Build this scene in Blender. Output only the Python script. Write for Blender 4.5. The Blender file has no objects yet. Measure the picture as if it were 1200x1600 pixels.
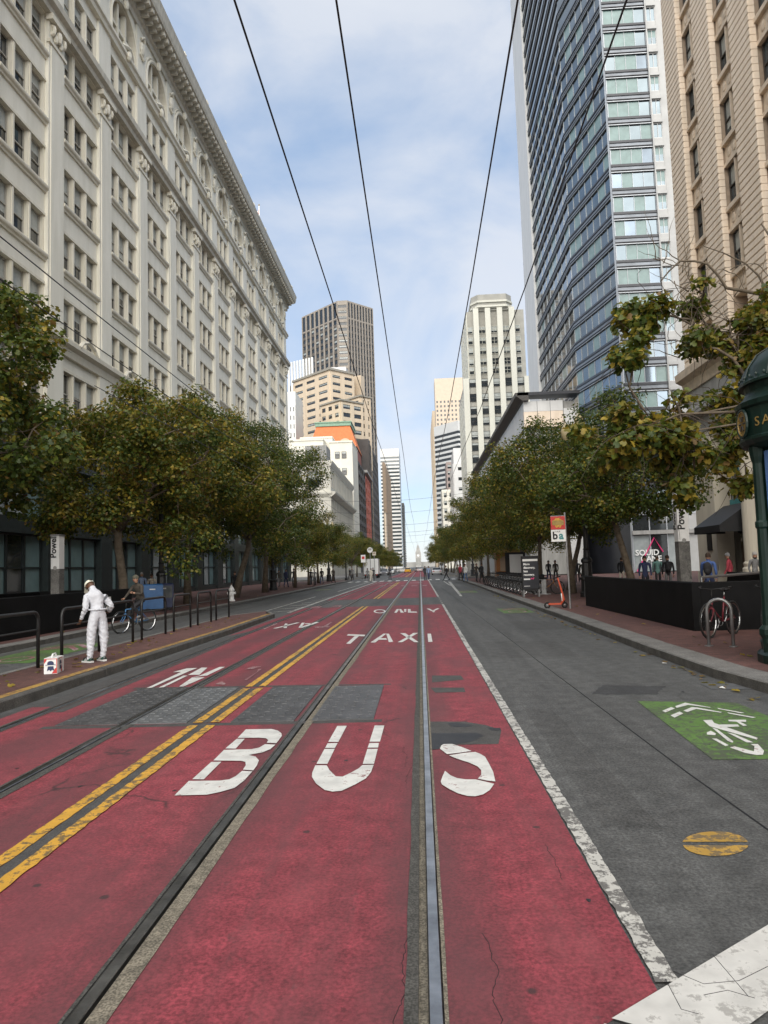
import bpy, math, random
import numpy as np
from mathutils import Vector, Matrix
S = bpy.context.scene
C = S.collection
PI = math.pi
rnd = random.Random(7)
# ------------------------------------------------------------------ camera
F_PX, CXP, CYP, HCAM = 1109.0, 600.0, 800.0, 1.75
def _solve(roll, vp):
    s = np.array([vp[0]-CXP, vp[1]-CYP, F_PX]); s /= np.linalg.norm(s)
    c, sn = math.cos(roll), math.sin(roll)
    Rz = np.array([[c, -sn, 0], [sn, c, 0], [0, 0, 1]]); u = Rz@s
    p = math.atan2(u[1], u[2])
    Rx = np.array([[1, 0, 0], [0, math.cos(p), -math.sin(p)], [0, math.sin(p), math.cos(p)]]); w = Rx@u
    y = math.atan2(w[0], w[2])
    Ry = np.array([[math.cos(y), 0, -math.sin(y)], [0, 1, 0], [math.sin(y), 0, math.cos(y)]])
    return np.array([[1, 0, 0], [0, 0, 1], [0, -1, 0]])@(Ry@Rx@Rz)
CM = _solve(math.radians(1.84), (656.5, 885.0))
cam = bpy.data.cameras.new('camera'); camo = bpy.data.objects.new('camera', cam); C.objects.link(camo)
r_, d_, f_ = CM[:, 0], CM[:, 1], CM[:, 2]
mw = Matrix(((r_[0], -d_[0], -f_[0], 0), (r_[1], -d_[1], -f_[1], 0), (r_[2], -d_[2], -f_[2], HCAM), (0, 0, 0, 1)))
camo.matrix_world = mw
cam.sensor_fit = 'HORIZONTAL'; cam.sensor_width = 36.0; cam.lens = 36.0*F_PX/1200.0
cam.clip_start = 0.1; cam.clip_end = 12000
S.camera = camo
S.render.resolution_x, S.render.resolution_y = 768, 1024
def ray(x, y): return CM@np.array([x-CXP, y-CYP, F_PX])
def G(x, y, z=0.0):                       # pixel -> point at height z
    d = ray(x, y); t = (z-HCAM)/d[2]; return (t*d[0], t*d[1])
def AY(x, y, Y):                          # pixel -> point at distance Y along the street
    d = ray(x, y)*(Y/ray(x, y)[1]); return (d[0], Y, d[2]+HCAM)
def AX(x, y, X):
    d = ray(x, y); d = d*(X/d[0]); return (X, d[1], d[2]+HCAM)
# ------------------------------------------------------------------ sky, sun, exposure
SUN_EL, SUN_V = math.radians(40), Vector((-0.05, -1.0, 0)).normalized()
SUN_STR, SKY_STR, EXPO = 1.5, 0.064, 1.85
W = bpy.data.worlds.new('World'); S.world = W; W.use_nodes = True
nt = W.node_tree; nt.nodes.clear()
def N(t, typ, **k):
    n = t.nodes.new(typ)
    for a, b in k.items(): setattr(n, a, b)
    return n
out = N(nt, 'ShaderNodeOutputWorld'); bg = N(nt, 'ShaderNodeBackground'); bg.inputs[1].default_value = SKY_STR
sky = N(nt, 'ShaderNodeTexSky', sky_type='NISHITA', sun_disc=False, sun_elevation=SUN_EL, sun_rotation=math.atan2(SUN_V.x, SUN_V.y), air_density=1.0, dust_density=0.3, ozone_density=1.5)
tc = N(nt, 'ShaderNodeTexCoord'); mp = N(nt, 'ShaderNodeMapping'); mp.inputs['Scale'].default_value = (1.5, 1.1, 2.6); mp.inputs['Location'].default_value = (0.35, 0.25, 0.62)
n1 = N(nt, 'ShaderNodeTexNoise'); n1.inputs['Scale'].default_value = 1.7; n1.inputs['Detail'].default_value = 9; n1.inputs['Roughness'].default_value = 0.52; n1.inputs['Distortion'].default_value = 0.35
rp = N(nt, 'ShaderNodeValToRGB'); rp.color_ramp.elements[0].position = 0.38; rp.color_ramp.elements[1].position = 0.70
rp.color_ramp.elements[0].color = (0.68,)*3+(1,); rp.color_ramp.elements[1].color = (0.97,)*3+(1,)
n2 = N(nt, 'ShaderNodeTexNoise'); n2.inputs['Scale'].default_value = 4.5; n2.inputs['Detail'].default_value = 7
cr = N(nt, 'ShaderNodeValToRGB'); cr.color_ramp.elements[0].color = (1.65, 2.3, 3.3, 1); cr.color_ramp.elements[1].color = (3.35, 3.55, 3.9, 1)
cr.color_ramp.elements[0].position = 0.38; cr.color_ramp.elements[1].position = 0.6
mx = N(nt, 'ShaderNodeMix', data_type='RGBA')
L = nt.links.new
L(tc.outputs['Generated'], mp.inputs[0]); L(mp.outputs[0], n1.inputs[0]); L(mp.outputs[0], n2.inputs[0]); L(n1.outputs[0], rp.inputs[0]); L(n1.outputs[0], cr.inputs[0])
L(rp.outputs[0], mx.inputs[0]); L(sky.outputs[0], mx.inputs[6]); L(cr.outputs[0], mx.inputs[7]); L(mx.outputs[2], bg.inputs[0]); L(bg.outputs[0], out.inputs[0])
sl = bpy.data.lights.new('sun', 'SUN'); sl.energy = SUN_STR; sl.angle = math.radians(84); sl.color = (1.0, 0.93, 0.82)
so = bpy.data.objects.new('sun', sl); C.objects.link(so)
sv = Vector((SUN_V.x*math.cos(SUN_EL), SUN_V.y*math.cos(SUN_EL), math.sin(SUN_EL)))
so.rotation_euler = (-sv).to_track_quat('-Z', 'Y').to_euler(); so.location = (0, 0, 150)
S.view_settings.view_transform = 'Standard'; S.view_settings.look = 'None'; S.view_settings.gamma = 1; S.view_settings.use_curve_mapping = False
S.view_settings.exposure = EXPO
# ------------------------------------------------------------------ materials
MATS = {}
def rgba(c): return (c[0], c[1], c[2], 1.0)
def M(name, col, rough=0.7, var=0.15, scale=2.0, bump=0.0, metal=0.0, col2=None, streak=False, fine=0.0, spec=0.5, trans=0.0, emit=0.0):
    if name in MATS: return MATS[name]
    m = bpy.data.materials.new(name); m.use_nodes = True; t = m.node_tree; L = t.links.new
    b = t.nodes['Principled BSDF']; b.inputs['Roughness'].default_value = rough; b.inputs['Metallic'].default_value = metal
    b.inputs['Specular IOR Level'].default_value = spec
    geo = N(t, 'ShaderNodeNewGeometry'); mp = N(t, 'ShaderNodeMapping')
    mp.inputs['Scale'].default_value = (1.6, 1.6, 0.22) if streak else (1, 1, 1)
    L(geo.outputs['Position'], mp.inputs[0])
    n = N(t, 'ShaderNodeTexNoise'); n.inputs['Scale'].default_value = scale; n.inputs['Detail'].default_value = 6; n.inputs['Roughness'].default_value = 0.6
    L(mp.outputs[0], n.inputs[0])
    rp = N(t, 'ShaderNodeValToRGB'); rp.color_ramp.elements[0].position = 0.33; rp.color_ramp.elements[1].position = 0.67
    c2 = col2 or tuple(min(1, x*(1+var)) for x in col); c1 = col if col2 else tuple(x*(1-var) for x in col)
    rp.color_ramp.elements[0].color = rgba(c1); rp.color_ramp.elements[1].color = rgba(c2)
    L(n.outputs[0], rp.inputs[0]); colout = rp.outputs[0]
    if fine:
        n2 = N(t, 'ShaderNodeTexNoise'); n2.inputs['Scale'].default_value = 90; n2.inputs['Detail'].default_value = 3; L(geo.outputs['Position'], n2.inputs[0])
        mr = N(t, 'ShaderNodeMapRange'); mr.inputs[1].default_value = 0.4; mr.inputs[2].default_value = 0.6; mr.inputs[3].default_value = 1-fine; mr.inputs[4].default_value = 1+fine; L(n2.outputs[0], mr.inputs[0])
        mm = N(t, 'ShaderNodeMix', data_type='RGBA', blend_type='MULTIPLY'); mm.inputs[0].default_value = 1; L(colout, mm.inputs[6]); L(mr.outputs[0], mm.inputs[7]); colout = mm.outputs[2]
    L(colout, b.inputs['Base Color'])
    if emit: L(colout, b.inputs['Emission Color']); b.inputs['Emission Strength'].default_value = emit
    if bump:
        nb = N(t, 'ShaderNodeTexNoise'); nb.inputs['Scale'].default_value = scale*8; nb.inputs['Detail'].default_value = 5; L(geo.outputs['Position'], nb.inputs[0])
        bp = N(t, 'ShaderNodeBump'); bp.inputs['Strength'].default_value = bump; bp.inputs['Distance'].default_value = 0.02; L(nb.outputs[0], bp.inputs['Height']); L(bp.outputs[0], b.inputs['Normal'])
    if trans:
        tr = N(t, 'ShaderNodeBsdfTranslucent'); ms = N(t, 'ShaderNodeMixShader'); ms.inputs[0].default_value = trans
        L(colout, tr.inputs[0]); o = t.nodes['Material Output']; L(b.outputs[0], ms.inputs[1]); L(tr.outputs[0], ms.inputs[2]); L(ms.outputs[0], o.inputs[0])
    MATS[name] = m; return m
def M_ground(name, base, kind):
    """asphalt / red paint / brick paving with wear that has a shape of its own"""
    m = bpy.data.materials.new(name); m.use_nodes = True; t = m.node_tree; L = t.links.new; MATS[name] = m
    b = t.nodes['Principled BSDF']; geo = N(t, 'ShaderNodeNewGeometry')
    def noise(sc, det=6, scale=(1, 1, 1), rough=0.6, dist=0):
        mp = N(t, 'ShaderNodeMapping'); mp.inputs['Scale'].default_value = scale; L(geo.outputs['Position'], mp.inputs[0])
        n = N(t, 'ShaderNodeTexNoise'); n.inputs['Scale'].default_value = sc; n.inputs['Detail'].default_value = det; n.inputs['Roughness'].default_value = rough; n.inputs['Distortion'].default_value = dist
        L(mp.outputs[0], n.inputs[0]); return n.outputs[0]
    def ramp(v, p0, p1, c0, c1):
        r = N(t, 'ShaderNodeValToRGB'); e = r.color_ramp.elements; e[0].position = p0; e[1].position = p1; e[0].color = rgba(c0); e[1].color = rgba(c1); L(v, r.inputs[0]); return r.outputs[0]
    def mix(f, a, bb, bt='MIX', fac=None):
        x = N(t, 'ShaderNodeMix', data_type='RGBA', blend_type=bt)
        if fac is not None: x.inputs[0].default_value = fac
        else: L(f, x.inputs[0])
        L(a, x.inputs[6]); L(bb, x.inputs[7]); return x.outputs[2]
    def const(c):
        r = N(t, 'ShaderNodeRGB'); r.outputs[0].default_value = rgba(c); return r.outputs[0]
    g3 = lambda v: (v, v, v)
    big = ramp(noise(0.35, 5, (1, 0.25, 1)), 0.3, 0.7, g3(0.82), g3(1.18))
    fine = ramp(noise(48, 5, rough=0.75), 0.40, 0.62, g3(0.55), g3(1.5))
    mid = ramp(noise(5, 7, rough=0.7), 0.38, 0.62, g3(0.78), g3(1.2))
    if kind == 'brick':
        mp = N(t, 'ShaderNodeMapping'); mp.inputs['Rotation'].default_value = (0, 0, 0.0); L(geo.outputs['Position'], mp.inputs[0])
        br = N(t, 'ShaderNodeTexBrick'); br.inputs['Scale'].default_value = 1.0; br.inputs['Brick Width'].default_value = 0.21; br.inputs['Row Height'].default_value = 0.105; br.inputs['Mortar Size'].default_value = 0.006
        br.inputs['Color1'].default_value = rgba(base); br.inputs['Color2'].default_value = rgba([x*0.72 for x in base]); br.inputs['Mortar'].default_value = rgba((0.05, 0.042, 0.038)); L(mp.outputs[0], br.inputs[0])
        col = br.outputs[0]
    else: col = const(base)
    col = mix(None, col, big, 'MULTIPLY', 1.0); col = mix(None, col, mid, 'MULTIPLY', 1.0); col = mix(None, col, fine, 'MULTIPLY', 0.85)
    rough = 0.75
    if kind == 'red':
        asph = const((0.055, 0.053, 0.052))
        wear = ramp(noise(9, 8, (1, 0.55, 1), 0.72), 0.61, 0.70, g3(0), g3(0.55)); col = mix(wear, col, asph)
        blot = ramp(noise(1.1, 6, (1, 0.4, 1), 0.65), 0.46, 0.62, g3(0), g3(0.6)); pale = ramp(noise(2.3, 7, (1, 0.4, 1), 0.7), 0.50, 0.66, g3(0), g3(0.35)); col = mix(pale, col, const((0.30, 0.075, 0.085))); col = mix(blot, col, const((0.135, 0.042, 0.05)))
        # wheel-path grime: bands along the street beside the rails
        sx = N(t, 'ShaderNodeSeparateXYZ'); L(geo.outputs['Position'], sx.inputs[0])
        m1 = N(t, 'ShaderNodeMath', operation='MULTIPLY'); m1.inputs[1].default_value = 2*PI/1.435; L(sx.outputs[0], m1.inputs[0])
        m2 = N(t, 'ShaderNodeMath', operation='COSINE'); L(m1.outputs[0], m2.inputs[0])
        m3 = N(t, 'ShaderNodeMath', operation='MULTIPLY_ADD'); m3.inputs[1].default_value = 0.95; m3.inputs[2].default_value = 0.1; L(m2.outputs[0], m3.inputs[0])
        m4 = N(t, 'ShaderNodeMath', operation='MULTIPLY', use_clamp=True); L(m3.outputs[0], m4.inputs[0]); L(noise(1.6, 5, (1, 0.2, 1)), m4.inputs[1])
        col = mix(m4.outputs[0], col, const((0.082, 0.036, 0.04)))
        stk = ramp(noise(1.0, 6, (5, 0.07, 1), 0.65), 0.5, 0.72, g3(0), g3(0.5)); col = mix(stk, col, const((0.10, 0.038, 0.042)))
    if kind == 'asphalt':
        # large repair tones and darker oil streaks
        st = ramp(noise(0.9, 6, (2.2, 0.1, 1), 0.65), 0.42, 0.72, g3(1.12), g3(0.62)); col = mix(None, col, st, 'MULTIPLY', 1.0)
    if kind in ('asphalt', 'red'):
        vo = N(t, 'ShaderNodeTexVoronoi', feature='DISTANCE_TO_EDGE'); vo.inputs['Scale'].default_value = 0.42
        wn = N(t, 'ShaderNodeTexNoise'); wn.inputs['Scale'].default_value = 1.7; wn.inputs['Detail'].default_value = 6; L(geo.outputs['Position'], wn.inputs[0])
        ad = N(t, 'ShaderNodeMix', data_type='VECTOR'); ad.inputs[0].default_value = 0.45; L(geo.outputs['Position'], ad.inputs[4]); L(wn.outputs['Color'], ad.inputs[5]); L(ad.outputs[1], vo.inputs[0])
        ck = ramp(vo.outputs[0], 0.0, 0.0065, g3(1), g3(0)); gate = ramp(noise(0.45, 3), 0.52, 0.6, g3(0), g3(0.8))
        cf = mix(None, ck, gate, 'MULTIPLY', 1.0); col = mix(cf, col, const((0.018, 0.017, 0.017)))
        sp = N(t, 'ShaderNodeTexVoronoi'); sp.inputs['Scale'].default_value = 1.9; L(geo.outputs['Position'], sp.inputs[0])
        spot = ramp(sp.outputs[0], 0.035, 0.06, g3(0.75), g3(0)); col = mix(spot, col, const((0.025, 0.022, 0.022)))
    L(col, b.inputs['Base Color']); b.inputs['Roughness'].default_value = rough
    bp = N(t, 'ShaderNodeBump'); bp.inputs['Strength'].default_value = 0.35; bp.inputs['Distance'].default_value = 0.006; L(noise(55, 5), bp.inputs['Height']); L(bp.outputs[0], b.inputs['Normal'])
    return m
def M_paint(name, col, under, amount=0.5):
    """road paint worn through to what lies under it"""
    m = bpy.data.materials.new(name); m.use_nodes = True; t = m.node_tree; L = t.links.new; MATS[name] = m
    b = t.nodes['Principled BSDF']; geo = N(t, 'ShaderNodeNewGeometry')
    n = N(t, 'ShaderNodeTexNoise'); n.inputs['Scale'].default_value = 14; n.inputs['Detail'].default_value = 9; n.inputs['Roughness'].default_value = 0.75; L(geo.outputs['Position'], n.inputs[0])
    n3 = N(t, 'ShaderNodeTexNoise'); n3.inputs['Scale'].default_value = 1.1; n3.inputs['Detail'].default_value = 3; L(geo.outputs['Position'], n3.inputs[0])
    ma = N(t, 'ShaderNodeMath', operation='MULTIPLY_ADD'); ma.inputs[1].default_value = 0.35; L(n3.outputs[0], ma.inputs[0]); L(n.outputs[0], ma.inputs[2])
    r = N(t, 'ShaderNodeValToRGB'); e = r.color_ramp.elements; p = 0.90-0.22*amount; e[0].position = p-0.03; e[1].position = p+0.02; e[0].color = (0, 0, 0, 1); e[1].color = (0.9,)*3+(1,)
    L(ma.outputs[0], r.inputs[0])
    n2 = N(t, 'ShaderNodeTexNoise'); n2.inputs['Scale'].default_value = 7; n2.inputs['Detail'].default_value = 7; L(geo.outputs['Position'], n2.inputs[0])
    r2 = N(t, 'ShaderNodeValToRGB'); r2.color_ramp.elements[0].color = rgba([x*0.78 for x in col]); r2.color_ramp.elements[1].color = rgba(col); r2.color_ramp.elements[0].position = 0.3; r2.color_ramp.elements[1].position = 0.6; L(n2.outputs[0], r2.inputs[0])
    x = N(t, 'ShaderNodeMix', data_type='RGBA'); L(r.outputs[0], x.inputs[0]); L(r2.outputs[0], x.inputs[6]); x.inputs[7].default_value = rgba(under); L(x.outputs[2], b.inputs['Base Color']); b.inputs['Roughness'].default_value = 0.6
    return m
M_ground('asphalt', (0.080, 0.081, 0.079), 'asphalt'); M_ground('asphalt_dark', (0.042, 0.043, 0.044), 'asphalt'); M_ground('asphalt_old', (0.066, 0.066, 0.064), 'asphalt')
M_ground('red_paint', (0.225, 0.037, 0.05), 'red'); M_ground('brick_paving', (0.135, 0.058, 0.048), 'brick'); M_ground('concrete_paving', (0.14, 0.135, 0.125), 'asphalt')
M_paint('white_paint', (0.66, 0.66, 0.63), (0.2, 0.06, 0.06), 0.42); M_paint('white_cross', (0.60, 0.59, 0.56), (0.33, 0.32, 0.30), 0.55); M_paint('white_line', (0.55, 0.54, 0.5), (0.09, 0.085, 0.08), 0.95); M_paint('white_worn', (0.6, 0.57, 0.55), (0.2, 0.05, 0.06), 1.35)
M_paint('yellow_paint', (0.66, 0.36, 0.045), (0.12, 0.09, 0.05), 0.85); M_paint('green_paint', (0.105, 0.205, 0.045), (0.07, 0.08, 0.055), 1.0); M_paint('yellow_worn', (0.45, 0.27, 0.05), (0.13, 0.10, 0.06), 1.0); M_paint('yellow_strip', (0.45, 0.27, 0.06), (0.13, 0.07, 0.05), 0.85)
M('tar', (0.018, 0.018, 0.02), 0.55, 0.3, 8); M('patch', (0.062, 0.06, 0.058), 0.8, 0.2, 5, fine=0.25)
M('groove', (0.03, 0.028, 0.024), 0.9, 0.3, 9); M('rail_filler', (0.17, 0.15, 0.115), 0.9, 0.3, 12, fine=0.4); M('rail_filler_dark', (0.06, 0.058, 0.053), 0.9, 0.3, 12, fine=0.4)
M('rail_steel', (0.36, 0.355, 0.35), 0.33, 0.35, 4, metal=1.0, bump=0.1); M('rail_dull', (0.25, 0.245, 0.24), 0.34, 0.4, 4, metal=1.0, bump=0.1)
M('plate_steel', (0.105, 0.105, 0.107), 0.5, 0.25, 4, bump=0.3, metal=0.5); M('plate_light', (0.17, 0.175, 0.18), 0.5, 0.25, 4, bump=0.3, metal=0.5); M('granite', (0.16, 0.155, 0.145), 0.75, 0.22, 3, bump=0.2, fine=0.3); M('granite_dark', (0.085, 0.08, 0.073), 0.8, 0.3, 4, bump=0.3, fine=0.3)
M('terracotta', (0.70, 0.67, 0.565), 0.5, 0.1, 1.1, streak=True, fine=0.05, col2=(0.80, 0.77, 0.67)); M('terracotta_trim', (0.66, 0.62, 0.50), 0.5, 0.12, 2.0, streak=True, col2=(0.74, 0.70, 0.60)); M('cornice', (0.54, 0.51, 0.43), 0.65, 0.15, 2, streak=True)
M('sash', (0.40, 0.38, 0.33), 0.6, 0.1, 3); M('sash_dark', (0.045, 0.04, 0.035), 0.5, 0.2, 3); M('blind', (0.36, 0.38, 0.36), 0.25, 0.12, 3, spec=0.8)
M('glass_dark', (0.022, 0.026, 0.028), 0.04, 0.3, 0.6, spec=0.8); M('glass_mid', (0.06, 0.075, 0.08), 0.05, 0.3, 0.5, spec=0.9); M('shop_glass', (0.15, 0.225, 0.225), 0.1, 0.15, 0.8, spec=0.6); M('shop_glass_pale', (0.30, 0.33, 0.33), 0.2, 0.15, 0.8); M('shop_frame', (0.012, 0.018, 0.018), 0.4, 0.3, 3)
M('tan_stone', (0.72, 0.60, 0.47), 0.75, 0.1, 1.5, streak=True, fine=0.08, col2=(0.82, 0.70, 0.57)); M('tan_trim', (0.64, 0.53, 0.41), 0.75, 0.15, 2.5, fine=0.08); M('tan_joint', (0.36, 0.28, 0.21), 0.85, 0.15, 3)
M('cream_stone', (0.56, 0.51, 0.41), 0.7, 0.1, 1.2, streak=True); M('grey_stone', (0.30, 0.295, 0.28), 0.75, 0.15, 1.5, streak=True)
M('tower_glass', (0.17, 0.205, 0.225), 0.04, 0.2, 0.15, metal=0.85, spec=1.0); M('tower_glass_dark', (0.17, 0.21, 0.25), 0.05, 0.3, 0.15, metal=0.7, spec=1.0); M('tower_curtain', (0.19, 0.275, 0.265), 0.15, 0.15, 0.8, spec=0.5); M('tower_spandrel', (0.03, 0.032, 0.04), 0.3, 0.2, 0.5); M('tower_spandrel_grey', (0.19, 0.21, 0.235), 0.3, 0.2, 0.5, metal=0.2); M('tower_white', (0.62, 0.62, 0.61), 0.55, 0.08, 0.7, streak=True); M('mullion', (0.42, 0.44, 0.46), 0.4, 0.1, 2, metal=0.4)
M('iron_black', (0.012, 0.012, 0.012), 0.45, 0.3, 6); M('wall_black', (0.006, 0.006, 0.0065), 0.7, 0.35, 1.5, spec=0.15); M('steel_grey', (0.3, 0.3, 0.3), 0.42, 0.15, 6, metal=0.7); M('rubber', (0.015, 0.015, 0.015), 0.8, 0.2, 9); M('chrome', (0.5, 0.5, 0.5), 0.25, 0.1, 5, metal=1.0)
M('bark', (0.085, 0.065, 0.045), 0.9, 0.3, 6, bump=0.5, col2=(0.16, 0.13, 0.095)); M('twig', (0.07, 0.052, 0.04), 0.9, 0.3, 6)
for n_, c_ in dict(leaf_dark=(0.055, 0.088, 0.015), leaf_mid=(0.12, 0.152, 0.022), leaf_olive=(0.215, 0.19, 0.026), leaf_yellow=(0.36, 0.265, 0.036), leaf_brown=(0.21, 0.13, 0.04)).items(): M(n_, c_, 0.5, 0.3, 3.0, trans=0.42)
M('kiosk_green', (0.006, 0.02, 0.015), 0.42, 0.25, 4, spec=0.35); M('gold', (0.30, 0.20, 0.06), 0.45, 0.2, 8, metal=0.3); M('poster_blue', (0.045, 0.17, 0.42), 0.25, 0.1, 0.6, col2=(0.13, 0.23, 0.5)); M('white', (0.75, 0.75, 0.73), 0.5, 0.05, 4); M('cloth_white', (0.60, 0.61, 0.65), 0.85, 0.08, 2.2, bump=0.9); M('black', (0.012, 0.012, 0.013), 0.6, 0.2, 5); M('red', (0.5, 0.035, 0.03), 0.45, 0.1, 5); M('orange', (0.72, 0.12, 0.03), 0.4, 0.1, 5); M('pink', (0.7, 0.05, 0.2), 0.5, 0.05, 5); M('navy', (0.02, 0.03, 0.09), 0.5, 0.1, 5); M('teal', (0.05, 0.23, 0.24), 0.5, 0.1, 4)
M('skin', (0.36, 0.2, 0.13), 0.55, 0.08, 9); M('skin_dark', (0.10, 0.048, 0.026), 0.5, 0.1, 9); M('wire', (0.018, 0.018, 0.02), 0.5, 0.2, 5); M('globe', (0.42, 0.35, 0.2), 0.3, 0.05, 4)
# ------------------------------------------------------------------ mesh helpers
class MB:
    def __init__(s): s.v = []; s.f = []; s.m = []; s.mats = []
    def mi(s, m):
        m = MATS[m] if isinstance(m, str) else m
        if m not in s.mats: s.mats.append(m)
        return s.mats.index(m)
    def add(s, vs, fs, m):
        o = len(s.v); s.v += [tuple(v) for v in vs]; i = s.mi(m)
        for f in fs: s.f.append(tuple(o+k for k in f)); s.m.append(i)
    def hexa(s, p, m): s.add(p, [(0, 3, 2, 1), (4, 5, 6, 7), (0, 1, 5, 4), (1, 2, 6, 5), (2, 3, 7, 6), (3, 0, 4, 7)], m)
    def box(s, x0, y0, z0, x1, y1, z1, m):
        s.hexa([(x0, y0, z0), (x1, y0, z0), (x1, y1, z0), (x0, y1, z0), (x0, y0, z1), (x1, y0, z1), (x1, y1, z1), (x0, y1, z1)], m)
    def bbox(s, x0, y0, z0, x1, y1, z1, m, b=0.02):      # box with a chamfered top
        s.box(x0, y0, z0, x1, y1, z1-b, m)
        lo = [(x0, y0, z1-b), (x1, y0, z1-b), (x1, y1, z1-b), (x0, y1, z1-b)]; hi = [(x0+b, y0+b, z1), (x1-b, y0+b, z1), (x1-b, y1-b, z1), (x0+b, y1-b, z1)]
        s.add(lo+hi, [(4, 5, 6, 7), (0, 1, 5, 4), (1, 2, 6, 5), (2, 3, 7, 6), (3, 0, 4, 7)], m)
    def prism(s, poly, z0, z1, m):
        n = len(poly); a = sum(poly[i][0]*poly[(i+1) % n][1]-poly[(i+1) % n][0]*poly[i][1] for i in range(n))
        if a < 0: poly = poly[::-1]
        s.add([(x, y, z0) for x, y in poly]+[(x, y, z1) for x, y in poly], [tuple(range(n-1, -1, -1)), tuple(range(n, 2*n))]+[(i, (i+1) % n, n+(i+1) % n, n+i) for i in range(n)], m)
    def sheet(s, poly, z, m):
        n = len(poly); a = sum(poly[i][0]*poly[(i+1) % n][1]-poly[(i+1) % n][0]*poly[i][1] for i in range(n))
        if a < 0: poly = poly[::-1]
        s.add([(x, y, z) for x, y in poly], [tuple(range(n))], m)
    def tube(s, path, r, m, n=6, cap=True, closed=False):
        P = [Vector(p) for p in path]; k = len(P); R = r if isinstance(r, (list, tuple)) else [r]*k
        vs = []; fs = []; up = None
        for i in range(k):
            t = (P[(i+1) % k]-P[i-1]) if closed else (P[min(i+1, k-1)]-P[max(i-1, 0)])
            if t.length < 1e-9: t = Vector((0, 0, 1))
            t.normalize()
            if up is None: up = Vector((1, 0, 0)) if abs(t.x) < 0.8 else Vector((0, 1, 0))
            a = up-t*up.dot(t)
            if a.length < 1e-6: a = t.orthogonal()
            a.normalize(); up = a; b = t.cross(a)
            for j in range(n): q = 2*PI*j/n; vs.append(P[i]+(a*math.cos(q)+b*math.sin(q))*R[i])
        for i in range(k if closed else k-1):
            i2 = (i+1) % k
            for j in range(n): fs.append((i*n+j, i*n+(j+1) % n, i2*n+(j+1) % n, i2*n+j))
        if cap and not closed: fs += [tuple(range(n-1, -1, -1)), tuple((k-1)*n+j for j in range(n))]
        s.add(vs, fs, m)
    def lathe(s, prof, m, n=12, c=(0, 0), ang=2*PI, a0=0):
        vs = []; fs = []; full = abs(ang-2*PI) < 1e-6; nn = n if full else n+1
        for r, z in prof:
            for j in range(nn): q = a0+ang*j/n; vs.append((c[0]+r*math.cos(q), c[1]+r*math.sin(q), z))
        for i in range(len(prof)-1):
            for j in range(n): j2 = (j+1) % nn; fs.append((i*nn+j, i*nn+j2, (i+1)*nn+j2, (i+1)*nn+j))
        s.add(vs, fs, m)
    def ball(s, c, r, m, n=8, k=6):
        R = r if isinstance(r, (tuple, list)) else (r, r, r); vs = []; fs = []
        for i in range(k+1):
            a = -PI/2+PI*i/k
            for j in range(n): q = 2*PI*j/n; vs.append((c[0]+R[0]*math.cos(a)*math.cos(q), c[1]+R[1]*math.cos(a)*math.sin(q), c[2]+R[2]*math.sin(a)))
        for i in range(k):
            for j in range(n): fs.append((i*n+j, i*n+(j+1) % n, (i+1)*n+(j+1) % n, (i+1)*n+j))
        s.add(vs, fs, m)
    def mesh(s, name, smooth=False):
        me = bpy.data.meshes.new(name); me.from_pydata(s.v, [], s.f)
        for m in s.mats: me.materials.append(m)
        me.polygons.foreach_set('material_index', s.m)
        if smooth: me.polygons.foreach_set('use_smooth', [True]*len(s.f))
        me.update(); return me
    def build(s, name, parent=None, smooth=False, loc=None, rz=None): return new(name, s.mesh(name, smooth), parent, loc, rz)
def new(name, me, parent=None, loc=None, rz=None):
    o = bpy.data.objects.new(name, me); C.objects.link(o)
    if parent: o.parent = parent
    if loc is not None: o.location = loc
    if rz is not None: o.rotation_euler = (0, 0, rz) if not isinstance(rz, (tuple, list)) else rz
    return o
def tag(o, label, cat, group=None):
    o['label'] = label; o['category'] = cat
    if group: o['group'] = group
    return o
def thing(name, label, cat, loc=(0, 0, 0), rz=0, group=None): return tag(new(name, None, None, loc, rz), label, cat, group)
def struct(o): o['kind'] = 'structure'; return o
def stuff(o): o['kind'] = 'stuff'; return o
def dup(o, parent=None, loc=None, rz=None, label=None, kids=None):
    c = o.copy(); C.objects.link(c)
    if parent is not None: c.parent = parent
    if loc is not None: c.location = loc
    if rz is not None: c.rotation_euler = (0, 0, rz)
    if label: c['label'] = label
    for ch in list(o.children): dup(ch, c)
    return c
def text(name, s, size, mat, parent, M4, depth=0.002, bold=0.0, align='LEFT', shear=0):
    cu = bpy.data.curves.new(name, 'FONT'); cu.body = s; cu.size = size; cu.extrude = depth; cu.offset = bold; cu.align_x = align; cu.shear = shear; cu.resolution_u = 3
    t = bpy.data.objects.new('tmp', cu); C.objects.link(t); bpy.context.view_layer.update()
    me = bpy.data.meshes.new_from_object(t.evaluated_get(bpy.context.evaluated_depsgraph_get())); bpy.data.objects.remove(t); bpy.data.curves.remove(cu)
    me.materials.clear(); me.materials.append(MATS[mat]); o = new(name, me, parent); o.matrix_local = M4; return o
def frame(o, x, y):                        # 4x4 from origin + text x axis + text y axis
    x = Vector(x).normalized(); y = Vector(y).normalized(); z = x.cross(y)
    return Matrix(((x.x, y.x, z.x, o[0]), (x.y, y.y, z.y, o[1]), (x.z, y.z, z.z, o[2]), (0, 0, 0, 1)))
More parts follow.
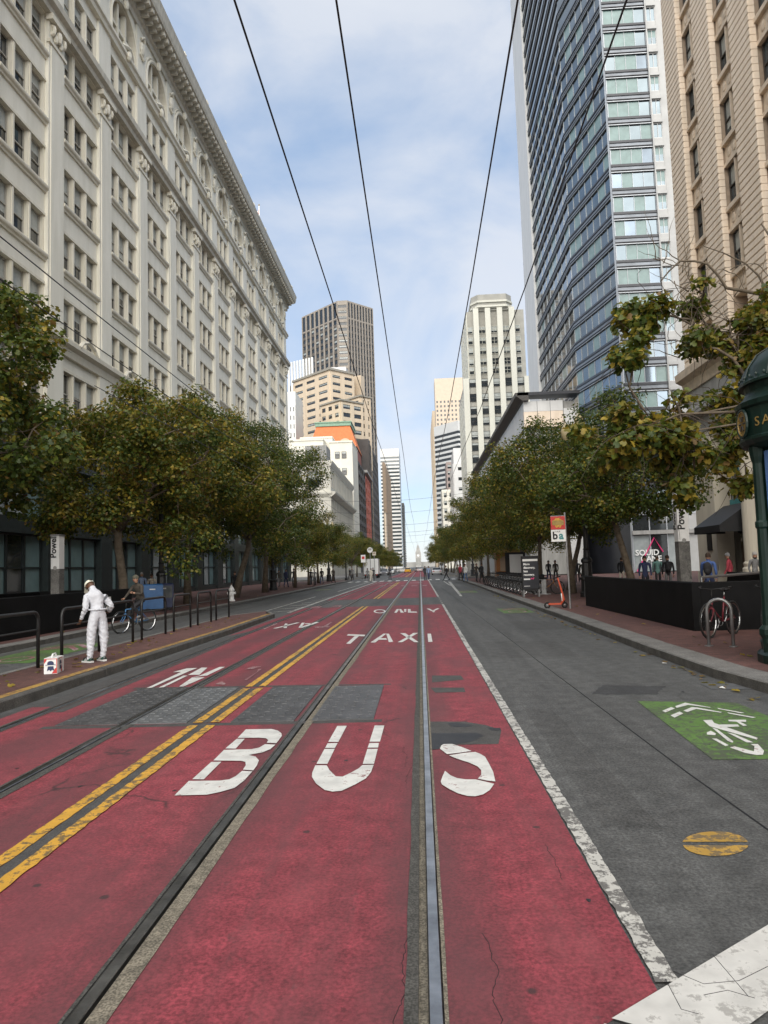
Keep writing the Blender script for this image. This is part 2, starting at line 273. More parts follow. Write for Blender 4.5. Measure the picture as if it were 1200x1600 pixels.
# facade frame: n outward normal, u=(n.y,-n.x) so that local x=u, y=n, z=up
class Fr:
    def __init__(s, ox, oy, n): s.o = (ox, oy); l = math.hypot(*n); s.n = (n[0]/l, n[1]/l); s.u = (s.n[1], -s.n[0]); s.rz = math.atan2(s.u[1], s.u[0])
    def p(s, a, d, z): return (s.o[0]+s.u[0]*a+s.n[0]*d, s.o[1]+s.u[1]*a+s.n[1]*d, z)
    def box(s, mb, a0, a1, d0, d1, z0, z1, m):
        mb.hexa([s.p(a0, d0, z0), s.p(a1, d0, z0), s.p(a1, d1, z0), s.p(a0, d1, z0), s.p(a0, d0, z1), s.p(a1, d0, z1), s.p(a1, d1, z1), s.p(a0, d1, z1)], m)
    def prof(s, mb, a0, a1, prof, m):        # extrude an outline (d,z) along the wall
        n = len(prof); ar = sum(prof[i][0]*prof[(i+1) % n][1]-prof[(i+1) % n][0]*prof[i][1] for i in range(n))
        if ar > 0: prof = prof[::-1]
        vs = [s.p(a0, d, z) for d, z in prof]+[s.p(a1, d, z) for d, z in prof]
        mb.add(vs, [tuple(range(n)), tuple(range(2*n-1, n-1, -1))]+[(i, n+i, n+(i+1) % n, (i+1) % n) for i in range(n)], m)
WPROTO = {}
def wproto(w, h, frm='sash', lights=2, variant=0, bar=0.06, cols=1, gl='glass_dark', bl='blind'):
    k = (round(w, 2), round(h, 2), frm, lights, variant, cols, gl, bl)
    if k in WPROTO: return WPROTO[k]
    f = MB(); b = bar
    f.box(-w/2, -0.06, 0, -w/2+b, 0.03, h, frm); f.box(w/2-b, -0.06, 0, w/2, 0.03, h, frm); f.box(-w/2+b, -0.06, 0, w/2-b, 0.03, b, frm); f.box(-w/2+b, -0.06, h-b, w/2-b, 0.03, h, frm)
    for i in range(1, lights): z = h*i/lights; f.box(-w/2+b, -0.055, z-b*0.45, w/2-b, 0.028, z+b*0.45, frm)
    for i in range(1, cols): x = -w/2+w*i/cols; f.box(x-b*0.4, -0.057, b, x+b*0.4, 0.026, h-b, frm)
    p = MB(); cut = [h, h*0.5, h*0.72, h*0.3, h*0.55][variant % 5]
    y = -0.045
    p.add([(-w/2+b, y, b), (w/2-b, y, b), (w/2-b, y, cut), (-w/2+b, y, cut)], [(3, 2, 1, 0)], gl)
    if cut < h: p.add([(-w/2+b, y, cut), (w/2-b, y, cut), (w/2-b, y, h-b), (-w/2+b, y, h-b)], [(3, 2, 1, 0)], bl)
    WPROTO[k] = (f.mesh('window'), p.mesh('pane')); return WPROTO[k]
def place_windows(parent, items, cap=300, name='window', far='far_windows', child='pane'):
    """items: (pos, rz, (frame mesh, pane mesh))"""
    items = sorted(items, key=lambda it: Vector(it[0]).length)
    for pos, rz, (fm, pm) in items[:cap]:
        o = new(name, fm, parent, pos, rz); new(child, pm, o)
    rest = items[cap:]
    if rest:
        mb = MB()
        for pos, rz, ms in rest:
            c, s = math.cos(rz), math.sin(rz)
            for me in ms:
                vs = [(pos[0]+v.co.x*c-v.co.y*s, pos[1]+v.co.x*s+v.co.y*c, pos[2]+v.co.z) for v in me.vertices]
                for p in me.polygons: mb.add([vs[i] for i in p.vertices], [tuple(range(len(p.vertices)))], me.materials[p.material_index])
        stuff(mb.build(far, parent))
def grid(mb, fr, a0, a1, z0, z1, nc, nr, pier, span, depth, m, wins, frm='sash_dark', lights=2, cols=1, variants=(0, 1, 2, 3, 4), gl='glass_dark', bl='blind', mspan=None, skip=None, edge=None):
    """piers and spandrels proud of recessed windows"""
    bw = (a1-a0)/nc; bh = (z1-z0)/nr
    for i in range(nc+1): 
        a = a0+i*bw; w = pier/2
        fr.box(mb, max(a0, a-w), min(a1, a+w), -depth-0.1, 0.02, z0, z1, m)
    for j in range(nr+1):
        z = z0+j*bh
        for i in range(nc): fr.box(mb, a0+i*bw+pier/2, a0+(i+1)*bw-pier/2, -depth-0.1, -0.03, max(z0, z-span/2), min(z1, z+span/2), mspan or m)
    for i in range(nc):
        for j in range(nr):
            if skip and skip(i, j): continue
            w = bw-pier-0.02; h = bh-span-0.02
            wins.append((fr.p(a0+(i+0.5)*bw, -depth+0.07, z0+j*bh+span/2+0.01), fr.rz, wproto(w, h, frm, lights, rnd.choice(variants), min(0.06, w*0.07), cols, gl, bl)))
# ------------------------------------------------------------------ ground, road, pavements
KZ = 0.15
mb = MB(); mb.box(-3000, -300, -0.6, 3000, 9000, -0.30, 'asphalt'); struct(mb.build('ground'))
RAILS = [-4.99, -3.56, -1.435, 0.0]
road_edges = [-10.0]
SLOT = {0: (0.034, 0.062), 1: (0.034, 0.062), 2: (0.033, 0.055), 3: (0.07, 0.033)}
mb = MB()                                       # roadway in strips with a real slot for every rail
xs = [-10.3]+[v for k, r in enumerate(RAILS) for v in (r-SLOT[k][0], r+SLOT[k][1])]+[5.4]
for i in range(0, len(xs), 2):
    for y0, y1 in ((-25, 40), (40, 140), (140, 2050)): mb.box(xs[i], y0, -0.28, xs[i+1], y1, 0.0, 'asphalt')
road = struct(mb.build('road'))
for k, r in enumerate(RAILS):                                # rail: head, dark groove, filler strips either side
    mb = MB(); shiny = k in (3,)
    mb.box(r-SLOT[k][0], -25, -0.27, r+SLOT[k][1], 2040, -0.03, 'rail_filler' if k == 3 else 'groove')
    mb.build('rail_groove', road)
    mb = MB(); st = 'rail_steel' if k >= 2 else 'rail_dull'
    if k == 2: st = 'rail_dull'
    prof = [(-0.030, -0.03), (-0.030, 0.003), (-0.024, 0.008), (0.024, 0.008), (0.030, 0.003), (0.030, -0.03)]
    for y0, y1 in ((-25, 30), (30, 150), (150, 2040)):
        s2 = 'rail_steel' if (k >= 2 and y0 > 20) else st
        vs = [(r+a, y0, z) for a, z in prof]+[(r+a, y1, z) for a, z in prof]; n = 6
        mb.add(vs, [(i, i+1, n+i+1, n+i) for i in range(5)], s2)
    mb.build('rail', road)
    mb = MB(); wob = random.Random(k)
    for sgn, w, mt in ((-1, (0.05, 0.03, 0.02, 0.055)[k], 'rail_filler_dark'), (1, (0.05, 0.09, 0.085, 0.018)[k], 'rail_filler')):
        x0 = r-SLOT[k][0] if sgn < 0 else r+SLOT[k][1]
        if k < 2: mt = 'rail_filler_dark'
        y = -4.0; prev = None
        while y < 120:
            st_ = 0.35 if y < 25 else 4
            ww = w*(1+wob.uniform(-0.1, 0.1)); 
            if prev: mb.add([(x0, y-prev[1], 0.0085), (x0, y, 0.0085), (x0+sgn*ww, y, 0.0085), (x0+sgn*prev[0], y-prev[1], 0.0085)], [(0, 1, 2, 3) if sgn < 0 else (3, 2, 1, 0)], mt)
            prev = (ww, st_); y += st_
    mb.build('rail_filler', road)
# red bus lane sheets (4 mm up), with the plain bands the photo shows
LANE_R, LANE_L = 0.90, -5.36
segs = [(LANE_L, -5.03), (-4.925, -3.60), (-3.49, -1.475), (-1.375, -0.075), (0.038, LANE_R)]
cx0, cy0 = 0.65, 2.87; cdx, cdy = 0.92/1.156, 0.70/1.156     # crosswalk direction
def xwalk_y(x): return cy0+(x-cx0)*cdy/cdx
mb = MB()
for a, b in segs:
    mb.sheet([(a, max(-6, xwalk_y(a))), (b, xwalk_y(b)), (b, 32.6), (a, 32.6)], 0.004, 'red_paint')
    mb.sheet([(a, 40.2), (b, 40.2), (b, 88), (a, 88)], 0.004, 'red_paint')
    mb.sheet([(a, 120), (b, 120), (b, 300), (a, 300)], 0.004, 'red_paint')
mb.build('red_lane_paint', road)
def polyG(pts, ox, oy, sc): return [G(ox+x/sc, oy+y/sc) for x, y in pts]
def marking(name, polys, ox, oy, sc, mat, z=0.0125, flip=False):
    mb = MB()
    for p in polys: mb.sheet(polyG(p, ox, oy, sc), z, mat)
    return mb.build(name, road)
B_ = [[(745,128),(985,124),(1045,140),(1078,165),(1082,190),(1032,258),(940,255),(955,230),(935,212),(860,207),(668,208)],[(660,217),(735,217),(650,310),(553,308)],
 [(1022,272),(975,315),(900,345),(770,370),(835,385),(868,420),(850,465),(815,515),(718,508),(745,465),(740,435),(700,425),(440,422),(540,322),(800,315),(870,300),(925,268)],[(420,436),(515,434),(350,600),(243,598)],
 [(210,615),(500,612),(590,600),(650,570),(710,520),(805,525),(730,610),(640,680),(500,720),(380,745),(75,752)]]
U_ = [[(428,120),(540,118),(440,308),(322,308)],[(315,325),(432,322),(400,380),(285,380)],[(278,392),(398,390),(312,568),(183,568)],[(866,115),(980,115),(928,305),(806,305)],[(804,322),(916,320),(906,375),(784,377)],[(780,392),(902,390),(858,568),(726,568)],
 [(170,585),(305,585),(335,640),(410,715),(490,718),(590,670),(680,620),(722,582),(855,578),(825,660),(770,735),(640,810),(480,885),(370,895),(280,875),(180,800),(130,720),(135,670)]]
S_ = [[(250,345),(265,310),(290,297),(375,295),(470,325),(580,370),(450,388),(325,403)],[(345,415),(500,390),(620,380),(670,400),(720,430),(760,500),(805,590),(828,690),(740,680),(645,660),(680,620),(680,570),(640,530),(550,490),(480,468),(400,440)],
 [(303,578),(360,625),(430,655),(520,668),(620,668),(720,690),(815,715),(770,780),(700,825),(620,845),(540,842),(440,815),(340,765),(270,720),(258,690),(275,640)]]
marking('lane_letter', B_, 260, 1120, 6, 'white_paint'); marking('lane_letter', U_, 470, 1120, 7.5, 'white_paint'); marking('lane_letter', S_, 650, 1120, 6.6667, 'white_paint')
o4 = (520, 935, 6)
marking('lane_letter', [[(145,340),(305,345),(298,360),(130,352)],[(205,358),(245,358),(165,430),(125,430)]], *o4, 'white_paint')
marking('lane_letter', [[(475,335),(500,335),(400,418),(352,418)],[(501,335),(525,335),(567,412),(525,415)],[(446,378),(500,378),(510,392),(430,392)]], *o4, 'white_paint')
marking('lane_letter', [[(630,330),(680,330),(805,415),(765,415)],[(755,328),(800,328),(735,366),(697,366)],[(690,370),(728,372),(650,415),(608,415)]], *o4, 'white_paint')
marking('lane_letter', [[(888,335),(920,335),(935,412),(895,413)]], *o4, 'white_paint')
ring = lambda cx, cy, rx, ry, tx, ty, n=20: [[(cx+rx*math.cos(2*PI*i/n), cy+ry*math.sin(2*PI*i/n)), (cx+rx*math.cos(2*PI*(i+1)/n), cy+ry*math.sin(2*PI*(i+1)/n)), (cx+(rx-tx)*math.cos(2*PI*(i+1)/n), cy+(ry-ty)*math.sin(2*PI*(i+1)/n)), (cx+(rx-tx)*math.cos(2*PI*i/n), cy+(ry-ty)*math.sin(2*PI*i/n))] for i in range(n)]
marking('lane_letter', ring(440, 124, 57, 18, 16, 6), *o4, 'white_paint')
marking('lane_letter', [[(600,103),(622,103),(600,137),(575,137)],[(623,103),(640,103),(668,137),(636,137)],[(669,103),(690,103),(688,130),(669,130)]], *o4, 'white_paint')
marking('lane_letter', [[(703,103),(728,103),(732,125),(705,125)],[(705,126),(785,126),(792,136),(703,136)]], *o4, 'white_paint')
marking('lane_letter', [[(878,98),(905,98),(945,120),(925,122)],[(980,95),(1000,98),(950,121),(935,116)],[(930,123),(950,122),(960,130),(940,133)]], *o4, 'white_paint')
o5 = (400, 935, 8.571)
marking('lane_letter', [[(80,418),(120,418),(295,342),(260,340)]], *o5, 'white_worn')
marking('lane_letter', [[(225,408),(270,408),(590,330),(545,328)],[(395,338),(422,345),(412,402),(372,402),(365,380)]], *o5, 'white_paint')
marking('lane_letter', [[(615,330),(655,330),(612,388),(570,392)],[(560,399),(620,397),(850,325),(800,320)],[(660,338),(750,338),(742,350),(652,348)]], *o5, 'white_paint')
marking('lane_letter', [[(1000,322),(1020,325),(945,378),(905,380)],[(790,387),(985,379),(985,389),(790,396)]], *o5, 'white_worn')
marking('lane_letter', [[(720,130),(790,110),(890,108),(840,135),(760,140)]], *o5, 'white_worn'); marking('lane_letter', [[(980,128),(1060,100),(1160,95),(1105,125),(1110,108),(1050,112)]], *o5, 'white_worn')
o6 = (220, 1025, 6)
marking('lane_letter', [[(50,310),(100,305),(450,150),(530,118),(430,122),(300,158),(380,155),(215,233)]], *o6, 'white_paint')
marking('lane_letter', [[(165,305),(215,300),(440,190),(400,190)],[(441,185),(570,115),(625,115),(550,182)],[(552,190),(740,108),(790,108),(620,190),(490,204)],[(480,208),(600,207),(400,293),(360,293)]], *o6, 'white_paint')
marking('lane_letter', [[(970,135),(1050,105),(1130,105),(1050,128)],[(1100,130),(1138,125),(1000,230),(970,230),(1090,155)],[(700,270),(760,240),(800,265),(770,280)]], *o6, 'white_worn')
# second set of lettering far off, before the far crosswalk
for px0, px1, y_ in ((592, 602, 915.5), (609, 620, 915.2), (627, 634, 915.5), (643, 652, 915.5), (660, 667, 915), (592, 598, 911.5), (604, 614, 911.5), (640, 660, 911)):
    a, b = G(px0, y_), G(px1, y_); mb = MB(); mb.box(a[0], a[1]-0.9, 0.005, b[0], a[1]+0.9, 0.0125, 'white_worn'); mb.build('lane_letter', road)
# lines
def line(name, x0, x1, y0, y1, mat, z=0.0127, wob=0.0, seed=1):
    r = random.Random(seed); mb = MB(); y = y0; L_, R_ = [], []
    while y < y1:
        L_.append((x0+r.uniform(-wob, wob), y)); R_.append((x1+r.uniform(-wob, wob), y)); y += 0.07 if (wob and y < 14) else (0.4 if y < 40 else 8)
    L_.append((x0, y1)); R_.append((x1, y1))
    for i in range(len(L_)-1): mb.sheet([L_[i], R_[i], R_[i+1], L_[i+1]], z, mat)
    return mb.build(name, road)
line('lane_line', 0.91, 1.005, xwalk_y(0.95)+0.02, 32.4, 'white_line', wob=0.006); line('lane_line', 0.91, 1.01, 40.5, 90, 'white_line')
for y in (33.4, 35.2, 37.4, 39): line('lane_line', 0.92, 1.0, y, y+0.5, 'white_line')
for y0, y1, m_ in ((-2, 8.2, 'yellow_paint'), (8.35, 10.7, 'yellow_paint'), (10.85, 32.6, 'yellow_paint'), (40.2, 82, 'yellow_paint'), (125, 300, 'yellow_paint')):
    line('centre_line', -2.41-0.105, -2.41, y0, y1, m_, wob=0.006 if y0 < 20 else 0); line('centre_line', -2.41-0.31, -2.41-0.205, y0, y1, m_, wob=0.006, seed=3)
    mb = MB(); mb.sheet([(-2.615, y0), (-2.515, y0), (-2.515, y1), (-2.615, y1)], 0.0085, 'patch'); mb.build('centre_gap', road)
line('lane_line', -5.62, -5.44, 29.5, 90, 'white_line'); line('lane_line', -6.9, -6.78, 29, 46, 'white_line'); line('lane_line', -6.5, -6.36, 55, 90, 'white_line')
for i in range(6):                                            # hatching beyond the island
    y = 29.6+i*2.6; mb = MB(); w = max(0.15, 1.2-i*0.18); mb.sheet([(-5.66, y+1.1), (-5.66, y+1.35), (-5.66-w, y+0.25), (-5.66-w, y)], 0.0126, 'white_line'); mb.build('hatch_stripe', road)
for i in range(14):                                          # zebra bars far off
    x = -9.3+i*1.02; mb = MB(); mb.sheet([(x, 89.5), (x+0.5, 89.5), (x+0.5, 93.5), (x, 93.5)], 0.0126, 'white_paint'); mb.build('crosswalk_bar', road)
line('lane_line', 2.5, 2.64, 62, 80, 'white_line')
marking('turn_line', [[(7,5),(17,5),(62,60),(52,60)]], 697, 907, 2.4, 'white_line')
# crosswalk edge in the near right corner
px_, py_ = -cdy, cdx
def xw(s, w): return (cx0+cdx*s-px_*w, cy0+cdy*s-py_*w)
mb = MB(); mb.sheet([xw(0.02, 0.0), xw(3.2, 0.0), xw(3.2, 0.33), xw(0.18, 0.33)], 0.0128, 'white_cross'); mb.build('crosswalk_bar', road)
mb = MB(); mb.sheet([xw(-2.6, 0.0), xw(-0.02, 0.0), xw(0.1, 0.33), xw(-2.6, 0.33)], 0.0092, 'white_line'); mb.build('crosswalk_bar', road)
MATS['white_paint_cracked'] = MATS['white_paint']
mb = MB()                                                     # cracks running through the paint
for pts in ([(905,485),(1000,525),(1110,515),(1200,470)],[(880,510),(930,605),(985,620)],[(1030,435),(1140,565)],[(1000,560),(1075,545),(1160,570)]):
    q = [G(600+x/2, 1280+y/2) for x, y in pts]; mb.tube([(a, b, 0.0122) for a, b in q], 0.0022, 'tar', 4)
mb.build('paint_crack', road)
# cracks in the red surface
mb = MB(); r = random.Random(5)
for x, y0, y1 in ((0.235, 2.55, 3.55), (-0.19, 2.7, 3.7), (-0.17, 5.9, 6.6), (-0.21, 6.3, 7.1), (0.72, 4.1, 4.6)):
    pts = []; y = y0; xx = x
    while y < y1: pts.append((xx, y, 0.0043)); y += r.uniform(0.015, 0.05); xx += r.uniform(-0.012, 0.012)
    mb.tube(pts, 0.0016, 'tar', 4)
mb.build('surface_crack', road)
# patches and tar
marking('asphalt_patch', [[(140,55),(500,55),(720,90),(890,145),(860,290),(440,297),(150,350)]], 650, 1120, 6.6667, 'patch', 0.0062)
marking('tar_stain', [[(145,180),(640,175),(705,205),(600,260),(430,290),(260,296),(240,345),(150,352)]], 650, 1120, 6.6667, 'tar', 0.0082)
marking('tar_stain', [[(330,75),(420,68),(600,95),(520,115),(380,112)]], 650, 1120, 6.6667, 'tar', 0.0082); marking('tar_stain', [[(750,120),(880,125),(885,150),(780,150)]], 650, 1120, 6.6667, 'tar', 0.0083)
marking('asphalt_patch', [[(150,112),(240,112),(250,125),(150,134)],[(145,150),(250,150),(255,164),(160,166)]], 600, 1000, 2, 'patch', 0.0062)
mb = MB(); mb.sheet([(LANE_L, 9.6), (-5.06, 9.6), (-5.06, 21), (LANE_L, 19.5)], 0.0056, 'patch'); mb.sheet([(-4.87, 9.2), (-4.72, 9.2), (-4.82, 18), (-4.87, 18)], 0.0056, 'patch'); mb.build('asphalt_patch', road)
# little splats of gum and grit, each with its own outline
for i in range(34):
    x, y = r.uniform(-4.5, 3.6), r.uniform(3.0, 13); 
    if any(abs(x-q) < 0.2 for q in RAILS): continue
    s = r.uniform(0.007, 0.026); mb = MB(); mb.sheet([(x+s*r.uniform(0.5, 1.2)*math.cos(a*PI/4), y+s*1.3*r.uniform(0.5, 1.2)*math.sin(a*PI/4)) for a in range(8)], 0.0061, 'tar'); mb.build('gum_spot', road)
for pts in ([(2.2, 9.6), (3.0, 9.5), (3.3, 10.1), (2.5, 10.3)], [(1.3, 13.5), (2.9, 13.4), (2.95, 16.2), (1.35, 16.4)], [(2.6, 19), (3.9, 19), (3.9, 21.6), (2.6, 21.8)], [(1.15, 4.9), (1.5, 4.85), (1.52, 8.7), (1.18, 8.8)], [(-9.7, 12), (-8.4, 12), (-8.4, 14.2), (-9.7, 14.4)]):
    mb = MB(); n = len(pts); q = []
    for i in range(n):
        (xa_, ya_), (xb_, yb_) = pts[i], pts[(i+1) % n]
        for k in range(10): q.append((xa_+(xb_-xa_)*k/10+r.uniform(-0.02, 0.02), ya_+(yb_-ya_)*k/10+r.uniform(-0.03, 0.03)))
    mb.sheet(q, 0.0021, 'asphalt_old' if pts[0][0] != 2.2 else 'asphalt_dark'); mb.build('asphalt_patch', road)
# seam and darker old patch in the kerb lane
mb = MB(); mb.tube([(1.62, 60, 0.001), (1.9, 30, 0.001), (2.05, 12, 0.001), (2.12, 6, 0.001), (2.25, 2, 0.001)], 0.008, 'tar', 4); mb.build('road_seam', road)
# bicycle symbols
mb = MB(); mb.sheet([(2.47, 6.42), (3.75, 6.38), (3.72, 8.85), (2.62, 9.08)], 0.0042, 'green_paint'); gp = mb.build('bike_lane_patch', road)
o7 = (990, 1080, 5.714)
marking('bike_symbol', [[(255,182),(335,148),(370,160),(285,195)],[(372,140),(460,108),(490,115),(690,150),(680,153),(490,128),(385,155)],[(330,222),(410,188),(445,205),(365,242)],[(445,180),(520,148),(570,152),(790,193),(775,198),(560,165),(480,192)],[(745,155),(990,200),(960,203),(760,165)],[(835,195),(1095,240),(1060,245),(850,205)]], *o7, 'white_paint', 0.0085)
marking('bike_symbol', [[(620,265),(700,262),(720,290),(1110,425),(1100,440),(680,320)],[(700,332),(745,345),(890,455),(885,468),(840,450)],[(835,375),(900,390),(1070,465),(1010,465)],[(860,510),(900,500),(1075,545),(1080,500),(1045,480),(1110,480),(1165,540),(1155,575),(1100,578),(1000,560)],[(700,430),(740,430),(850,490),(820,498)],[(655,375),(690,360),(735,385),(730,400),(655,395)],[(845,262),(1005,262),(1005,280),(950,280),(1015,312),(980,318),(920,280),(850,275)],[(760,305),(930,303),(945,322),(830,328)]], *o7, 'white_paint', 0.0085)
for x0, x1, y0, y1 in ((2.9, 4.0, 25.4, 28.2), (2.4, 3.6, 45, 48.5), (-9.6, -8.2, 14.6, 18.6), (-9, -7.8, 60, 63)):
    mb = MB(); mb.sheet([(x0, y0), (x1, y0), (x1, y1), (x0, y1)], 0.0042, 'green_paint'); mb.build('bike_lane_patch', road)
    mb = MB(); xm = (x0+x1)/2
    for q in (0.2, 0.33): mb.sheet([(x0+0.15, y0+(y1-y0)*(q+0.35)), (xm, y0+(y1-y0)*(q+0.55)), (xm, y0+(y1-y0)*(q+0.62)), (x0+0.15, y0+(y1-y0)*(q+0.42))], 0.0085, 'white_worn'); mb.sheet([(x1-0.15, y0+(y1-y0)*(q+0.35)), (xm+0.002, y0+(y1-y0)*(q+0.55)), (xm+0.002, y0+(y1-y0)*(q+0.62)), (x1-0.15, y0+(y1-y0)*(q+0.42))], 0.0085, 'white_worn')
    for q in range(12): a, b = 2*PI*q/12, 2*PI*(q+1)/12; mb.sheet([(xm+0.34*math.cos(a), y0+0.7+0.5*math.sin(a)), (xm+0.34*math.cos(b), y0+0.7+0.5*math.sin(b)), (xm+0.26*math.cos(b), y0+0.7+0.4*math.sin(b)), (xm+0.26*math.cos(a), y0+0.7+0.4*math.sin(a))], 0.0085, 'white_worn')
    mb.build('bike_symbol', road)
marking('survey_mark', [[(1035+103*math.cos(a), 78+38*math.sin(a)) for a in np.linspace(PI+0.14, 2*PI-0.14, 18)], [(1037+103*math.cos(a), 79+38*math.sin(a)) for a in np.linspace(0.12, PI-0.12, 18)]], 600, 1280, 2, 'yellow_worn', 0.0045)
# patterned steel plates in the track bed
def plate(x0, x1, y0, y1, mat, seed):
    mb = MB(); mb.box(x0, y0, 0.005, x1, y1, 0.016, mat); r = random.Random(seed)
    nx = max(3, int((x1-x0)/0.11)); ny = int((y1-y0)/0.16)
    for i in range(nx):
        for j in range(ny):
            x = x0+(i+0.5)*(x1-x0)/nx; y = y0+(j+0.5)*(y1-y0)/ny; s = 0.032
            if (i+j) % 2: mb.bbox(x-s, y-0.012, 0.016, x+s, y+0.012, 0.021, mat, 0.004)
            else: mb.bbox(x-0.012, y-s, 0.016, x+0.012, y+s, 0.021, mat, 0.004)
    mb.build('cover_plate', road)
plate(-4.38, -3.61, 8.36, 10.86, 'plate_steel', 1); plate(-3.475, -2.80, 8.36, 10.78, 'plate_light', 2); plate(-2.27, -1.53, 8.34, 10.74, 'plate_steel', 3); plate(-1.32, -0.60, 8.34, 10.68, 'plate_steel', 4)
mb = MB(); mb.sheet([(-4.5, 8.2), (-0.5, 8.2), (-0.5, 8.34), (-4.5, 8.34)], 0.0055, 'patch'); mb.sheet([(-4.5, 10.9), (-0.5, 10.75), (-0.5, 10.85), (-4.5, 11.05)], 0.0055, 'patch'); mb.sheet([(-2.80, 8.34), (-2.72, 8.34), (-2.72, 10.78), (-2.80, 10.78)], 0.0055, 'patch'); mb.build('asphalt_patch', road)
# utility cover by the right kerb
mb = MB(); q = [G(x, y) for x, y in ((1092, 1068), (1152, 1068), (1178, 1077), (1112, 1077))]; mb.sheet(q, 0.004, 'plate_light'); mb.build('drain_cover', road)
# ---- pavements with kerb stones
KR = [(4.75, -20), (4.45, 6), (4.34, 9.4), (4.19, 10.7), (4.18, 14.1), (4.26, 20.1), (4.33, 40), (4.48, 57), (4.5, 78), (4.5, 88)]
def along(poly, step):
    out_ = []; 
    for (x0, y0), (x1, y1) in zip(poly, poly[1:]):
        n = max(1, round(math.hypot(x1-x0, y1-y0)/step))
        out_ += [(x0+(x1-x0)*i/n, y0+(y1-y0)*i/n) for i in range(n)]
    return out_+[poly[-1]]
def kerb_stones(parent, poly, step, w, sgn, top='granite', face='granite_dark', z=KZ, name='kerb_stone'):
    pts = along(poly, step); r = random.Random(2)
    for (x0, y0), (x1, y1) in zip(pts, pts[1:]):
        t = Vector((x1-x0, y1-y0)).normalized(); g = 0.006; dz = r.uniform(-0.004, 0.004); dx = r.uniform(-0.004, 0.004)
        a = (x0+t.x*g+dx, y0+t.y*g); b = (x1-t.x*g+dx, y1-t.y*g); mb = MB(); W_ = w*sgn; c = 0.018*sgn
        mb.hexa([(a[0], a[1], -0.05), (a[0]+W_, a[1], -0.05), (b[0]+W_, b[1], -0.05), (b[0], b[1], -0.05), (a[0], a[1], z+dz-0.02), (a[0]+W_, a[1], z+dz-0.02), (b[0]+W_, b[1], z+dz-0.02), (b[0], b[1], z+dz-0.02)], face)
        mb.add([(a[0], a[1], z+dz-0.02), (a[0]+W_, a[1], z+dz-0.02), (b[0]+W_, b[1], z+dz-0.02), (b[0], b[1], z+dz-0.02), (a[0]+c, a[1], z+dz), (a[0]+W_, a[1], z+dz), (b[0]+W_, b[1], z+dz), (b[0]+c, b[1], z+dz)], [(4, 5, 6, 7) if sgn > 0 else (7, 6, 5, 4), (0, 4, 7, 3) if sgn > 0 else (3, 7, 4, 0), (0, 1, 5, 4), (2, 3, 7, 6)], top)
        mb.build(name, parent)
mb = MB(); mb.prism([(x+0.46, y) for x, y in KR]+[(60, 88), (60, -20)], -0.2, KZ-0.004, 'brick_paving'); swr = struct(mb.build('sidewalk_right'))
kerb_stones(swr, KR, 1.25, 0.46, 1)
mb = MB(); mb.prism([(4.5, 116), (4.5, 2040), (60, 2040), (60, 116)], -0.2, KZ-0.004, 'concrete_paving'); mb.box(4.3, 116, -0.1, 4.5, 2040, KZ, 'granite'); struct(mb.build('sidewalk_right_far'))
KL = [(-10.05, -20), (-10.05, 16), (-10.1, 26), (-9.75, 41), (-9.7, 60), (-9.7, 100)]
mb = MB(); mb.prism([(x-0.4, y) for x, y in KL]+[(-60, 100), (-60, -20)], -0.2, KZ-0.004, 'brick_paving'); swl = struct(mb.build('sidewalk_left'))
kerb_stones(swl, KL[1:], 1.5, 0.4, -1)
mb = MB(); mb.box(-10.45, -20, -0.1, -10.05, 15.98, KZ, 'granite_dark'); mb.build('kerb_stone', swl)
mb = MB(); mb.prism([(-9.9, 116), (-9.9, 2040), (-60, 2040), (-60, 116)], -0.2, KZ-0.004, 'concrete_paving'); mb.box(-9.9, 116, -0.1, -9.7, 2040, KZ, 'granite'); struct(mb.build('sidewalk_left_far'))
# boarding island with yellow edge strip
ISL = [(-5.62, -20), (-5.60, 9.2), (-5.56, 14), (-5.45, 20), (-5.55, 26.8)]
mb = MB(); mb.prism([(x-0.3, y) for x, y in ISL]+[(-6.3, 28.6), (-7.1, 26.5), (-7.15, 16), (-7.12, -20)], -0.2, KZ-0.004, 'brick_paving'); isl = struct(mb.build('boarding_island'))
kerb_stones(isl, ISL[1:], 1.5, 0.14, -1, 'granite_dark', 'granite_dark'); mb = MB(); mb.box(-5.76, -20, -0.05, -5.62, 9.18, KZ, 'granite_dark'); mb.build('kerb_stone', isl)
pts = along(ISL, 1.0); mb = MB()
for (x0, y0), (x1, y1) in zip(pts, pts[1:]): mb.add([(x0-0.145, y0, KZ+0.002), (x0-0.30, y0, KZ+0.002), (x1-0.30, y1, KZ+0.002), (x1-0.145, y1, KZ+0.002)], [(0, 3, 2, 1)], 'yellow_strip')
for f in range(len(mb.f)): mb.f[f] = mb.f[f][::-1]
mb.build('yellow_edge_strip', isl)
mb = MB(); mb.box(-7.28, -20, -0.05, -7.13, 16, KZ, 'granite'); mb.hexa([(-7.3, 16, -0.05), (-7.15, 16, -0.05), (-7.1, 26.5, -0.05), (-7.25, 26.5, -0.05), (-7.3, 16, KZ), (-7.15, 16, KZ), (-7.1, 26.5, KZ), (-7.25, 26.5, KZ)], 'granite'); mb.hexa([(-7.25, 26.5, -0.05), (-7.1, 26.5, -0.05), (-6.3, 28.6, -0.05), (-6.35, 28.75, -0.05), (-7.25, 26.5, KZ), (-7.1, 26.5, KZ), (-6.3, 28.6, KZ), (-6.35, 28.75, KZ)], 'granite'); mb.hexa([(-6.35, 28.75, -0.05), (-6.3, 28.6, -0.05), (-5.69, 26.8, -0.05), (-5.55, 26.8, -0.05), (-6.35, 28.75, KZ), (-6.3, 28.6, KZ), (-5.69, 26.8, KZ), (-5.55, 26.8, KZ)], 'granite'); mb.build('kerb_stone', isl)
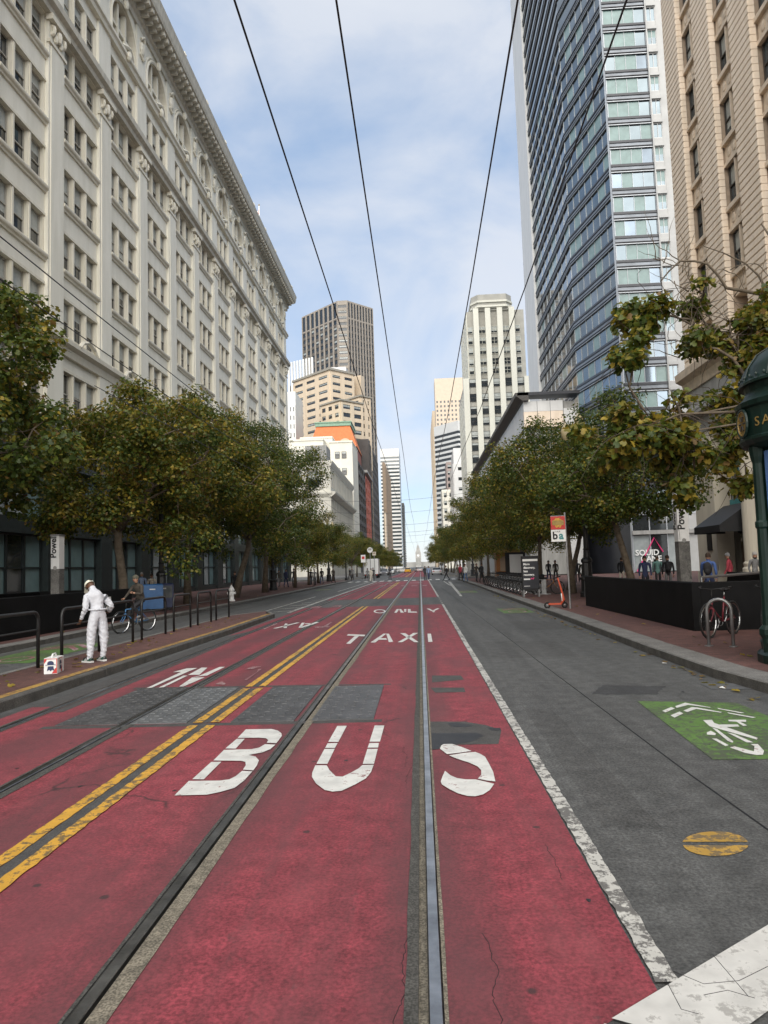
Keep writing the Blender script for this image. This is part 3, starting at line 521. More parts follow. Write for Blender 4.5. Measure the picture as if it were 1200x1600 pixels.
for x, y, m_ in ((4.72, 9.9, 'leaf_brown'), (4.05, 11.1, 'leaf_brown'), (4.08, 11.25, 'leaf_yellow'), (4.02, 10.95, 'leaf_brown'), (4.0, 12.2, 'white'), (3.95, 9.8, 'white')):
    s = 0.05; a = rnd.uniform(0, 6); mb = MB(); mb.add([(x+s*math.cos(a+k*1.05)*(1 if k % 2 else 0.55), y+s*math.sin(a+k*1.05)*(1 if k % 2 else 0.55), (KZ if x > 4.4 else 0)+0.012+0.008*(k % 3)) for k in range(6)], [tuple(range(6))], m_); tag(mb.build('litter'), {'white': 'scrap of white paper by the right kerb' , 'leaf_brown': 'fallen brown leaf lying by the right kerb', 'leaf_yellow': 'fallen yellow leaf in the right gutter'}[m_], 'litter', 'litter along the right kerb')
# ------------------------------------------------------------------ the long white terracotta building on the left
XL, XR = -20.8, 15.8
tb = thing('terracotta_building', 'long cream terracotta office building with arched top storey lining the left side', 'building', (0, 0, 0))
fl = Fr(XL, 0, (1, 0))                                        # a = -Y
def lb(mb, y0, y1, d0, d1, z0, z1, m): mb.box(XL+d0, y0, z0, XL+d1, y1, z1, m)
BAY = 6.65; PC = [39.4+BAY*k for k in range(-4, 12)]; YEND = PC[-1]+1.0
core = MB(); core.box(-48, -28, 0, XL-0.75, YEND-0.1, 46.2, 'terracotta'); lb(core, -28, PC[0]-0.95, -0.74, 0.0, 0, 46.2, 'terracotta')
lb(core, YEND-1.9, YEND, -0.74, -0.02, 10.6, 46.2, 'terracotta'); core.box(-48, YEND-0.098, 0, XL-0.76, YEND, 46.0, 'terracotta')
wins = []; SILL = [16.2+4.08*r for r in range(5)]
PW = 0.92                                                     # pilaster half width
for k in range(len(PC)-1):
    y0, y1 = PC[k]+PW, PC[k+1]-PW; w = y1-y0; ww = 1.30; mul = (w-3*ww-0.24)/2
    rows = [(11.6, 2.5)]+[(z, 2.32) for z in SILL]+[(36.75, 2.25)]
    for z, h in rows:
        for j in range(3):
            yc = y0+0.12+ww/2+j*(ww+mul); wins.append(((XL-0.36, yc, z), fl.rz, wproto(ww, h, 'sash', 2, rnd.choice((1, 1, 2, 4, 0, 3, 1)), 0.07)))
            if j < 2: lb(core, yc+ww/2, yc+ww/2+mul, -0.74, -0.13, z-0.2, z+h+0.2, 'terracotta_trim'); lb(core, yc+ww/2+0.09, yc+ww/2+mul-0.09, -0.13, -0.08, z-0.1, z+h, 'terracotta_trim')
        lb(core, y0, y0+0.12, -0.74, -0.13, z-0.2, z+h+0.2, 'terracotta_trim'); lb(core, y1-0.12, y1, -0.74, -0.13, z-0.2, z+h+0.2, 'terracotta_trim')
    for a, b in zip(rows, rows[1:]):                            # spandrel between storeys
        zt = a[0]+a[1]; zb = b[0]; lb(core, y0, y1, -0.74, -0.10, zt, zb-0.18, 'terracotta')
        lb(core, y0, y1, -0.10, -0.045, zt, zt+0.16, 'terracotta_trim')
        if zb-zt > 1 and zb < 36: 
            s = MB(); fl.prof(s, -y1, -y0, [(-0.12, zb-0.42), (0.0, zb-0.40), (0.03, zb-0.30), (0.13, zb-0.22), (0.16, zb-0.14), (0.16, zb-0.04), (-0.12, zb)], 'terracotta_trim'); s.build('sill', tb)
    lb(core, y0, y1, -0.74, -0.10, 39.2, 40.3, 'terracotta')
core.build('wall', tb)
for y in PC:                                                  # pilasters with capitals, one by one
    mb = MB(); lb(mb, y-PW, y+PW, -0.74, 0.10, 10.6, 34.9, 'terracotta'); lb(mb, y-PW+0.22, y+PW-0.22, 0.10, 0.15, 16.8, 33.2, 'terracotta'); lb(mb, y-PW, y+PW, -0.74, 0.06, 36.1, 46.2, 'terracotta'); mb.build('pilaster', tb)
    mb = MB(); lb(mb, y-PW-0.08, y+PW+0.08, 0.0, 0.22, 33.2, 33.4, 'terracotta_trim'); lb(mb, y-PW-0.14, y+PW+0.14, 0.0, 0.42, 34.55, 34.9, 'terracotta_trim')
    for s in (-1, 1):
        mb.tube([(XL+0.16+0.13*math.cos(a), y+s*0.62, 34.15+0.28*math.sin(a)) for a in np.linspace(0, 2*PI, 9)[:-1]], 0.11, 'terracotta_trim', 6, closed=True); mb.ball((XL+0.2, y+s*0.3, 33.8), (0.14, 0.2, 0.3), 'terracotta_trim', 6, 4)
    mb.ball((XL+0.26, y, 34.1), (0.18, 0.24, 0.4), 'terracotta_trim', 6, 5); mb.build('capital', tb)
    mb = MB()                                                 # cartouche beside the arches and the antefix on the roof
    mb.ball((XL+0.12, y, 43.6), (0.2, 0.42, 0.6), 'terracotta_trim', 8, 5); mb.tube([(XL+0.15, y-0.3, 44.3), (XL+0.25, y, 44.6), (XL+0.15, y+0.3, 44.3)], 0.12, 'terracotta_trim', 6); mb.tube([(XL+0.1, y-0.45, 43.0), (XL+0.2, y, 42.7), (XL+0.1, y+0.45, 43.0)], 0.1, 'terracotta_trim', 6); mb.build('cartouche', tb)
    mb = MB(); x = XL+1.35; mb.box(x-0.16, y-0.22, 47.5, x+0.16, y+0.22, 47.75, 'cornice'); mb.lathe([(0.2, 47.75), (0.12, 47.85), (0.22, 48.05), (0.05, 48.45), (0.0, 48.5)], 'cornice', 6, (x, y)); mb.tube([(x, y-0.3, 47.9), (x, y-0.36, 48.2), (x, y-0.2, 48.3)], 0.06, 'cornice', 5); mb.tube([(x, y+0.3, 47.9), (x, y+0.36, 48.2), (x, y+0.2, 48.3)], 0.06, 'cornice', 5); mb.build('antefix', tb)
mb = MB(); y0, y1 = -28, YEND+0.5                             # string courses and main cornice
fl.prof(mb, -y1, -y0, [(-0.3, 34.9), (0.3, 34.92), (0.36, 35.2), (0.62, 35.35), (0.66, 35.75), (0.45, 35.95), (-0.3, 36.1)], 'cornice'); mb.build('string_course', tb)
mb = MB(); fl.prof(mb, -y1, -y0, [(-0.3, 14.95), (0.15, 14.97), (0.25, 15.4), (0.55, 15.55), (0.58, 15.8), (0.2, 16.0), (-0.3, 16.05)], 'terracotta_trim'); mb.build('string_course', tb)
mb = MB(); fl.prof(mb, -y1, -y0, [(-0.3, 40.0), (0.22, 40.02), (0.28, 40.3), (0.42, 40.4), (0.42, 40.62), (-0.3, 40.7)], 'terracotta_trim'); mb.build('string_course', tb)
mb = MB(); fl.prof(mb, -(YEND+1.7), -y0, [(-0.6, 45.1), (0.1, 45.1), (0.14, 45.5), (0.35, 45.6), (0.35, 46.15), (1.45, 46.42), (1.55, 46.7), (1.62, 47.1), (1.72, 47.45), (1.2, 47.5), (-0.6, 47.5)], 'cornice'); mb.build('cornice', tb)
mb = MB(); mb.box(-48, YEND-0.05, 46.2, XL-0.2, YEND+1.65, 47.45, 'cornice'); mb.build('cornice_return', tb)
mod = MB(); mod.prism([(0.36, -0.17), (1.35, -0.17), (1.35, 0.17), (0.36, 0.17)], 46.0, 46.34, 'cornice'); mod.prism([(0.36, -0.13), (0.95, -0.13), (0.95, 0.13), (0.36, 0.13)], 45.72, 46.0, 'cornice'); mm = mod.mesh('modillion')
y = 22.0
while y < YEND+1.2: new('modillion', mm, tb, (XL, y, 0)); y += BAY/8
# arched top storey: one arch panel per bay, shared
y0, y1 = PW, BAY-PW; w = y1-y0; R = w/2-0.25; cz = 42.2; cy = BAY/2; ar = MB()
n = 20
arc = [(cy-R*math.cos(PI*i/n), cz+R*math.sin(PI*i/n)) for i in range(n+1)]
def outer(i):
    a = PI*i/n; dy, dz = -math.cos(a), math.sin(a); t = min((w/2)/abs(dy) if abs(dy) > 1e-6 else 9e9, (45.1-cz)/dz if dz > 1e-6 else 9e9); return (cy+dy*t, cz+dz*t)
ou = [outer(i) for i in range(n+1)]
for i in range(n):
    q = [arc[i], arc[i+1], ou[i+1], ou[i]]; ar.add([(-0.06, a, b) for a, b in q], [(0, 1, 2, 3)], 'terracotta'); ar.add([(-0.06, *arc[i]), (-0.06, *arc[i+1]), (-0.6, *arc[i+1]), (-0.6, *arc[i])], [(3, 2, 1, 0)], 'terracotta_trim')
for a0, a1 in ((y0, cy-R), (cy+R, y1)): ar.box(-0.6, a0, 40.5, -0.06, a1, cz, 'terracotta')
pa = [(cy-(R+0.16)*math.cos(PI*i/n), cz+(R+0.16)*math.sin(PI*i/n)) for i in range(n+1)]; ar.tube([(0.02, pa[0][0], 40.7)]+[(0.02, a, b) for a, b in pa]+[(0.02, pa[-1][0], 40.7)], 0.15, 'terracotta_trim', 6)
pb = [(cy-(R+0.42)*math.cos(PI*i/n), cz+(R+0.42)*math.sin(PI*i/n)) for i in range(n+1)]; ar.tube([(0.0, a, b) for a, b in pb], 0.09, 'terracotta_trim', 5)
ar.ball((0.2, cy, cz+R+0.25), (0.22, 0.25, 0.42), 'terracotta_trim', 6, 5)
for s in (-1, 1): ar.box(-0.55, cy+s*0.68-0.14, 40.6, -0.14, cy+s*0.68+0.14, cz+R*0.93, 'terracotta_trim')
ar.box(-0.55, cy-R, 42.25, -0.2, cy+R, 42.5, 'terracotta_trim')
ar.tube([(0.25, cy-0.9, 40.75), (0.38, cy-0.4, 40.95), (0.42, cy, 41.05), (0.38, cy+0.4, 40.95), (0.25, cy+0.9, 40.75)], 0.17, 'terracotta_trim', 6); ar.ball((0.4, cy, 40.5), (0.22, 0.3, 0.4), 'terracotta_trim', 6, 5)
arm = ar.mesh('arch')
gl = MB(); gl.add([(-0.5, cy-R, 40.5), (-0.5, cy+R, 40.5)]+[(-0.5, a, b) for a, b in arc[::-1]], [tuple(range(n+3))], 'glass_dark'); gm = gl.mesh('arched_pane')
bl_ = MB(); bl_.box(-0.49, cy-0.5, 41.6, -0.48, cy+0.5, 43.9, 'blind'); bm_ = bl_.mesh('roller_blind')
pd = MB(); pd.tube([(0.5, cy-1.2, 15.75), (0.5, cy-0.8, 16.15), (0.5, cy, 16.4), (0.5, cy+0.8, 16.15), (0.5, cy+1.2, 15.75)], 0.13, 'terracotta_trim', 6); pdm = pd.mesh('sill_pediment')
for k in range(len(PC)-1):
    a = new('arch', arm, tb, (XL, PC[k], 0)); p = new('arched_pane', gm, a); 
    if k % 3: new('roller_blind', bm_, a)
    new('sill_pediment', pdm, tb, (XL, PC[k], 0))
place_windows(tb, wins)
# dark storefront under it
mb = MB(); lb(mb, -28, YEND, -0.7, 0.12, 4.15, 4.95, 'shop_frame'); lb(mb, -28, YEND, -0.7, 0.3, 8.1, 8.7, 'shop_frame'); lb(mb, -28, YEND, -0.7, 0.1, 8.7, 10.6, 'shop_frame'); lb(mb, -28, YEND, -0.6, 0.02, 0.1, 0.55, 'shop_frame'); mb.build('shop_fascia', tb)
for y in PC:
    mb = MB(); lb(mb, y-0.8, y+0.8, -0.7, 0.16, 0.1, 8.1, 'shop_frame'); mb.build('shop_pier', tb)
SHW = {}
for k in range(1, len(PC)-1):
    y0, y1 = PC[k]+0.8, PC[k+1]-0.8; w = (y1-y0)/3
    for j in range(3):
        for z, h, g in ((0.56, 3.58, rnd.choice(('shop_glass', 'shop_glass', 'glass_mid', 'shop_glass_pale') if PC[k] > 50 else ('shop_glass',))), (4.96, 3.1, rnd.choice(('shop_glass_pale', 'glass_mid', 'shop_glass')))):
            if k in (3, 5) and j == 1 and z < 1: g = 'glass_dark'
            o = new('shop_window', wproto(w, h, 'shop_frame', 2, 0, 0.09, 1, g)[0], tb, (XL-0.28, y0+(j+0.5)*w, z), fl.rz); new('pane', wproto(w, h, 'shop_frame', 2, 0, 0.09, 1, g)[1], o)
fp = thing('flagpole', 'thin flagpole with a flag on the roof of the long terracotta building', 'flagpole', (-22.5, 103, 46.2))
mb = MB(); mb.tube([(0, 0, 0), (0, 0, 11)], [0.13, 0.08], 'white', 6); mb.ball((0, 0, 11.1), 0.14, 'gold', 6, 5); mb.build('pole', fp)
mb = MB(); 
for i in range(6): a, b = i*0.25, (i+1)*0.25; mb.add([(-a*0.7, 0.15*math.sin(i), 10.6-a*0.9), (-b*0.7, 0.15*math.sin(i+1), 10.6-b*0.9), (-b*0.7, 0.15*math.sin(i+1), 8.9-b*0.9), (-a*0.7, 0.15*math.sin(i), 8.9-a*0.9)], [(0, 1, 2, 3)], ('red', 'white', 'navy')[i % 3])
mb.build('flag', fp)
# ------------------------------------------------------------------ tan rusticated building on the right
tn = thing('tan_building', 'tan stone office building with grooved rusticated piers at the right edge', 'building')
fr = Fr(XR, 0, (-1, 0))                                       # a = Y
MOD, PWD = 4.05, 2.0; far_y = 41.2; NB = 8; ZB, ZT = 12.6, 48.0
core = MB(); core.box(XR+0.9, -6, 0, 48, far_y-0.02, 48.5, 'tan_joint'); 
for k in range(NB): 
    y1 = far_y-k*MOD; y0 = y1-PWD; fr.box(core, y0+0.06, y1-0.06, -0.9, -0.05, ZB, ZT, 'tan_joint')
core.box(XR+0.01, far_y-0.02, 12.6, 48, far_y+0.1, 48, 'tan_stone')
core.build('wall', tn)
st = MB(); c = 0.035; zz = 0.35; g = 0.012
def vee(mb, a0, a1, d0, d1, z0, z1, m):                       # block with chamfered edges
    mb.box(d0, a0, z0, d1-c, a1, z1, m); q = [(d1-c, a0, z0), (d1-c, a1, z0), (d1-c, a1, z1), (d1-c, a0, z1), (d1, a0+c, z0+c), (d1, a1-c, z0+c), (d1, a1-c, z1-c), (d1, a0+c, z1-c)]
    mb.add(q, [(4, 5, 6, 7), (0, 1, 5, 4), (1, 2, 6, 5), (2, 3, 7, 6), (3, 0, 4, 7)], m)
vee(st, 0, PWD, 0.0, 0.30, g, zz-g, 'tan_stone'); 
for i in range(len(st.v)): x, y, z = st.v[i]; st.v[i] = (-x+0.2, y, z)
st.f = [f[::-1] for f in st.f]
# returns on the near side so the joint turns the corner
stm = st.mesh('stone_course'); items = []
for k in range(NB):
    z = ZB
    while z < ZT: items.append((XR, far_y-k*MOD-PWD, z)); z += zz
vis = [it for it in items if it[1] > 26 and it[2] < 40]; vis.sort(key=lambda p: Vector(p).length); one = vis[:300]; rest = [it for it in items if it not in set(one)]
for p in one: new('stone_course', stm, tn, p)
mb = MB()
for p in rest:
    for f, mi in zip(st.f, st.m): mb.add([(st.v[i][0]+p[0], st.v[i][1]+p[1], st.v[i][2]+p[2]) for i in f], [(0, 1, 2, 3)], 'tan_stone')
stuff(mb.build('stone_courses', tn))
wins = []
for k in range(NB):
    y1 = far_y-k*MOD-PWD; y0 = y1-(MOD-PWD)
    for r in range(10):
        z = 15.75+3.4*r
        for j in range(2): wins.append((fr.p(y0+0.06+0.97*(j+0.5), -0.40, z), fr.rz, wproto(0.93, 2.05, 'sash_dark', 2, rnd.choice((0, 0, 1, 3)), 0.07, 1, 'glass_mid')))
        mb = MB(); fr.box(mb, y0-0.05, y1+0.05, -0.9, -0.12, z-0.25, z-0.02, 'tan_trim'); fr.box(mb, y0-0.03, y1+0.03, -0.9, -0.3, z-1.15, z-0.25, 'tan_trim')
        for q in range(3): mb.ball((XR+0.3, y0+0.45+0.57*q, z-0.7), (0.07, 0.22, 0.28), 'tan_trim', 6, 4)
        mb.build('spandrel', tn); mb = MB(); fr.box(mb, y0-0.05, y1+0.05, -0.9, -0.2, z+2.07, z+2.27, 'tan_trim'); mb.build('lintel', tn)
        mb = MB(); fr.box(mb, y0+0.97, y0+1.08, -0.55, -0.25, z, z+2.06, 'tan_trim'); mb.build('mullion', tn)
place_windows(tn, wins)
mb = MB(); fr.prof(mb, -6, far_y+0.3, [(-0.9, 11.2), (0.1, 11.2), (0.2, 11.7), (0.55, 11.9), (0.6, 12.3), (0.2, 12.55), (-0.9, 12.6)], 'tan_trim'); mb.build('cornice', tn)
mb = MB(); fr.prof(mb, -6, far_y, [(-0.9, 8.6), (0.05, 8.6), (0.12, 9.3), (0.5, 9.6), (0.5, 9.9), (0.05, 10.2), (0.0, 11.2), (-0.9, 11.2)], 'grey_stone'); mb.build('entablature', tn)
def pier(y0, y1): mb = MB(); fr.box(mb, y0, y1, -0.9, 0.0, 0.1, 8.6, 'cream_stone'); fr.box(mb, y0-0.06, y1+0.06, -0.9, 0.08, 0.1, 1.0, 'cream_stone'); fr.box(mb, y0-0.05, y1+0.05, -0.9, 0.07, 7.9, 8.3, 'cream_stone'); mb.build('pier', tn)
pier(38.6, 41.2); pier(29.5, 31.0)
for y in (34.3, 27.0): 
    mb = MB(); mb.box(XR-0.6, y-0.62, 0.1, XR+0.6, y+0.62, 1.0, 'cream_stone'); mb.lathe([(0.62, 1.0), (0.62, 1.15), (0.55, 1.25), (0.58, 1.4), (0.5, 1.5), (0.49, 4), (0.43, 7.8), (0.5, 7.9), (0.48, 8.0), (0.6, 8.3), (0.6, 8.6)], 'cream_stone', 20, (XR+0.0, y)); mb.build('column', tn, smooth=False)
mb = MB(); fr.box(mb, 31.0, 38.6, -1.2, -0.9, 0.1, 8.6, 'grey_stone'); fr.box(mb, 35.2, 38.0, -0.9, -0.7, 4.6, 7.0, 'grey_stone')
mb.tube([(XR+0.75, 35.3, 6.6), (XR+0.6, 36.0, 7.2), (XR+0.55, 36.6, 7.35), (XR+0.6, 37.2, 7.2), (XR+0.75, 37.9, 6.6)], 0.18, 'grey_stone', 6); mb.ball((XR+0.6, 36.6, 7.7), (0.3, 0.5, 0.5), 'grey_stone', 8, 6); mb.build('doorway_surround', tn)
mb = MB(); fr.box(mb, 35.5, 37.7, -0.69, -0.62, 4.7, 6.5, 'glass_dark'); fr.box(mb, 35.3, 37.9, -0.69, -0.5, 4.3, 4.7, 'teal'); fr.box(mb, 36.5, 36.7, -0.62, -0.52, 4.7, 6.5, 'teal'); fr.box(mb, 35.3, 37.9, -0.89, -0.62, 0.1, 3.6, 'glass_dark'); fr.box(mb, 31.6, 34, -0.89, -0.62, 0.5, 7, 'glass_dark'); mb.build('door', tn)
mb = MB(); mb.add([(XR+0.3, 35.0, 4.4), (XR+0.3, 38.2, 4.4), (XR-1.3, 38.2, 3.3), (XR-1.3, 35.0, 3.3), (XR-1.3, 38.2, 2.95), (XR-1.3, 35.0, 2.95), (XR+0.3, 35.0, 2.95), (XR+0.3, 38.2, 2.95)], [(0, 1, 2, 3), (3, 2, 4, 5), (0, 3, 5, 6), (1, 7, 4, 2)], 'black'); mb.build('awning', tn)
mb = MB(); mb.tube([(XR-0.55, 40.0, 7.0), (XR-0.7, 40.0, 7.1), (XR-0.75, 40.0, 6.7), (XR-0.55, 40.0, 6.3), (XR-0.4, 40.0, 5.9), (XR-0.6, 40.0, 5.5)], 0.05, 'iron_black', 6); mb.box(XR-0.85, 39.9, 6.45, XR-0.02, 40.1, 6.6, 'iron_black'); mb.lathe([(0.0, 5.1), (0.1, 5.2), (0.12, 5.4), (0.0, 5.6)], 'globe', 8, (XR-0.6, 40)); mb.build('bracket_lamp', tn)
mb = MB(); mb.box(XR-0.05, 39.2, 2.1, XR-0.005, 39.8, 3.0, 'iron_black'); mb.build('wall_plaque', tn)
# ------------------------------------------------------------------ glass tower behind, with angled curtain wall
gt = thing('glass_tower', 'tall blue glass tower with angled banded curtain wall and white end panel', 'building')
K = 1.55; A_ = (17.6*K, 59.6*K); B2 = (15.8*K, 68.5*K); C2 = (15.8*K, 87.8*K); D2 = (15.8*K, 95.2*K)
FH = 3.3; ZTOP = 122; Z0 = 11.5
mb = MB(); mb.prism([(A_[0]+0.5, A_[1]+0.4), (B2[0]+0.5, B2[1]), (C2[0]+0.5, C2[1]), (70, C2[1]), (70, A_[1]+0.4)], 0, ZTOP-1, 'tower_spandrel'); mb.build('core', gt)
mb = MB(); mb.box(C2[0]-0.35, C2[1]+0.05, 0, 70, D2[1], ZTOP+3, 'tower_white'); mb.build('end_wall', gt)
tpan = []
def tproto(w, h, m):
    k = ('t', round(w, 2), round(h, 2), m)
    if k not in WPROTO:
        a = MB(); t = 0.05; a.box(-w/2, -0.05, 0, -w/2+t, 0.08, h, 'mullion'); a.box(-w/2+t, -0.05, 0, w/2, 0.07, t*0.8, 'mullion')
        b = MB(); b.add([(-w/2+t, 0, t*0.8), (w/2, 0, t*0.8), (w/2, 0, h), (-w/2+t, 0, h)], [(3, 2, 1, 0)], m); WPROTO[k] = (a.mesh('glass_panel'), b.mesh('pane'))
    return WPROTO[k]
def tface(P, Q, npan, cur, seed, sp='tower_spandrel_grey'):
    """curtain wall running from P to Q (outside on the left of P->Q reversed by Fr)"""
    dx, dy = Q[0]-P[0], Q[1]-P[1]; ln = math.hypot(dx, dy); f = Fr(P[0], P[1], (-dy, dx))
    r = random.Random(seed); sp_mb = MB(); fin = MB(); z = Z0; row = 0
    while z < ZTOP-3:
        f.box(sp_mb, 0, ln, -0.3, 0.02, z+2.05, z+2.34, 'tower_spandrel'); f.box(sp_mb, 0, ln, -0.3, 0.005, z+2.34, z+2.9, sp); f.box(sp_mb, 0, ln, -0.3, 0.02, z+2.9, z+FH, 'tower_spandrel')
        for zz_ in (2.1, 2.36, 2.92): f.box(fin, -0.05, ln+0.05, 0.02, 0.12, z+zz_, z+zz_+0.09, 'mullion' if zz_ < 2.3 else 'tower_spandrel')
        if z < 84:
            w = ln/npan
            for i in range(npan):
                m = 'tower_curtain' if r.random() < cur*(0.4+0.9*(abs(i-npan/2) < npan*0.3)) and z > 22 else ('tower_glass' if r.random() < 0.75 else 'tower_glass_dark')
                if z < 26: m = r.choice(('tower_glass_dark', 'tower_glass_dark', 'tower_curtain' if z > 20 else 'tower_glass_dark'))
                tpan.append((f.p((i+0.5)*w, -0.12, z), f.rz, tproto(w, 2.05, m)))
        else: f.box(sp_mb, 0, ln, -0.3, -0.1, z, z+2.05, 'tower_glass')
        z += FH; row += 1
    sp_mb.build('spandrel_band', gt); fin.build('fin', gt)
A2 = (A_[0]+5.7, A_[1])
def tf(P, Q, *a):                                             # choose the order whose normal faces the street
    dx, dy = Q[0]-P[0], Q[1]-P[1]; n = (-dy, dx); mid = ((P[0]+Q[0])/2, (P[1]+Q[1])/2)
    if n[0]*(0-mid[0])+n[1]*(0-mid[1]) < 0: P, Q = Q, P
    tface(P, Q, *a)
tf(A_, A2, 4, 0.62, 1); tf(A_, B2, 7, 0.22, 2); tf(B2, C2, 9, 0.16, 3)
place_windows(gt, tpan, 300, 'glass_panel', 'far_glass_panels')
mb = MB(); wl = Fr(A2[0]+14, A_[1], (0, -1)); M('tower_pale', (0.42, 0.42, 0.41), 0.6, 0.08, 0.7); wl.box(mb, 0, 12.6, -0.5, 0.1, 0, ZTOP, 'tower_pale'); wl.box(mb, 13.85, 14, -0.5, 0.25, 0, ZTOP, 'tower_pale'); mb.build('white_pier', gt); wins = []
mb = MB()
for r_i in range(34):
    z = Z0+r_i*FH
    if z < 90: wins.append((wl.p(13.2, -0.02, z), wl.rz, wproto(1.2, 2.1, 'tower_white', 1, rnd.choice((0, 1, 3)), 0.08, 2, 'tower_glass', 'tower_curtain')))
    mb = MB(); wl.box(mb, 12.6, 13.85, -0.5, 0.3, z+2.1, z+2.5, 'tower_pale'); wl.box(mb, 12.6, 13.85, -0.5, 0.05, z+2.5, z+FH, 'tower_pale'); mb.build('white_ledge', gt)
place_windows(gt, wins)
mb = MB(); mb.tube([(A_[0]-0.12, A_[1]-0.1, 0.1), (A_[0]-0.12, A_[1]-0.1, ZTOP)], 0.13, 'mullion', 4); mb.build('corner_mullion', gt)
mb = MB(); f = Fr(A2[0]+14, A_[1]-0.0, (0, -1))               # shopfront at the tower's foot
f.box(mb, 0, 19.8, -0.4, 0.15, 7.4, 8.2, 'mullion'); f.box(mb, 0, 19.8, -0.4, 0.1, 10.6, Z0, 'tower_spandrel'); f.box(mb, 0, 19.8, -0.4, 0.5, 4.9, 5.4, 'grey_stone')
for a in np.linspace(0, 19.7, 10): f.box(mb, a-0.06, a+0.06, -0.4, 0.1, 0.1, 10.6, 'mullion')
mb.build('shop_frame', gt)
for i in range(9):
    for z, h, m in ((0.2, 4.6, 'shop_glass_pale' if i in (8, 5, 6) else 'glass_dark'), (5.45, 1.9, 'glass_dark'), (8.25, 2.3, 'tower_glass_dark')):
        mb = MB(); a = i*2.19; f.box(mb, a+0.07, a+2.12, -0.4, -0.02, z, z+h, m); mb.build('shop_window', gt)
sg = thing('shop_sign', 'SQUID GAME shop window graphic with pink triangle in the glass tower storefront', 'sign', (0, 0, 0))
q = AY(1002, 880, A_[1]-0.12); s = 0.083
def TS(x, y): p = AY(x, y, A_[1]-0.14); return (p[0], p[1], p[2])
mb = MB(); mb.tube([TS(996, 893), TS(1022, 840), TS(1036, 862)], 0.09, 'pink', 4); mb.build('triangle', sg)
text('lettering', 'SQUID', 1.0, 'white', sg, frame(TS(993, 868), (1, 0, 0), (0, 0, 1)), 0.03, 0.02); text('lettering', 'GAME', 1.0, 'white', sg, frame(TS(1001, 877.5), (1, 0, 0), (0, 0, 1)), 0.03, 0.02)
# ------------------------------------------------------------------ low grey building with deep eaves, right
lbld = thing('low_grey_building', 'low grey building with deep dark eaves beside the glass tower', 'building')
Ym, Yf, Zm = 102.0, 190.0, 25.2
mb = MB(); mb.box(XR+0.6, Ym+0.3, 0, 23, Yf, Zm-0.3, 'grey_stone'); f1 = Fr(XR, Ym, (-1, 0)); f2 = Fr(23.6, Ym, (0, -1))
f1.box(mb, 0, Yf-Ym, -0.6, 0.05, 21.2, Zm-0.2, 'tower_white'); f1.box(mb, 0, Yf-Ym, -0.6, 0.1, 14.6, 15.6, 'tower_white'); f1.box(mb, 0, Yf-Ym, -0.6, 0.1, 0, 5, 'grey_stone'); f2.box(mb, 0, 2.2, -0.6, 0.02, 0, Zm-1.4, 'tower_white'); f2.box(mb, 2.2, 7.86, -0.6, 0.03, 21.2, 23.5, 'tan_stone'); f2.box(mb, 2.2, 7.87, -0.6, 0.06, 23.5, Zm-0.2, 'tower_white'); f2.box(mb, 2.2, 7.86, -0.6, 0.035, 15.0, 16.2, 'tower_white')
for a in (2.2, 4.05, 5.9): f2.box(mb, a, a+0.05, 0.0, 0.07, 21.2, Zm-0.2, 'tower_spandrel')
mb.build('wall', lbld)
mb = MB(); f1.prof(mb, -0.8, Yf-Ym, [(-0.6, Zm-0.2), (0.3, Zm-0.2), (1.2, Zm+0.5), (1.3, Zm+0.95), (-0.6, Zm+1.0)], 'sash_dark'); mb.box(XR-1.0, Ym-0.8, Zm+0.55, 23.7, Ym+2, Zm+0.98, 'tower_spandrel'); mb.build('eaves', lbld)
wins = []
for i in range(24): 
    a = 0.5+i*3.55; mb = MB(); f1.box(mb, a, a+0.8, -0.6, 0.0, 5, 21.2, 'tower_white'); mb.build('pier', lbld)
    for z, h in ((15.6, 5.6), (5.0, 9.5)): wins.append((f1.p(a+0.8+1.375, -0.3, z), f1.rz, wproto(2.73, h, 'mullion', 2, 0, 0.09, 2, 'glass_mid')))
wins.append((f2.p(4.95, -0.3, 16.2), f2.rz, wproto(5.4, 5.0, 'tower_spandrel', 3, 0, 0.12, 1, 'glass_mid', 'blind')))
place_windows(lbld, wins)
for y0, y1, z in ((Yf+0.3, 200, 24.6), (200.3, 207, 23.2), (207.3, 216, 22.0)):
    b = thing('cornice_building', 'narrow old building with heavy cornice, %s in the row past the low grey building' % {Yf+0.3: 'nearest', 200.3: 'middle', 207.3: 'farthest'}[y0], 'building')
    mb = MB(); mb.box(XR+0.3, y0, 0, 26, y1, z-1.4, 'cream_stone'); f = Fr(XR, y0, (-1, 0)); wins = []; grid(mb, f, 0, y1-y0, 5, z-2, 3, 4, 0.9, 1.6, 0.4, 'cream_stone', wins); mb.build('wall', b); place_windows(b, wins)
    mb = MB(); f.prof(mb, -0.3, y1-y0, [(-0.5, z-1.6), (0.2, z-1.6), (0.4, z-1.1), (1.2, z-0.6), (1.3, z), (-0.5, z)], 'grey_stone'); mb.build('cornice', b)
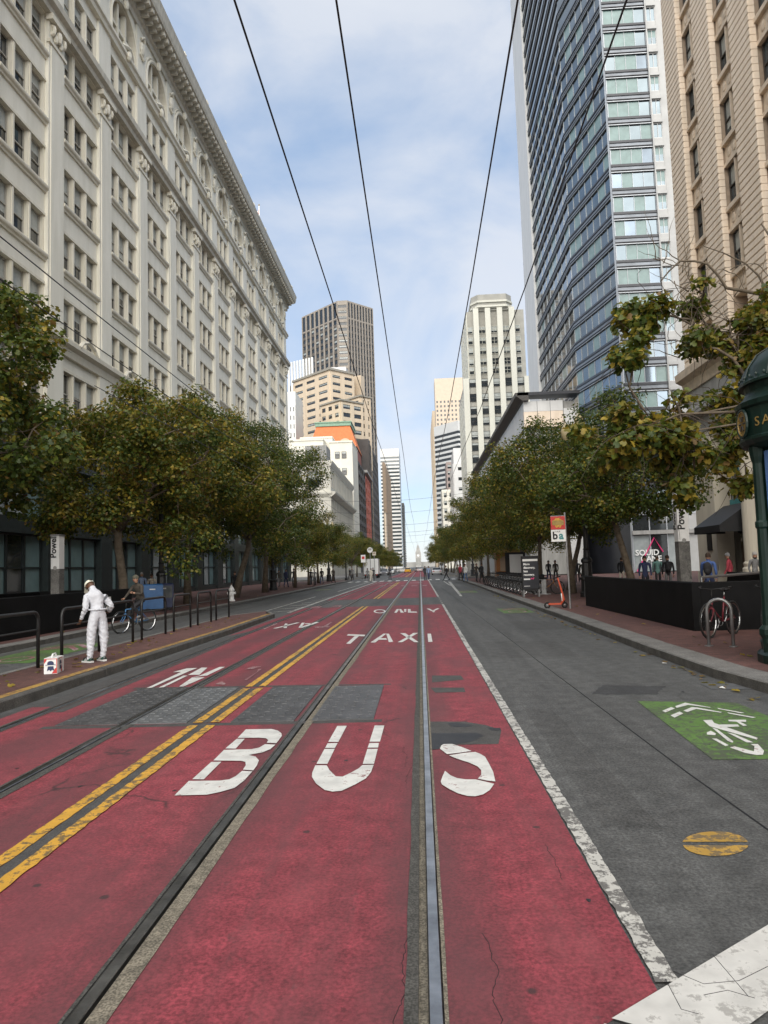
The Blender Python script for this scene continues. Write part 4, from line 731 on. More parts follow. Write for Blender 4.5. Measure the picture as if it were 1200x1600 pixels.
# ------------------------------------------------------------------ art-deco tower
M('deco_white', (0.62, 0.61, 0.53), 0.7, 0.06, 0.3, streak=True); M('deco_grey', (0.36, 0.35, 0.31), 0.75, 0.1, 0.5)
dt = thing('art_deco_tower', 'white art deco tower with vertical piers and stepped crown, right of the street', 'building')
Yd = 225.0; X0, X1 = 17.2, 37.0
def XA(x, y): return AY(x, y, Yd)[0]
def ZA(x, y): return AY(x, y, Yd)[2]
mb = MB(); zt = ZA(727, 485); zsh = ZA(760, 590); ztm = ZA(760, 475); zcr = ZA(760, 459)
XS0, XS1 = XA(726, 650), XA(829, 650)
mb.box(XS0+0.6, Yd+0.8, 0, XS1, Yd+32, zsh-0.5, 'deco_grey'); mb.box(X0+0.9, Yd+1.6, zsh-0.5, X1-0.6, Yd+30, zt, 'deco_grey'); xc0, xc1 = XA(740, 520), XA(802, 520); mb.box(xc0, Yd+1.0, zt, xc1, Yd+22, ztm-0.4, 'deco_grey')
mb.prism([(xc0-0.2, Yd+3), (xc0+1.8, Yd+0.5), (xc1-1.8, Yd+0.5), (xc1+0.2, Yd+3), (xc1+0.2, Yd+20), (xc0-0.2, Yd+20)], ztm-1.2, zcr, 'deco_grey')
for zc in (ztm-0.9, ztm+0.7): mb.prism([(xc0-0.5, Yd+2.8), (xc0+1.6, Yd+0.1), (xc1-1.6, Yd+0.1), (xc1+0.5, Yd+2.8), (xc1+0.5, Yd+20.2), (xc0-0.5, Yd+20.2)], zc, zc+0.6, 'deco_white')
mb.build('wall', dt)
f = Fr(XS1, Yd, (0, -1)); wins = []; mb = MB()
cols = [XA(x, 560) for x in (737, 755.5, 774.5, 793, 812)]      # window column centres
bw = cols[2]-cols[1]
pe = [XS0]+[ (cols[i]+cols[i+1])/2 for i in range(4)]+[XS1]
ROWS = [ZA(760, y) for y in (513, 530, 546, 563, 577, 597, 620, 640, 657, 679, 697, 716, 738, 760, 780, 800)]
for i, xc in enumerate(pe):
    if i == 0: a0, a1 = XS0, cols[0]-1.15
    elif i == 5: a0, a1 = cols[4]+1.15, XS1
    else: a0, a1 = xc-1.15+0.3, xc+1.15-0.3
    top = ztm-1.3 if i in (1, 2, 3, 4) else zsh
    p = MB(); p.box(a0, Yd-0.1, 0, a1, Yd+1.4, top, 'deco_white'); p.build('pier', dt)
    if top > zsh+5 and i in (1, 2, 3, 4): pass
for j, z in enumerate(ROWS):
    for i, xc in enumerate(cols):
        wide = 2.5 if 0 < i < 4 else 1.6
        h = 2.3; 
        if j >= 5: wide = 2.2; h = 2.6
        d = Yd+0.62 if z < zsh else Yd+1.4
        wins.append(((xc, d-0.01, z-h/2), f.rz, wproto(wide, h, 'deco_white' if j < 5 else 'sash_dark', 2, rnd.choice((0, 1, 2, 2, 3, 3, 4)), 0.09, 2 if j < 5 and 0 < i < 4 else 1)))
place_windows(dt, wins)
f3 = Fr(XS0+0.3, Yd+1.2, (-1, 0)); wins = []; mb = MB(); grid(mb, f3, 0, 30, 4, zsh-3, 6, 17, 2.2, 2.0, 0.3, 'deco_white', wins); mb.build('side_wall', dt); place_windows(dt, wins)
f3 = Fr(X0+0.6, Yd+1.7, (-1, 0)); wins = []; mb = MB(); grid(mb, f3, 0, 28, zsh-0.4, zt-0.2, 6, 7, 2.2, 2.0, 0.3, 'deco_white', wins); mb.build('side_wall', dt); place_windows(dt, wins)
# ------------------------------------------------------------------ helper for far boxes with gridded faces
def far_block(name, label, faces, body, mat, group=None, roof=None, cat='building'):
    b = thing(name, label, cat, group=group); mb = MB(); poly, z0, z1 = body; mb.prism(poly, z0, z1, mat); wins = []
    for (P, Q, za, zb, nc, nr, pier, span, kw) in faces:
        n = (-(Q[1]-P[1]), Q[0]-P[0]); mid = ((P[0]+Q[0])/2, (P[1]+Q[1])/2)
        if n[0]*-mid[0]+n[1]*-mid[1] < 0: P, Q = Q, P; n = (-n[0], -n[1])
        f = Fr(P[0]+n[0]/math.hypot(*n)*0.42, P[1]+n[1]/math.hypot(*n)*0.42, n); grid(mb, f, 0, math.hypot(Q[0]-P[0], Q[1]-P[1]), za, zb, nc, nr, pier, span, 0.36, kw.pop('m', mat), wins, **kw)
    mb.build('wall', b); place_windows(b, wins); return b
def rot45(corner, wl_, wr, deep=None):                         # near corner with faces running back left and right
    x, y = corner; Lp = (x-wl_*0.72, y+wl_*0.69); Rp = (x+wr*0.69, y+wr*0.72); return Lp, Rp, (Lp[0]+Rp[0]-x, Lp[1]+Rp[1]-y)
# dark ribbed tower
M('ribs', (0.30, 0.265, 0.225), 0.75, 0.1, 0.4); M('rib_dark', (0.10, 0.09, 0.08), 0.7, 0.15, 0.4)
p0 = AY(527, 470, 446); p1 = AY(542, 470, 446); zt = p0[2]
La = (p0[0]-38*0.72, 446+38*0.69); Rb = (p1[0]+22.5*0.69, 446+22.5*0.72)
far_block('ribbed_tower', 'tall dark brown ribbed tower with a cut corner, tallest on the left', [
    (La, (p0[0], 446), 20, zt-12, 8, 33, 1.6, 1.7, dict(m='ribs', mspan='rib_dark', lights=1, variants=(0, 0, 0, 1))), (p0[:2], p1[:2], 20, zt-2, 1, 40, 0.8, 1.9, dict(m='ribs', lights=1, variants=(0, 2, 1))), (p1[:2], Rb, 20, zt-12, 9, 33, 1.1, 1.6, dict(m='ribs', mspan='rib_dark', lights=1, variants=(0,))),
    (La, (p0[0], 446), zt-12, zt-0.5, 8, 1, 1.6, 1.5, dict(m='ribs', lights=1, variants=(0,))), (p1[:2], Rb, zt-12, zt-0.5, 9, 1, 1.1, 1.5, dict(m='ribs', lights=1, variants=(0,)))],
    ([La, p0[:2], p1[:2], Rb, (Rb[0]-30, Rb[1]+30)], 0, zt, 'rib_dark')[:3], 'ribs')
# beige stepped hotel
M('hotel', (0.60, 0.49, 0.36), 0.7, 0.07, 0.3, streak=True); M('hotel_trim', (0.28, 0.26, 0.22), 0.7, 0.1, 1)
hc = AY(515, 578, 330); zt = hc[2]; Lp, Rp, Bp = rot45(hc[:2], 29, 15)
ht = far_block('stepped_hotel', 'beige hotel block with grouped windows below the ribbed tower', [(Lp, hc[:2], 10, zt-1, 3, 24, 3.0, 2.2, dict(cols=3, lights=1, variants=(0, 1, 2, 3, 1, 1))), (hc[:2], Rp, 10, zt-1, 2, 24, 2.6, 2.2, dict(cols=4, lights=1, variants=(0, 1, 2, 3)))], ([Lp, hc[:2], Rp, Bp], 0, zt), 'hotel')
mb = MB(); c0 = Vector(hc[:2]); o_ = 0.9; mb.prism([(Lp[0]-o_, Lp[1]), (hc[0], hc[1]-o_*1.2), (Rp[0]+o_, Rp[1]), Bp], zt, zt+1.0, 'hotel_trim'); mb.box(hc[0]-2, hc[1]+8, zt+1, hc[0]+7, hc[1]+16, zt+3.5, 'tower_white'); mb.build('roof', ht)
q = AY(568, 590, 350); mb = MB(); mb.prism([(q[0]-9, 350), (q[0]-1, 345), (q[0]+0.5, 349), (q[0]-4, 362)], 0, q[2], 'hotel'); mb.build('rear_wing', ht)
for (px, py, Y, wl_, wr, nr) in ((532, 626, 312, 14, 13, 9), (563, 620, 322, 16, 6, 9)):
    c = AY(px, py, Y); Lp, Rp, Bp = rot45(c[:2], wl_, wr)
    w = far_block('hotel_wing', 'lower beige wing before the hotel, %s' % ('the left one with corner windows' if px == 532 else 'the right one nearer the street'), [(Lp, c[:2], c[2]-34, c[2]-0.6, 3, nr, 2.0, 1.8, dict(cols=2, lights=1, variants=(0, 1, 2))), (c[:2], Rp, c[2]-34, c[2]-0.6, 2, nr, 2.2, 1.8, dict(cols=3, lights=1, variants=(0, 1, 3)))], ([Lp, c[:2], Rp, Bp], 0, c[2]), 'hotel')
    mb = MB(); mb.prism([(Lp[0]-1, Lp[1]), (c[0], c[1]-1.3), (Rp[0]+1, Rp[1]), Bp], c[2], c[2]+0.7, 'hotel_trim'); mb.build('roof', w)
# orange mansard building
M('mansard', (0.62, 0.17, 0.055), 0.7, 0.12, 1.2); M('copper', (0.22, 0.36, 0.26), 0.6, 0.15, 1); M('brick_red', (0.28, 0.10, 0.075), 0.8, 0.12, 2)
ms = thing('mansard_building', 'red brick building with bright orange mansard roof and green copper ridge', 'building')
Y_ = 290; xa, xb = AY(484, 690, Y_)[0], AY(556, 690, Y_)[0]; ze, zr = AY(550, 698, Y_)[2], AY(520, 664, Y_)[2]
mb = MB(); mb.box(xa, Y_, 0, xb, Y_+26, ze, 'brick_red'); mb.build('wall', ms)
mb = MB(); i_ = 2.6; lo = [(xa-0.4, Y_-0.4, ze), (xb+0.4, Y_-0.4, ze), (xb+0.4, Y_+26.4, ze), (xa-0.4, Y_+26.4, ze)]; hi = [(xa+i_, Y_+i_, zr), (xb-i_, Y_+i_, zr), (xb-i_, Y_+26-i_, zr), (xa+i_, Y_+26-i_, zr)]; mb.add(lo+hi, [(4, 5, 6, 7), (0, 1, 5, 4), (1, 2, 6, 5), (2, 3, 7, 6), (3, 0, 4, 7)], 'mansard'); rf = mb.build('roof', ms)
mb = MB(); mb.box(xa+i_-0.5, Y_+i_-0.5, zr, xb-i_+0.5, Y_+26-i_, zr+1.4, 'copper'); mb.box(xa+i_-0.8, Y_+i_-0.8, zr+1.4, xb-i_+0.8, Y_+26-i_, zr+1.8, 'copper'); mb.build('ridge', rf)
mb = MB(); xg = xb-4.4; mb.box(xg-2.6, Y_-0.7, ze-3, xg+2.6, Y_+3, ze+1.0, 'brick_red'); mb.build('dormer_base', rf)
mb2 = MB(); pts = [(xg+2.5*math.cos(a), ze+1.0+2.5*math.sin(a)) for a in np.linspace(0, PI, 11)]; n = len(pts); mb2.add([(x, Y_-0.8, z) for x, z in pts]+[(x, Y_+2.5, z) for x, z in pts], [tuple(range(n-1, -1, -1)), tuple(range(n, 2*n))]+[(i, n+i, n+i+1, i+1)[::-1] for i in range(n-1)]+[(0, n-1, 2*n-1, n)], 'hotel'); mb2.box(xg-1.5, Y_-0.95, ze-0.6, xg+1.5, Y_-0.79, ze+1.6, 'glass_dark'); mb2.build('dormer', rf)
mb = MB(); mb.box(xg-2.6, Y_-0.5, ze-14, xg+2.6, Y_-0.02, ze-0.1, 'brick_red'); mb.box(xg-2.0, Y_-0.9, ze-14, xg-0.6, Y_-0.5, ze-1, 'hotel'); mb.box(xg+2.8, Y_-1, ze-13, xg+4.2, Y_-0.02, ze-0.5, 'hotel'); mb.build('gable', ms)
# white classical block and stepped white rear
M('white_stone', (0.58, 0.56, 0.49), 0.7, 0.08, 0.4, streak=True); M('white_stone2', (0.70, 0.67, 0.58), 0.7, 0.06, 0.4)
cb = thing('classical_block', 'pale classical block with colonnade storeys past the terracotta building', 'building')
Ya, Yb, za = 169.0, 226.0, 28.0
mb = MB(); mb.box(-46, Ya+0.6, 0, XL-0.7, Yb, za-0.6, 'white_stone'); f1 = Fr(XL, Yb, (1, 0)); f2 = Fr(XL, Ya, (0, -1)); wins = []
f1.box(mb, 0, Yb-Ya, -0.7, 0.0, 26.2, za-0.6, 'white_stone'); f1.box(mb, 0, Yb-Ya, -0.7, 0.0, 19.6, 21.6, 'white_stone'); f1.box(mb, 0, Yb-Ya, -0.7, 0.05, 0, 5.5, 'white_stone'); f2.box(mb, 0.03, 25, -0.6, 0.03, 0, 21.5, 'white_stone'); f2.box(mb, 0.03, 25, -0.6, 0.03, 25.6, za-0.6, 'white_stone'); f2.box(mb, 0.03, 2.6, -0.6, 0.03, 21.5, 25.6, 'white_stone')
for i in range(5): a = 2.6+i*4.5; f2.box(mb, a+3.0, a+4.5, -0.6, 0.03, 21.5, 25.6, 'white_stone'); wins.append((f2.p(a+1.5, -0.3, 21.5), f2.rz, wproto(2.9, 4.05, 'white_stone', 2, 4, 0.12, 2, 'glass_mid')))
mb.build('wall', cb); nb = 16; bw = (Yb-Ya)/nb
for i in range(nb+1):
    for z0, z1 in ((21.6, 26.2), (5.5, 19.6)): p = MB(); f1.box(p, max(0, i*bw-0.55), min(Yb-Ya, i*bw+0.55), -0.7, 0.02, z0, z1, 'white_stone'); p.build('pilaster', cb)
    if i < nb:
        for z0, h in ((21.6, 4.6), (5.5, 14.0)): wins.append((f1.p((i+0.5)*bw, -0.4, z0), f1.rz, wproto(bw-1.1, h, 'sash', 2 if h < 6 else 3, 0, 0.12, 2, 'glass_mid')))
place_windows(cb, wins)
for z, d in ((za-0.6, 0.5), (19.9, 1.1)): c = MB(); f1.prof(c, 0, Yb-Ya+0.4, [(-0.5, z-0.8), (0.1, z-0.8), (d, z), (d+0.1, z+0.45), (-0.5, z+0.6)], 'white_stone'); f2.prof(c, -0.2, 25, [(-0.5, z-0.8), (0.1, z-0.8), (d*0.6, z), (d*0.6, z+0.43), (-0.5, z+0.58)], 'white_stone'); c.build('cornice', cb)
q0 = AY(472, 703, 180); q1 = AY(507, 703, 180); pn = MB(); pn.box(q0[0]+2, 172, 27.5, q1[0]+1.5, 180, q0[2]-0.4, 'grey_stone'); pn.build('penthouse', cb)
wb = thing('white_stepped_block', 'plain white stepped building rising behind the classical block', 'building')
for a, b, y_, Y, d in ((446, 505, 690, 232, 14), (470, 519, 686, 238, 14), (515, 552, 692, 230.5, 20)):
    A, B = AY(a, y_, Y), AY(b, y_, Y); mb = MB(); mb.box(A[0], Y, 0, min(B[0], XL-0.1), Y+d, A[2], 'white_stone2'); mb.box(A[0]-0.3, Y-0.3, A[2], min(B[0], XL-0.1)+0.1, Y+d, A[2]+0.5, 'white_stone2'); mb.build('wing', wb)
wins = []; f = Fr(XL-0.4, 230.4, (0, -1))
for i in range(2):
    for z in (28.5, 32.5, 38): wins.append((f.p(2.5+i*2.2, 0.07, z), f.rz, wproto(1.5, 2.2, 'sash_dark', 2, 2, 0.1)))
place_windows(wb, wins)
# narrow charcoal building and salmon facade along the left street line
M('charcoal', (0.075, 0.07, 0.067), 0.7, 0.15, 0.5); M('salmon', (0.52, 0.145, 0.095), 0.75, 0.08, 0.8)
far_block('charcoal_building', 'narrow dark charcoal facade between the classical block and the salmon building', [((XL-0.42, 251), (XL-0.42, 283), 4, 40, 4, 10, 1.8, 1.4, dict(m='charcoal', lights=1, variants=(0,)))], ([(XL-0.5, 251), (XL-0.5, 283), (-28, 283), (-28, 251)], 0, AX(563, 722, XL)[2]), 'charcoal')
sz = AX(572, 741, XL)[2]; sb = far_block('salmon_building', 'narrow salmon red building with vertical window bays left of the street', [((XL-0.42, 284), (XL-0.42, 312), 3, sz-1, 3, 9, 4.2, 1.6, dict(m='salmon', cols=3, lights=1, variants=(0,)))], ([(XL-0.5, 283.2), (XL-0.5, 316), (-30, 316), (-30, 283.2)], 0, sz), 'salmon')
mb = MB(); mb.box(-30, 283, sz, XL+0.9, 316.4, sz+1.0, 'grey_stone'); mb.build('cornice', sb)
far_block('grey_slab', 'dark grey slab facade right of the salmon building', [((XL-0.42, 318), (XL-0.42, 380), 4, 58, 8, 14, 2.6, 1.6, dict(m='charcoal', lights=1, variants=(0,)))], ([(XL-0.5, 317), (XL-0.5, 381), (-34, 381), (-34, 317)], 0, 60), 'charcoal')
M('brown_stone', (0.33, 0.25, 0.18), 0.75, 0.1, 0.5); M('tan_plain', (0.60, 0.50, 0.39), 0.75, 0.06, 0.4)
c1 = AY(597, 722, 470); far_block('brown_building', 'old brown stone office building behind the salmon one', [((c1[0], 470), (XL-0.4, 470), 40, c1[2]-2, 2, 9, 0.8, 2.0, dict(lights=1, variants=(0, 1))), ((XL-0.4, 470.6), (XL-0.4, 560), 10, c1[2]-1, 14, 16, 3.0, 2.0, dict(lights=1, variants=(0,)))], ([(c1[0], 470), (XL-0.5, 470), (XL-0.5, 562), (c1[0], 562)], 0, c1[2]), 'brown_stone')
b = thing('tan_blank_building', 'lower tan blank wall in front of the brown office building', 'building'); q = AY(601, 803, 460); mb = MB(); mb.box(q[0], 455, 0, XL+0.02, 469, q[2], 'tan_plain'); mb.box(q[0], 454.9, q[2], XL+0.2, 469, q[2]+0.6, 'hotel_trim'); mb.build('wall', b)
M('band_white', (0.66, 0.66, 0.64), 0.6, 0.05, 0.2)
def banded(name, label, P, Q, depth, z1, nb, mw, md, frac=0.52, top=4, roof=True):
    b = thing(name, label, 'building'); n = (-(Q[1]-P[1]), Q[0]-P[0]); mid = ((P[0]+Q[0])/2, (P[1]+Q[1])/2)
    if n[0]*-mid[0]+n[1]*-mid[1] < 0: P, Q = Q, P; n = (-n[0], -n[1])
    f = Fr(P[0], P[1], n); ln = math.hypot(Q[0]-P[0], Q[1]-P[1]); mb = MB(); f.box(mb, 0.2, ln-0.2, -depth, -0.6, 0, z1-0.1, md); f.box(mb, 0, ln, -depth-0.2, 0, z1-top, z1, mw); mb.build('core', b); h = (z1-top)/nb
    for j in range(nb): p = MB(); f.box(p, -0.05, ln+0.05, -depth-0.1, 0, j*h, j*h+h*(1-frac), mw); p.build('spandrel_band', b); g_ = MB(); f.box(g_, 0.1, ln-0.1, -depth-0.02, -0.35, j*h+h*(1-frac)+0.02, (j+1)*h-0.02, md); g_.build('ribbon_window', b)
    for s_ in range(8):
        p = MB(); a = ln*(s_+0.5)/8; f.box(p, a-0.15, a+0.15, -0.5, -0.2, 0, z1-top, md); p.build('mullion', b)
    return b
banded('banded_white_tower', 'white tower with dark horizontal window bands near the street end, left', AY(597, 800, 850)[:2], (XL, 850), 60, AY(610, 701, 850)[2], 30, 'band_white', 'glass_mid', 0.5, 10)
banded('dark_far_tower', 'dark slim tower at the far left end of the street', (-34, 1000), (XL+1, 1000), 60, 92, 26, 'charcoal', 'glass_mid', 0.5)
ck = AY(679, 700, 583); wq = 30; banded('black_banded_building', 'white building with wide black window bands left of the art deco tower', (ck[0], 583), (ck[0]+0.616*wq, 583-0.788*wq), 30, AY(690, 664, 575)[2], 27, 'band_white', 'glass_dark', 0.55, 8)
cj = AY(679, 600, 640); jx = cj[0]; jz = AY(690, 591, 640)[2]
far_block('tan_grid_tower', 'tan tower with a grid of small square windows behind the banded building', [((jx, 640), (jx+27, 640), jz-98, jz-20, 8, 19, 1.9, 2.1, dict(lights=1, variants=(0,)))], ([(jx, 640.5), (jx+27, 640.5), (jx+27, 665), (jx, 665)], 0, jz), 'tan_plain')
b = thing('tan_slim_slab', 'slim tan slab edge catching light at the right of the sky gap', 'building'); q = AY(672.5, 672, 800); mb = MB(); mb.box(q[0]+0.3, 700, 0, q[0]+30, 815, q[2], 'hotel'); 
for i in range(22): mb.box(q[0], 702+i*5.1, 0, q[0]+0.3, 704+i*5.1, q[2]-3, 'hotel')
mb.build('wall', b)
c = AY(708, 700, 305); far_block('white_old_building', 'white old building with small square windows left of the art deco tower', [((c[0], 305), (c[0]+11, 305), 6, c[2]-7, 2, 9, 3.4, 3.0, dict(lights=2, variants=(0, 1))), ((c[0], 305), (c[0], 335), 6, c[2]-7, 6, 9, 3.4, 3.0, dict(lights=2, variants=(0,)))], ([(c[0], 305.5), (c[0]+12, 305.5), (c[0]+12, 335), (c[0]+0.4, 335)], 0, c[2]), 'band_white')
M('mauve', (0.30, 0.24, 0.22), 0.75, 0.1, 0.5)
c = AY(697, 722, 430); far_block('mauve_building', 'grey mauve stepped building below the black banded one', [((c[0], 430), (c[0]+12, 430), 10, c[2]-1, 3, 14, 1.4, 1.6, dict(lights=1, variants=(0, 0, 1)))], ([(c[0], 430.5), (c[0]+12, 430.5), (c[0]+12, 450), (c[0], 450)], 0, c[2]), 'mauve')
c = AY(690, 765, 400); far_block('cream_small_building', 'small cream building low down left of the white old building', [((c[0]+0.3, 400), (c[0]+10, 400), 8, c[2]-1, 3, 8, 1.6, 2.0, dict(lights=1, variants=(0, 1)))], ([(c[0], 400.5), (c[0]+11, 400.5), (c[0]+11, 420), (c[0], 420)], 0, c[2]), 'white_stone2')
# left gap: finned tower and white tower with square windows
p = AY(451, 567, 420); q = AY(480, 560, 420); b = thing('finned_tower', 'white tower with vertical fins peeking out left of the ribbed tower', 'building'); mb = MB(); mb.box(p[0], 421, 0, q[0]+4, 445, p[2]-14, 'charcoal'); mb.build('wall', b)
for i in range(9): mb = MB(); x = p[0]+i*(q[0]-p[0]+3)/8; mb.box(x-0.55, 419.6, 0, x+0.55, 421, p[2]+i*0.35, 'band_white'); mb.build('fin', b)
p = AY(446, 612, 300); q = AY(461, 606, 300); far_block('white_square_window_tower', 'white block with dark square windows at the terracotta building corner', [((p[0], 300), (q[0], 300), 20, p[2]-6, 3, 14, 1.0, 1.9, dict(lights=1, variants=(0,)))], ([(p[0], 300.4), (q[0], 300.4), (q[0], 320), (p[0], 320)], 0, p[2]), 'band_white')
# ferry clock tower at the end of the street
ft = thing('clock_tower', 'pale clock tower with pointed top closing the far end of the street', 'tower', (-4.5, 2100, 0))
mb = MB(); mb.box(-110, 9, 0, 110, 30, 15, 'grey_stone'); mb.build('hall', ft)
M('ferry_stone', (0.33, 0.32, 0.30), 0.8, 0.1, 0.2)
mb = MB(); mb.box(-8, -8, 0, 8, 8, 42, 'ferry_stone'); mb.box(-8.8, -8.8, 42, 8.8, 8.8, 43, 'ferry_stone'); mb.box(-6.6, -6.6, 43, 6.6, 6.6, 49, 'ferry_stone'); mb.box(-4.8, -4.8, 49, 4.8, 4.8, 56, 'ferry_stone'); mb.lathe([(3.6, 56), (3.4, 60), (2.2, 63), (0.6, 66), (0.2, 72), (0, 78)], 'grey_stone', 8); mb.build('shaft', ft)
mb = MB(); 
for x in (-5, -1.7, 1.7, 5): mb.box(x-0.7, -8.3, 5, x+0.7, -7.9, 26, 'glass_mid')
mb.build('window_slits', ft); mb = MB(); pts = [(3.4*math.cos(a), 34+3.4*math.sin(a)) for a in np.linspace(0, 2*PI, 17)[:-1]]; mb.add([(x, -8.3, z) for x, z in pts], [tuple(range(16))], 'white'); mb.box(-0.25, -8.5, 34, 0.25, -8.35, 36.8, 'black'); mb.box(0, -8.5, 33.8, 2, -8.35, 34.2, 'black'); mb.build('clock_face', ft)
# ------------------------------------------------------------------ trees
def np_mesh(name, V, Fc, mi, mats):
    me = bpy.data.meshes.new(name); k = Fc.shape[1]; me.vertices.add(len(V)); me.vertices.foreach_set('co', V.astype(np.float32).ravel())
    me.loops.add(Fc.size); me.loops.foreach_set('vertex_index', Fc.astype(np.int32).ravel()); me.polygons.add(len(Fc)); me.polygons.foreach_set('loop_start', np.arange(0, Fc.size, k, dtype=np.int32))
    for m in mats: me.materials.append(MATS[m])
    me.polygons.foreach_set('material_index', mi.astype(np.int32)); me.update(calc_edges=True); return me
# a lobed plane leaf in two folded halves, and a simple folded leaf for far crowns
LOBE = np.array([(0, 0, 0), (0.28, 0.02, 0.05), (0.52, 0.30, 0.09), (0.26, 0.42, 0.05), (0.34, 0.74, 0.06), (0.0, 1.0, -0.05), (-0.28, 0.02, 0.05), (-0.52, 0.30, 0.09), (-0.26, 0.42, 0.05), (-0.34, 0.74, 0.06)], float)
LOBE_F = np.array([(0, 1, 2, 3, 4, 5), (0, 5, 9, 8, 7, 6)])
SIMP = np.array([(0, 0, 0), (0.42, 0.45, 0.1), (0, 1.0, -0.05), (-0.42, 0.45, 0.1)], float); SIMP_F = np.array([(0, 1, 2), (0, 2, 3)])
LEAFM = ['leaf_dark', 'leaf_mid', 'leaf_olive', 'leaf_yellow', 'leaf_brown']
PAL = dict(green=(0.52, 0.36, 0.09, 0.02, 0.01), mixed=(0.34, 0.36, 0.2, 0.06, 0.04), olive=(0.22, 0.34, 0.28, 0.10, 0.06), autumn=(0.20, 0.36, 0.28, 0.10, 0.06))
def rot_basis(nrm, rg):
    n = nrm/np.linalg.norm(nrm, axis=1, keepdims=True); a = rg.normal(size=n.shape); x = np.cross(a, n); x /= np.linalg.norm(x, axis=1, keepdims=True); y = np.cross(n, x); return np.stack([x, y, n], axis=2)
def crown_data(center, rad, ncl, nleaf, size, pal, seed, clr=(0.5, 0.95), hollow=0.55, lobes=None):
    rg = np.random.default_rng(seed); c = np.array(center, float); R = np.array(rad, float)
    d = rg.normal(size=(ncl*3, 3)); d /= np.linalg.norm(d, axis=1, keepdims=True); d[:, 2] = np.where(d[:, 2] < -0.85, -d[:, 2]*0.4, d[:, 2])
    bump = 1+0.22*np.sin(d[:, 0]*3.1+seed)*np.cos(d[:, 1]*2.7-seed)+0.15*np.sin(d[:, 2]*5+seed*2); rr = hollow+(1-hollow)*rg.random(len(d))**0.6
    pts = c+d*R*(rr*bump)[:, None]; pts = pts[:ncl]; cr = rg.uniform(clr[0], clr[1], ncl)
    if lobes: pts = np.array(lobes, float); ncl = len(pts); cr = rg.uniform(clr[0], clr[1], ncl)
    w = cr**2/np.sum(cr**2); ci = rg.choice(ncl, nleaf, p=w); off = rg.normal(size=(nleaf, 3)); off /= np.linalg.norm(off, axis=1, keepdims=True); off *= (rg.random((nleaf, 1))**0.45)*cr[ci][:, None]; off[:, 2] *= 0.72
    P = pts[ci]+off; nrm = off/np.maximum(1e-6, np.linalg.norm(off, axis=1, keepdims=True))*0.7+np.array([0, 0, 0.75])+rg.normal(size=(nleaf, 3))*0.55
    shift = rg.normal(size=ncl)*0.55; base = np.log(np.array(PAL[pal]))
    t = np.array([-1.0, -0.2, 0.5, 1.0, 0.7]); lw = np.exp(base[None]+shift[ci][:, None]*t[None]*1.3); lw /= lw.sum(1, keepdims=True); mi = (rg.random((nleaf, 1)) > np.cumsum(lw, 1)).sum(1).clip(0, 4)
    return pts, P, rot_basis(nrm, rg), size*rg.uniform(0.65, 1.2, nleaf), mi
def leaves_mesh(name, P, B, sz, mi, T, TF):
    V = np.einsum('nij,kj->nki', B, T)*sz[:, None, None]+P[:, None, :]; k = len(T); Fc = (np.arange(len(P))*k)[:, None, None]+TF[None]; return np_mesh(name, V.reshape(-1, 3), Fc.reshape(-1, TF.shape[1]), np.repeat(mi, len(TF)), LEAFM)
def woody(base_path, r0, r1, pts, seed, twig=0.018, nlimb=6, bend=0.5, center=None):
    """tapered trunk, limbs to the biggest clumps, twigs to the rest"""
    rg = random.Random(seed); mb = MB(); bp = [Vector(p) for p in base_path]; n = len(bp)
    mb.tube(bp, [r0*1.35]+[r0+(r1-r0)*i/(n-1) for i in range(1, n)], 'bark', 9); fork = bp[-1]; samples = [(fork, r1)]
    order = list(range(len(pts))); rg.shuffle(order); limbs = order[:nlimb]
    for li in limbs:
        e = Vector(pts[li]); m1 = fork.lerp(e, 0.35)+Vector((rg.uniform(-bend, bend), rg.uniform(-bend, bend), rg.uniform(0.0, bend*1.5))); m2 = fork.lerp(e, 0.7)+Vector((rg.uniform(-bend, bend), rg.uniform(-bend, bend), rg.uniform(0, bend)))
        path = [fork-Vector((0, 0, 0.15)), fork.lerp(m1, 0.5)+Vector((0, 0, 0.06)), m1, m1.lerp(m2, 0.5), m2, e]; rr = [r1*0.8, r1*0.66, r1*0.5, r1*0.4, r1*0.3, r1*0.12]; mb.tube(path, rr, 'bark', 7); samples += [(p, q) for p, q in zip(path[2:], rr[2:])]
    for i in order[nlimb:]:
        e = Vector(pts[i]); s, rr = min(samples, key=lambda t: (t[0]-e).length); m = s.lerp(e, 0.5)+Vector((rg.uniform(-0.2, 0.2), rg.uniform(-0.2, 0.2), rg.uniform(-0.05, 0.25))); mb.tube([s, s.lerp(m, 0.5), m, e], [min(rr*0.7, twig*2.2), twig*1.7, twig*1.2, twig*0.4], 'bark', 5, cap=False); samples.append((m, twig*1.4))
    return mb, samples
def add_twigs(mb, samples, n, ln, seed, r=0.007, droop=0.2):
    rg = random.Random(seed)
    for i in range(n):
        s = rg.choice(samples)[0]; d = Vector((rg.uniform(-1, 1), rg.uniform(-1, 1), rg.uniform(-0.5, 0.9))).normalized(); p = s.copy(); path = [p.copy()]
        for k in range(5): d = (d+Vector((rg.uniform(-0.5, 0.5), rg.uniform(-0.5, 0.5), rg.uniform(-0.5, 0.4)-droop))).normalized(); p = p+d*ln/5; path.append(p.copy())
        mb.tube(path, [r*1.6, r*1.4, r*1.2, r, r*0.8, r*0.5], 'twig', 4, cap=False)
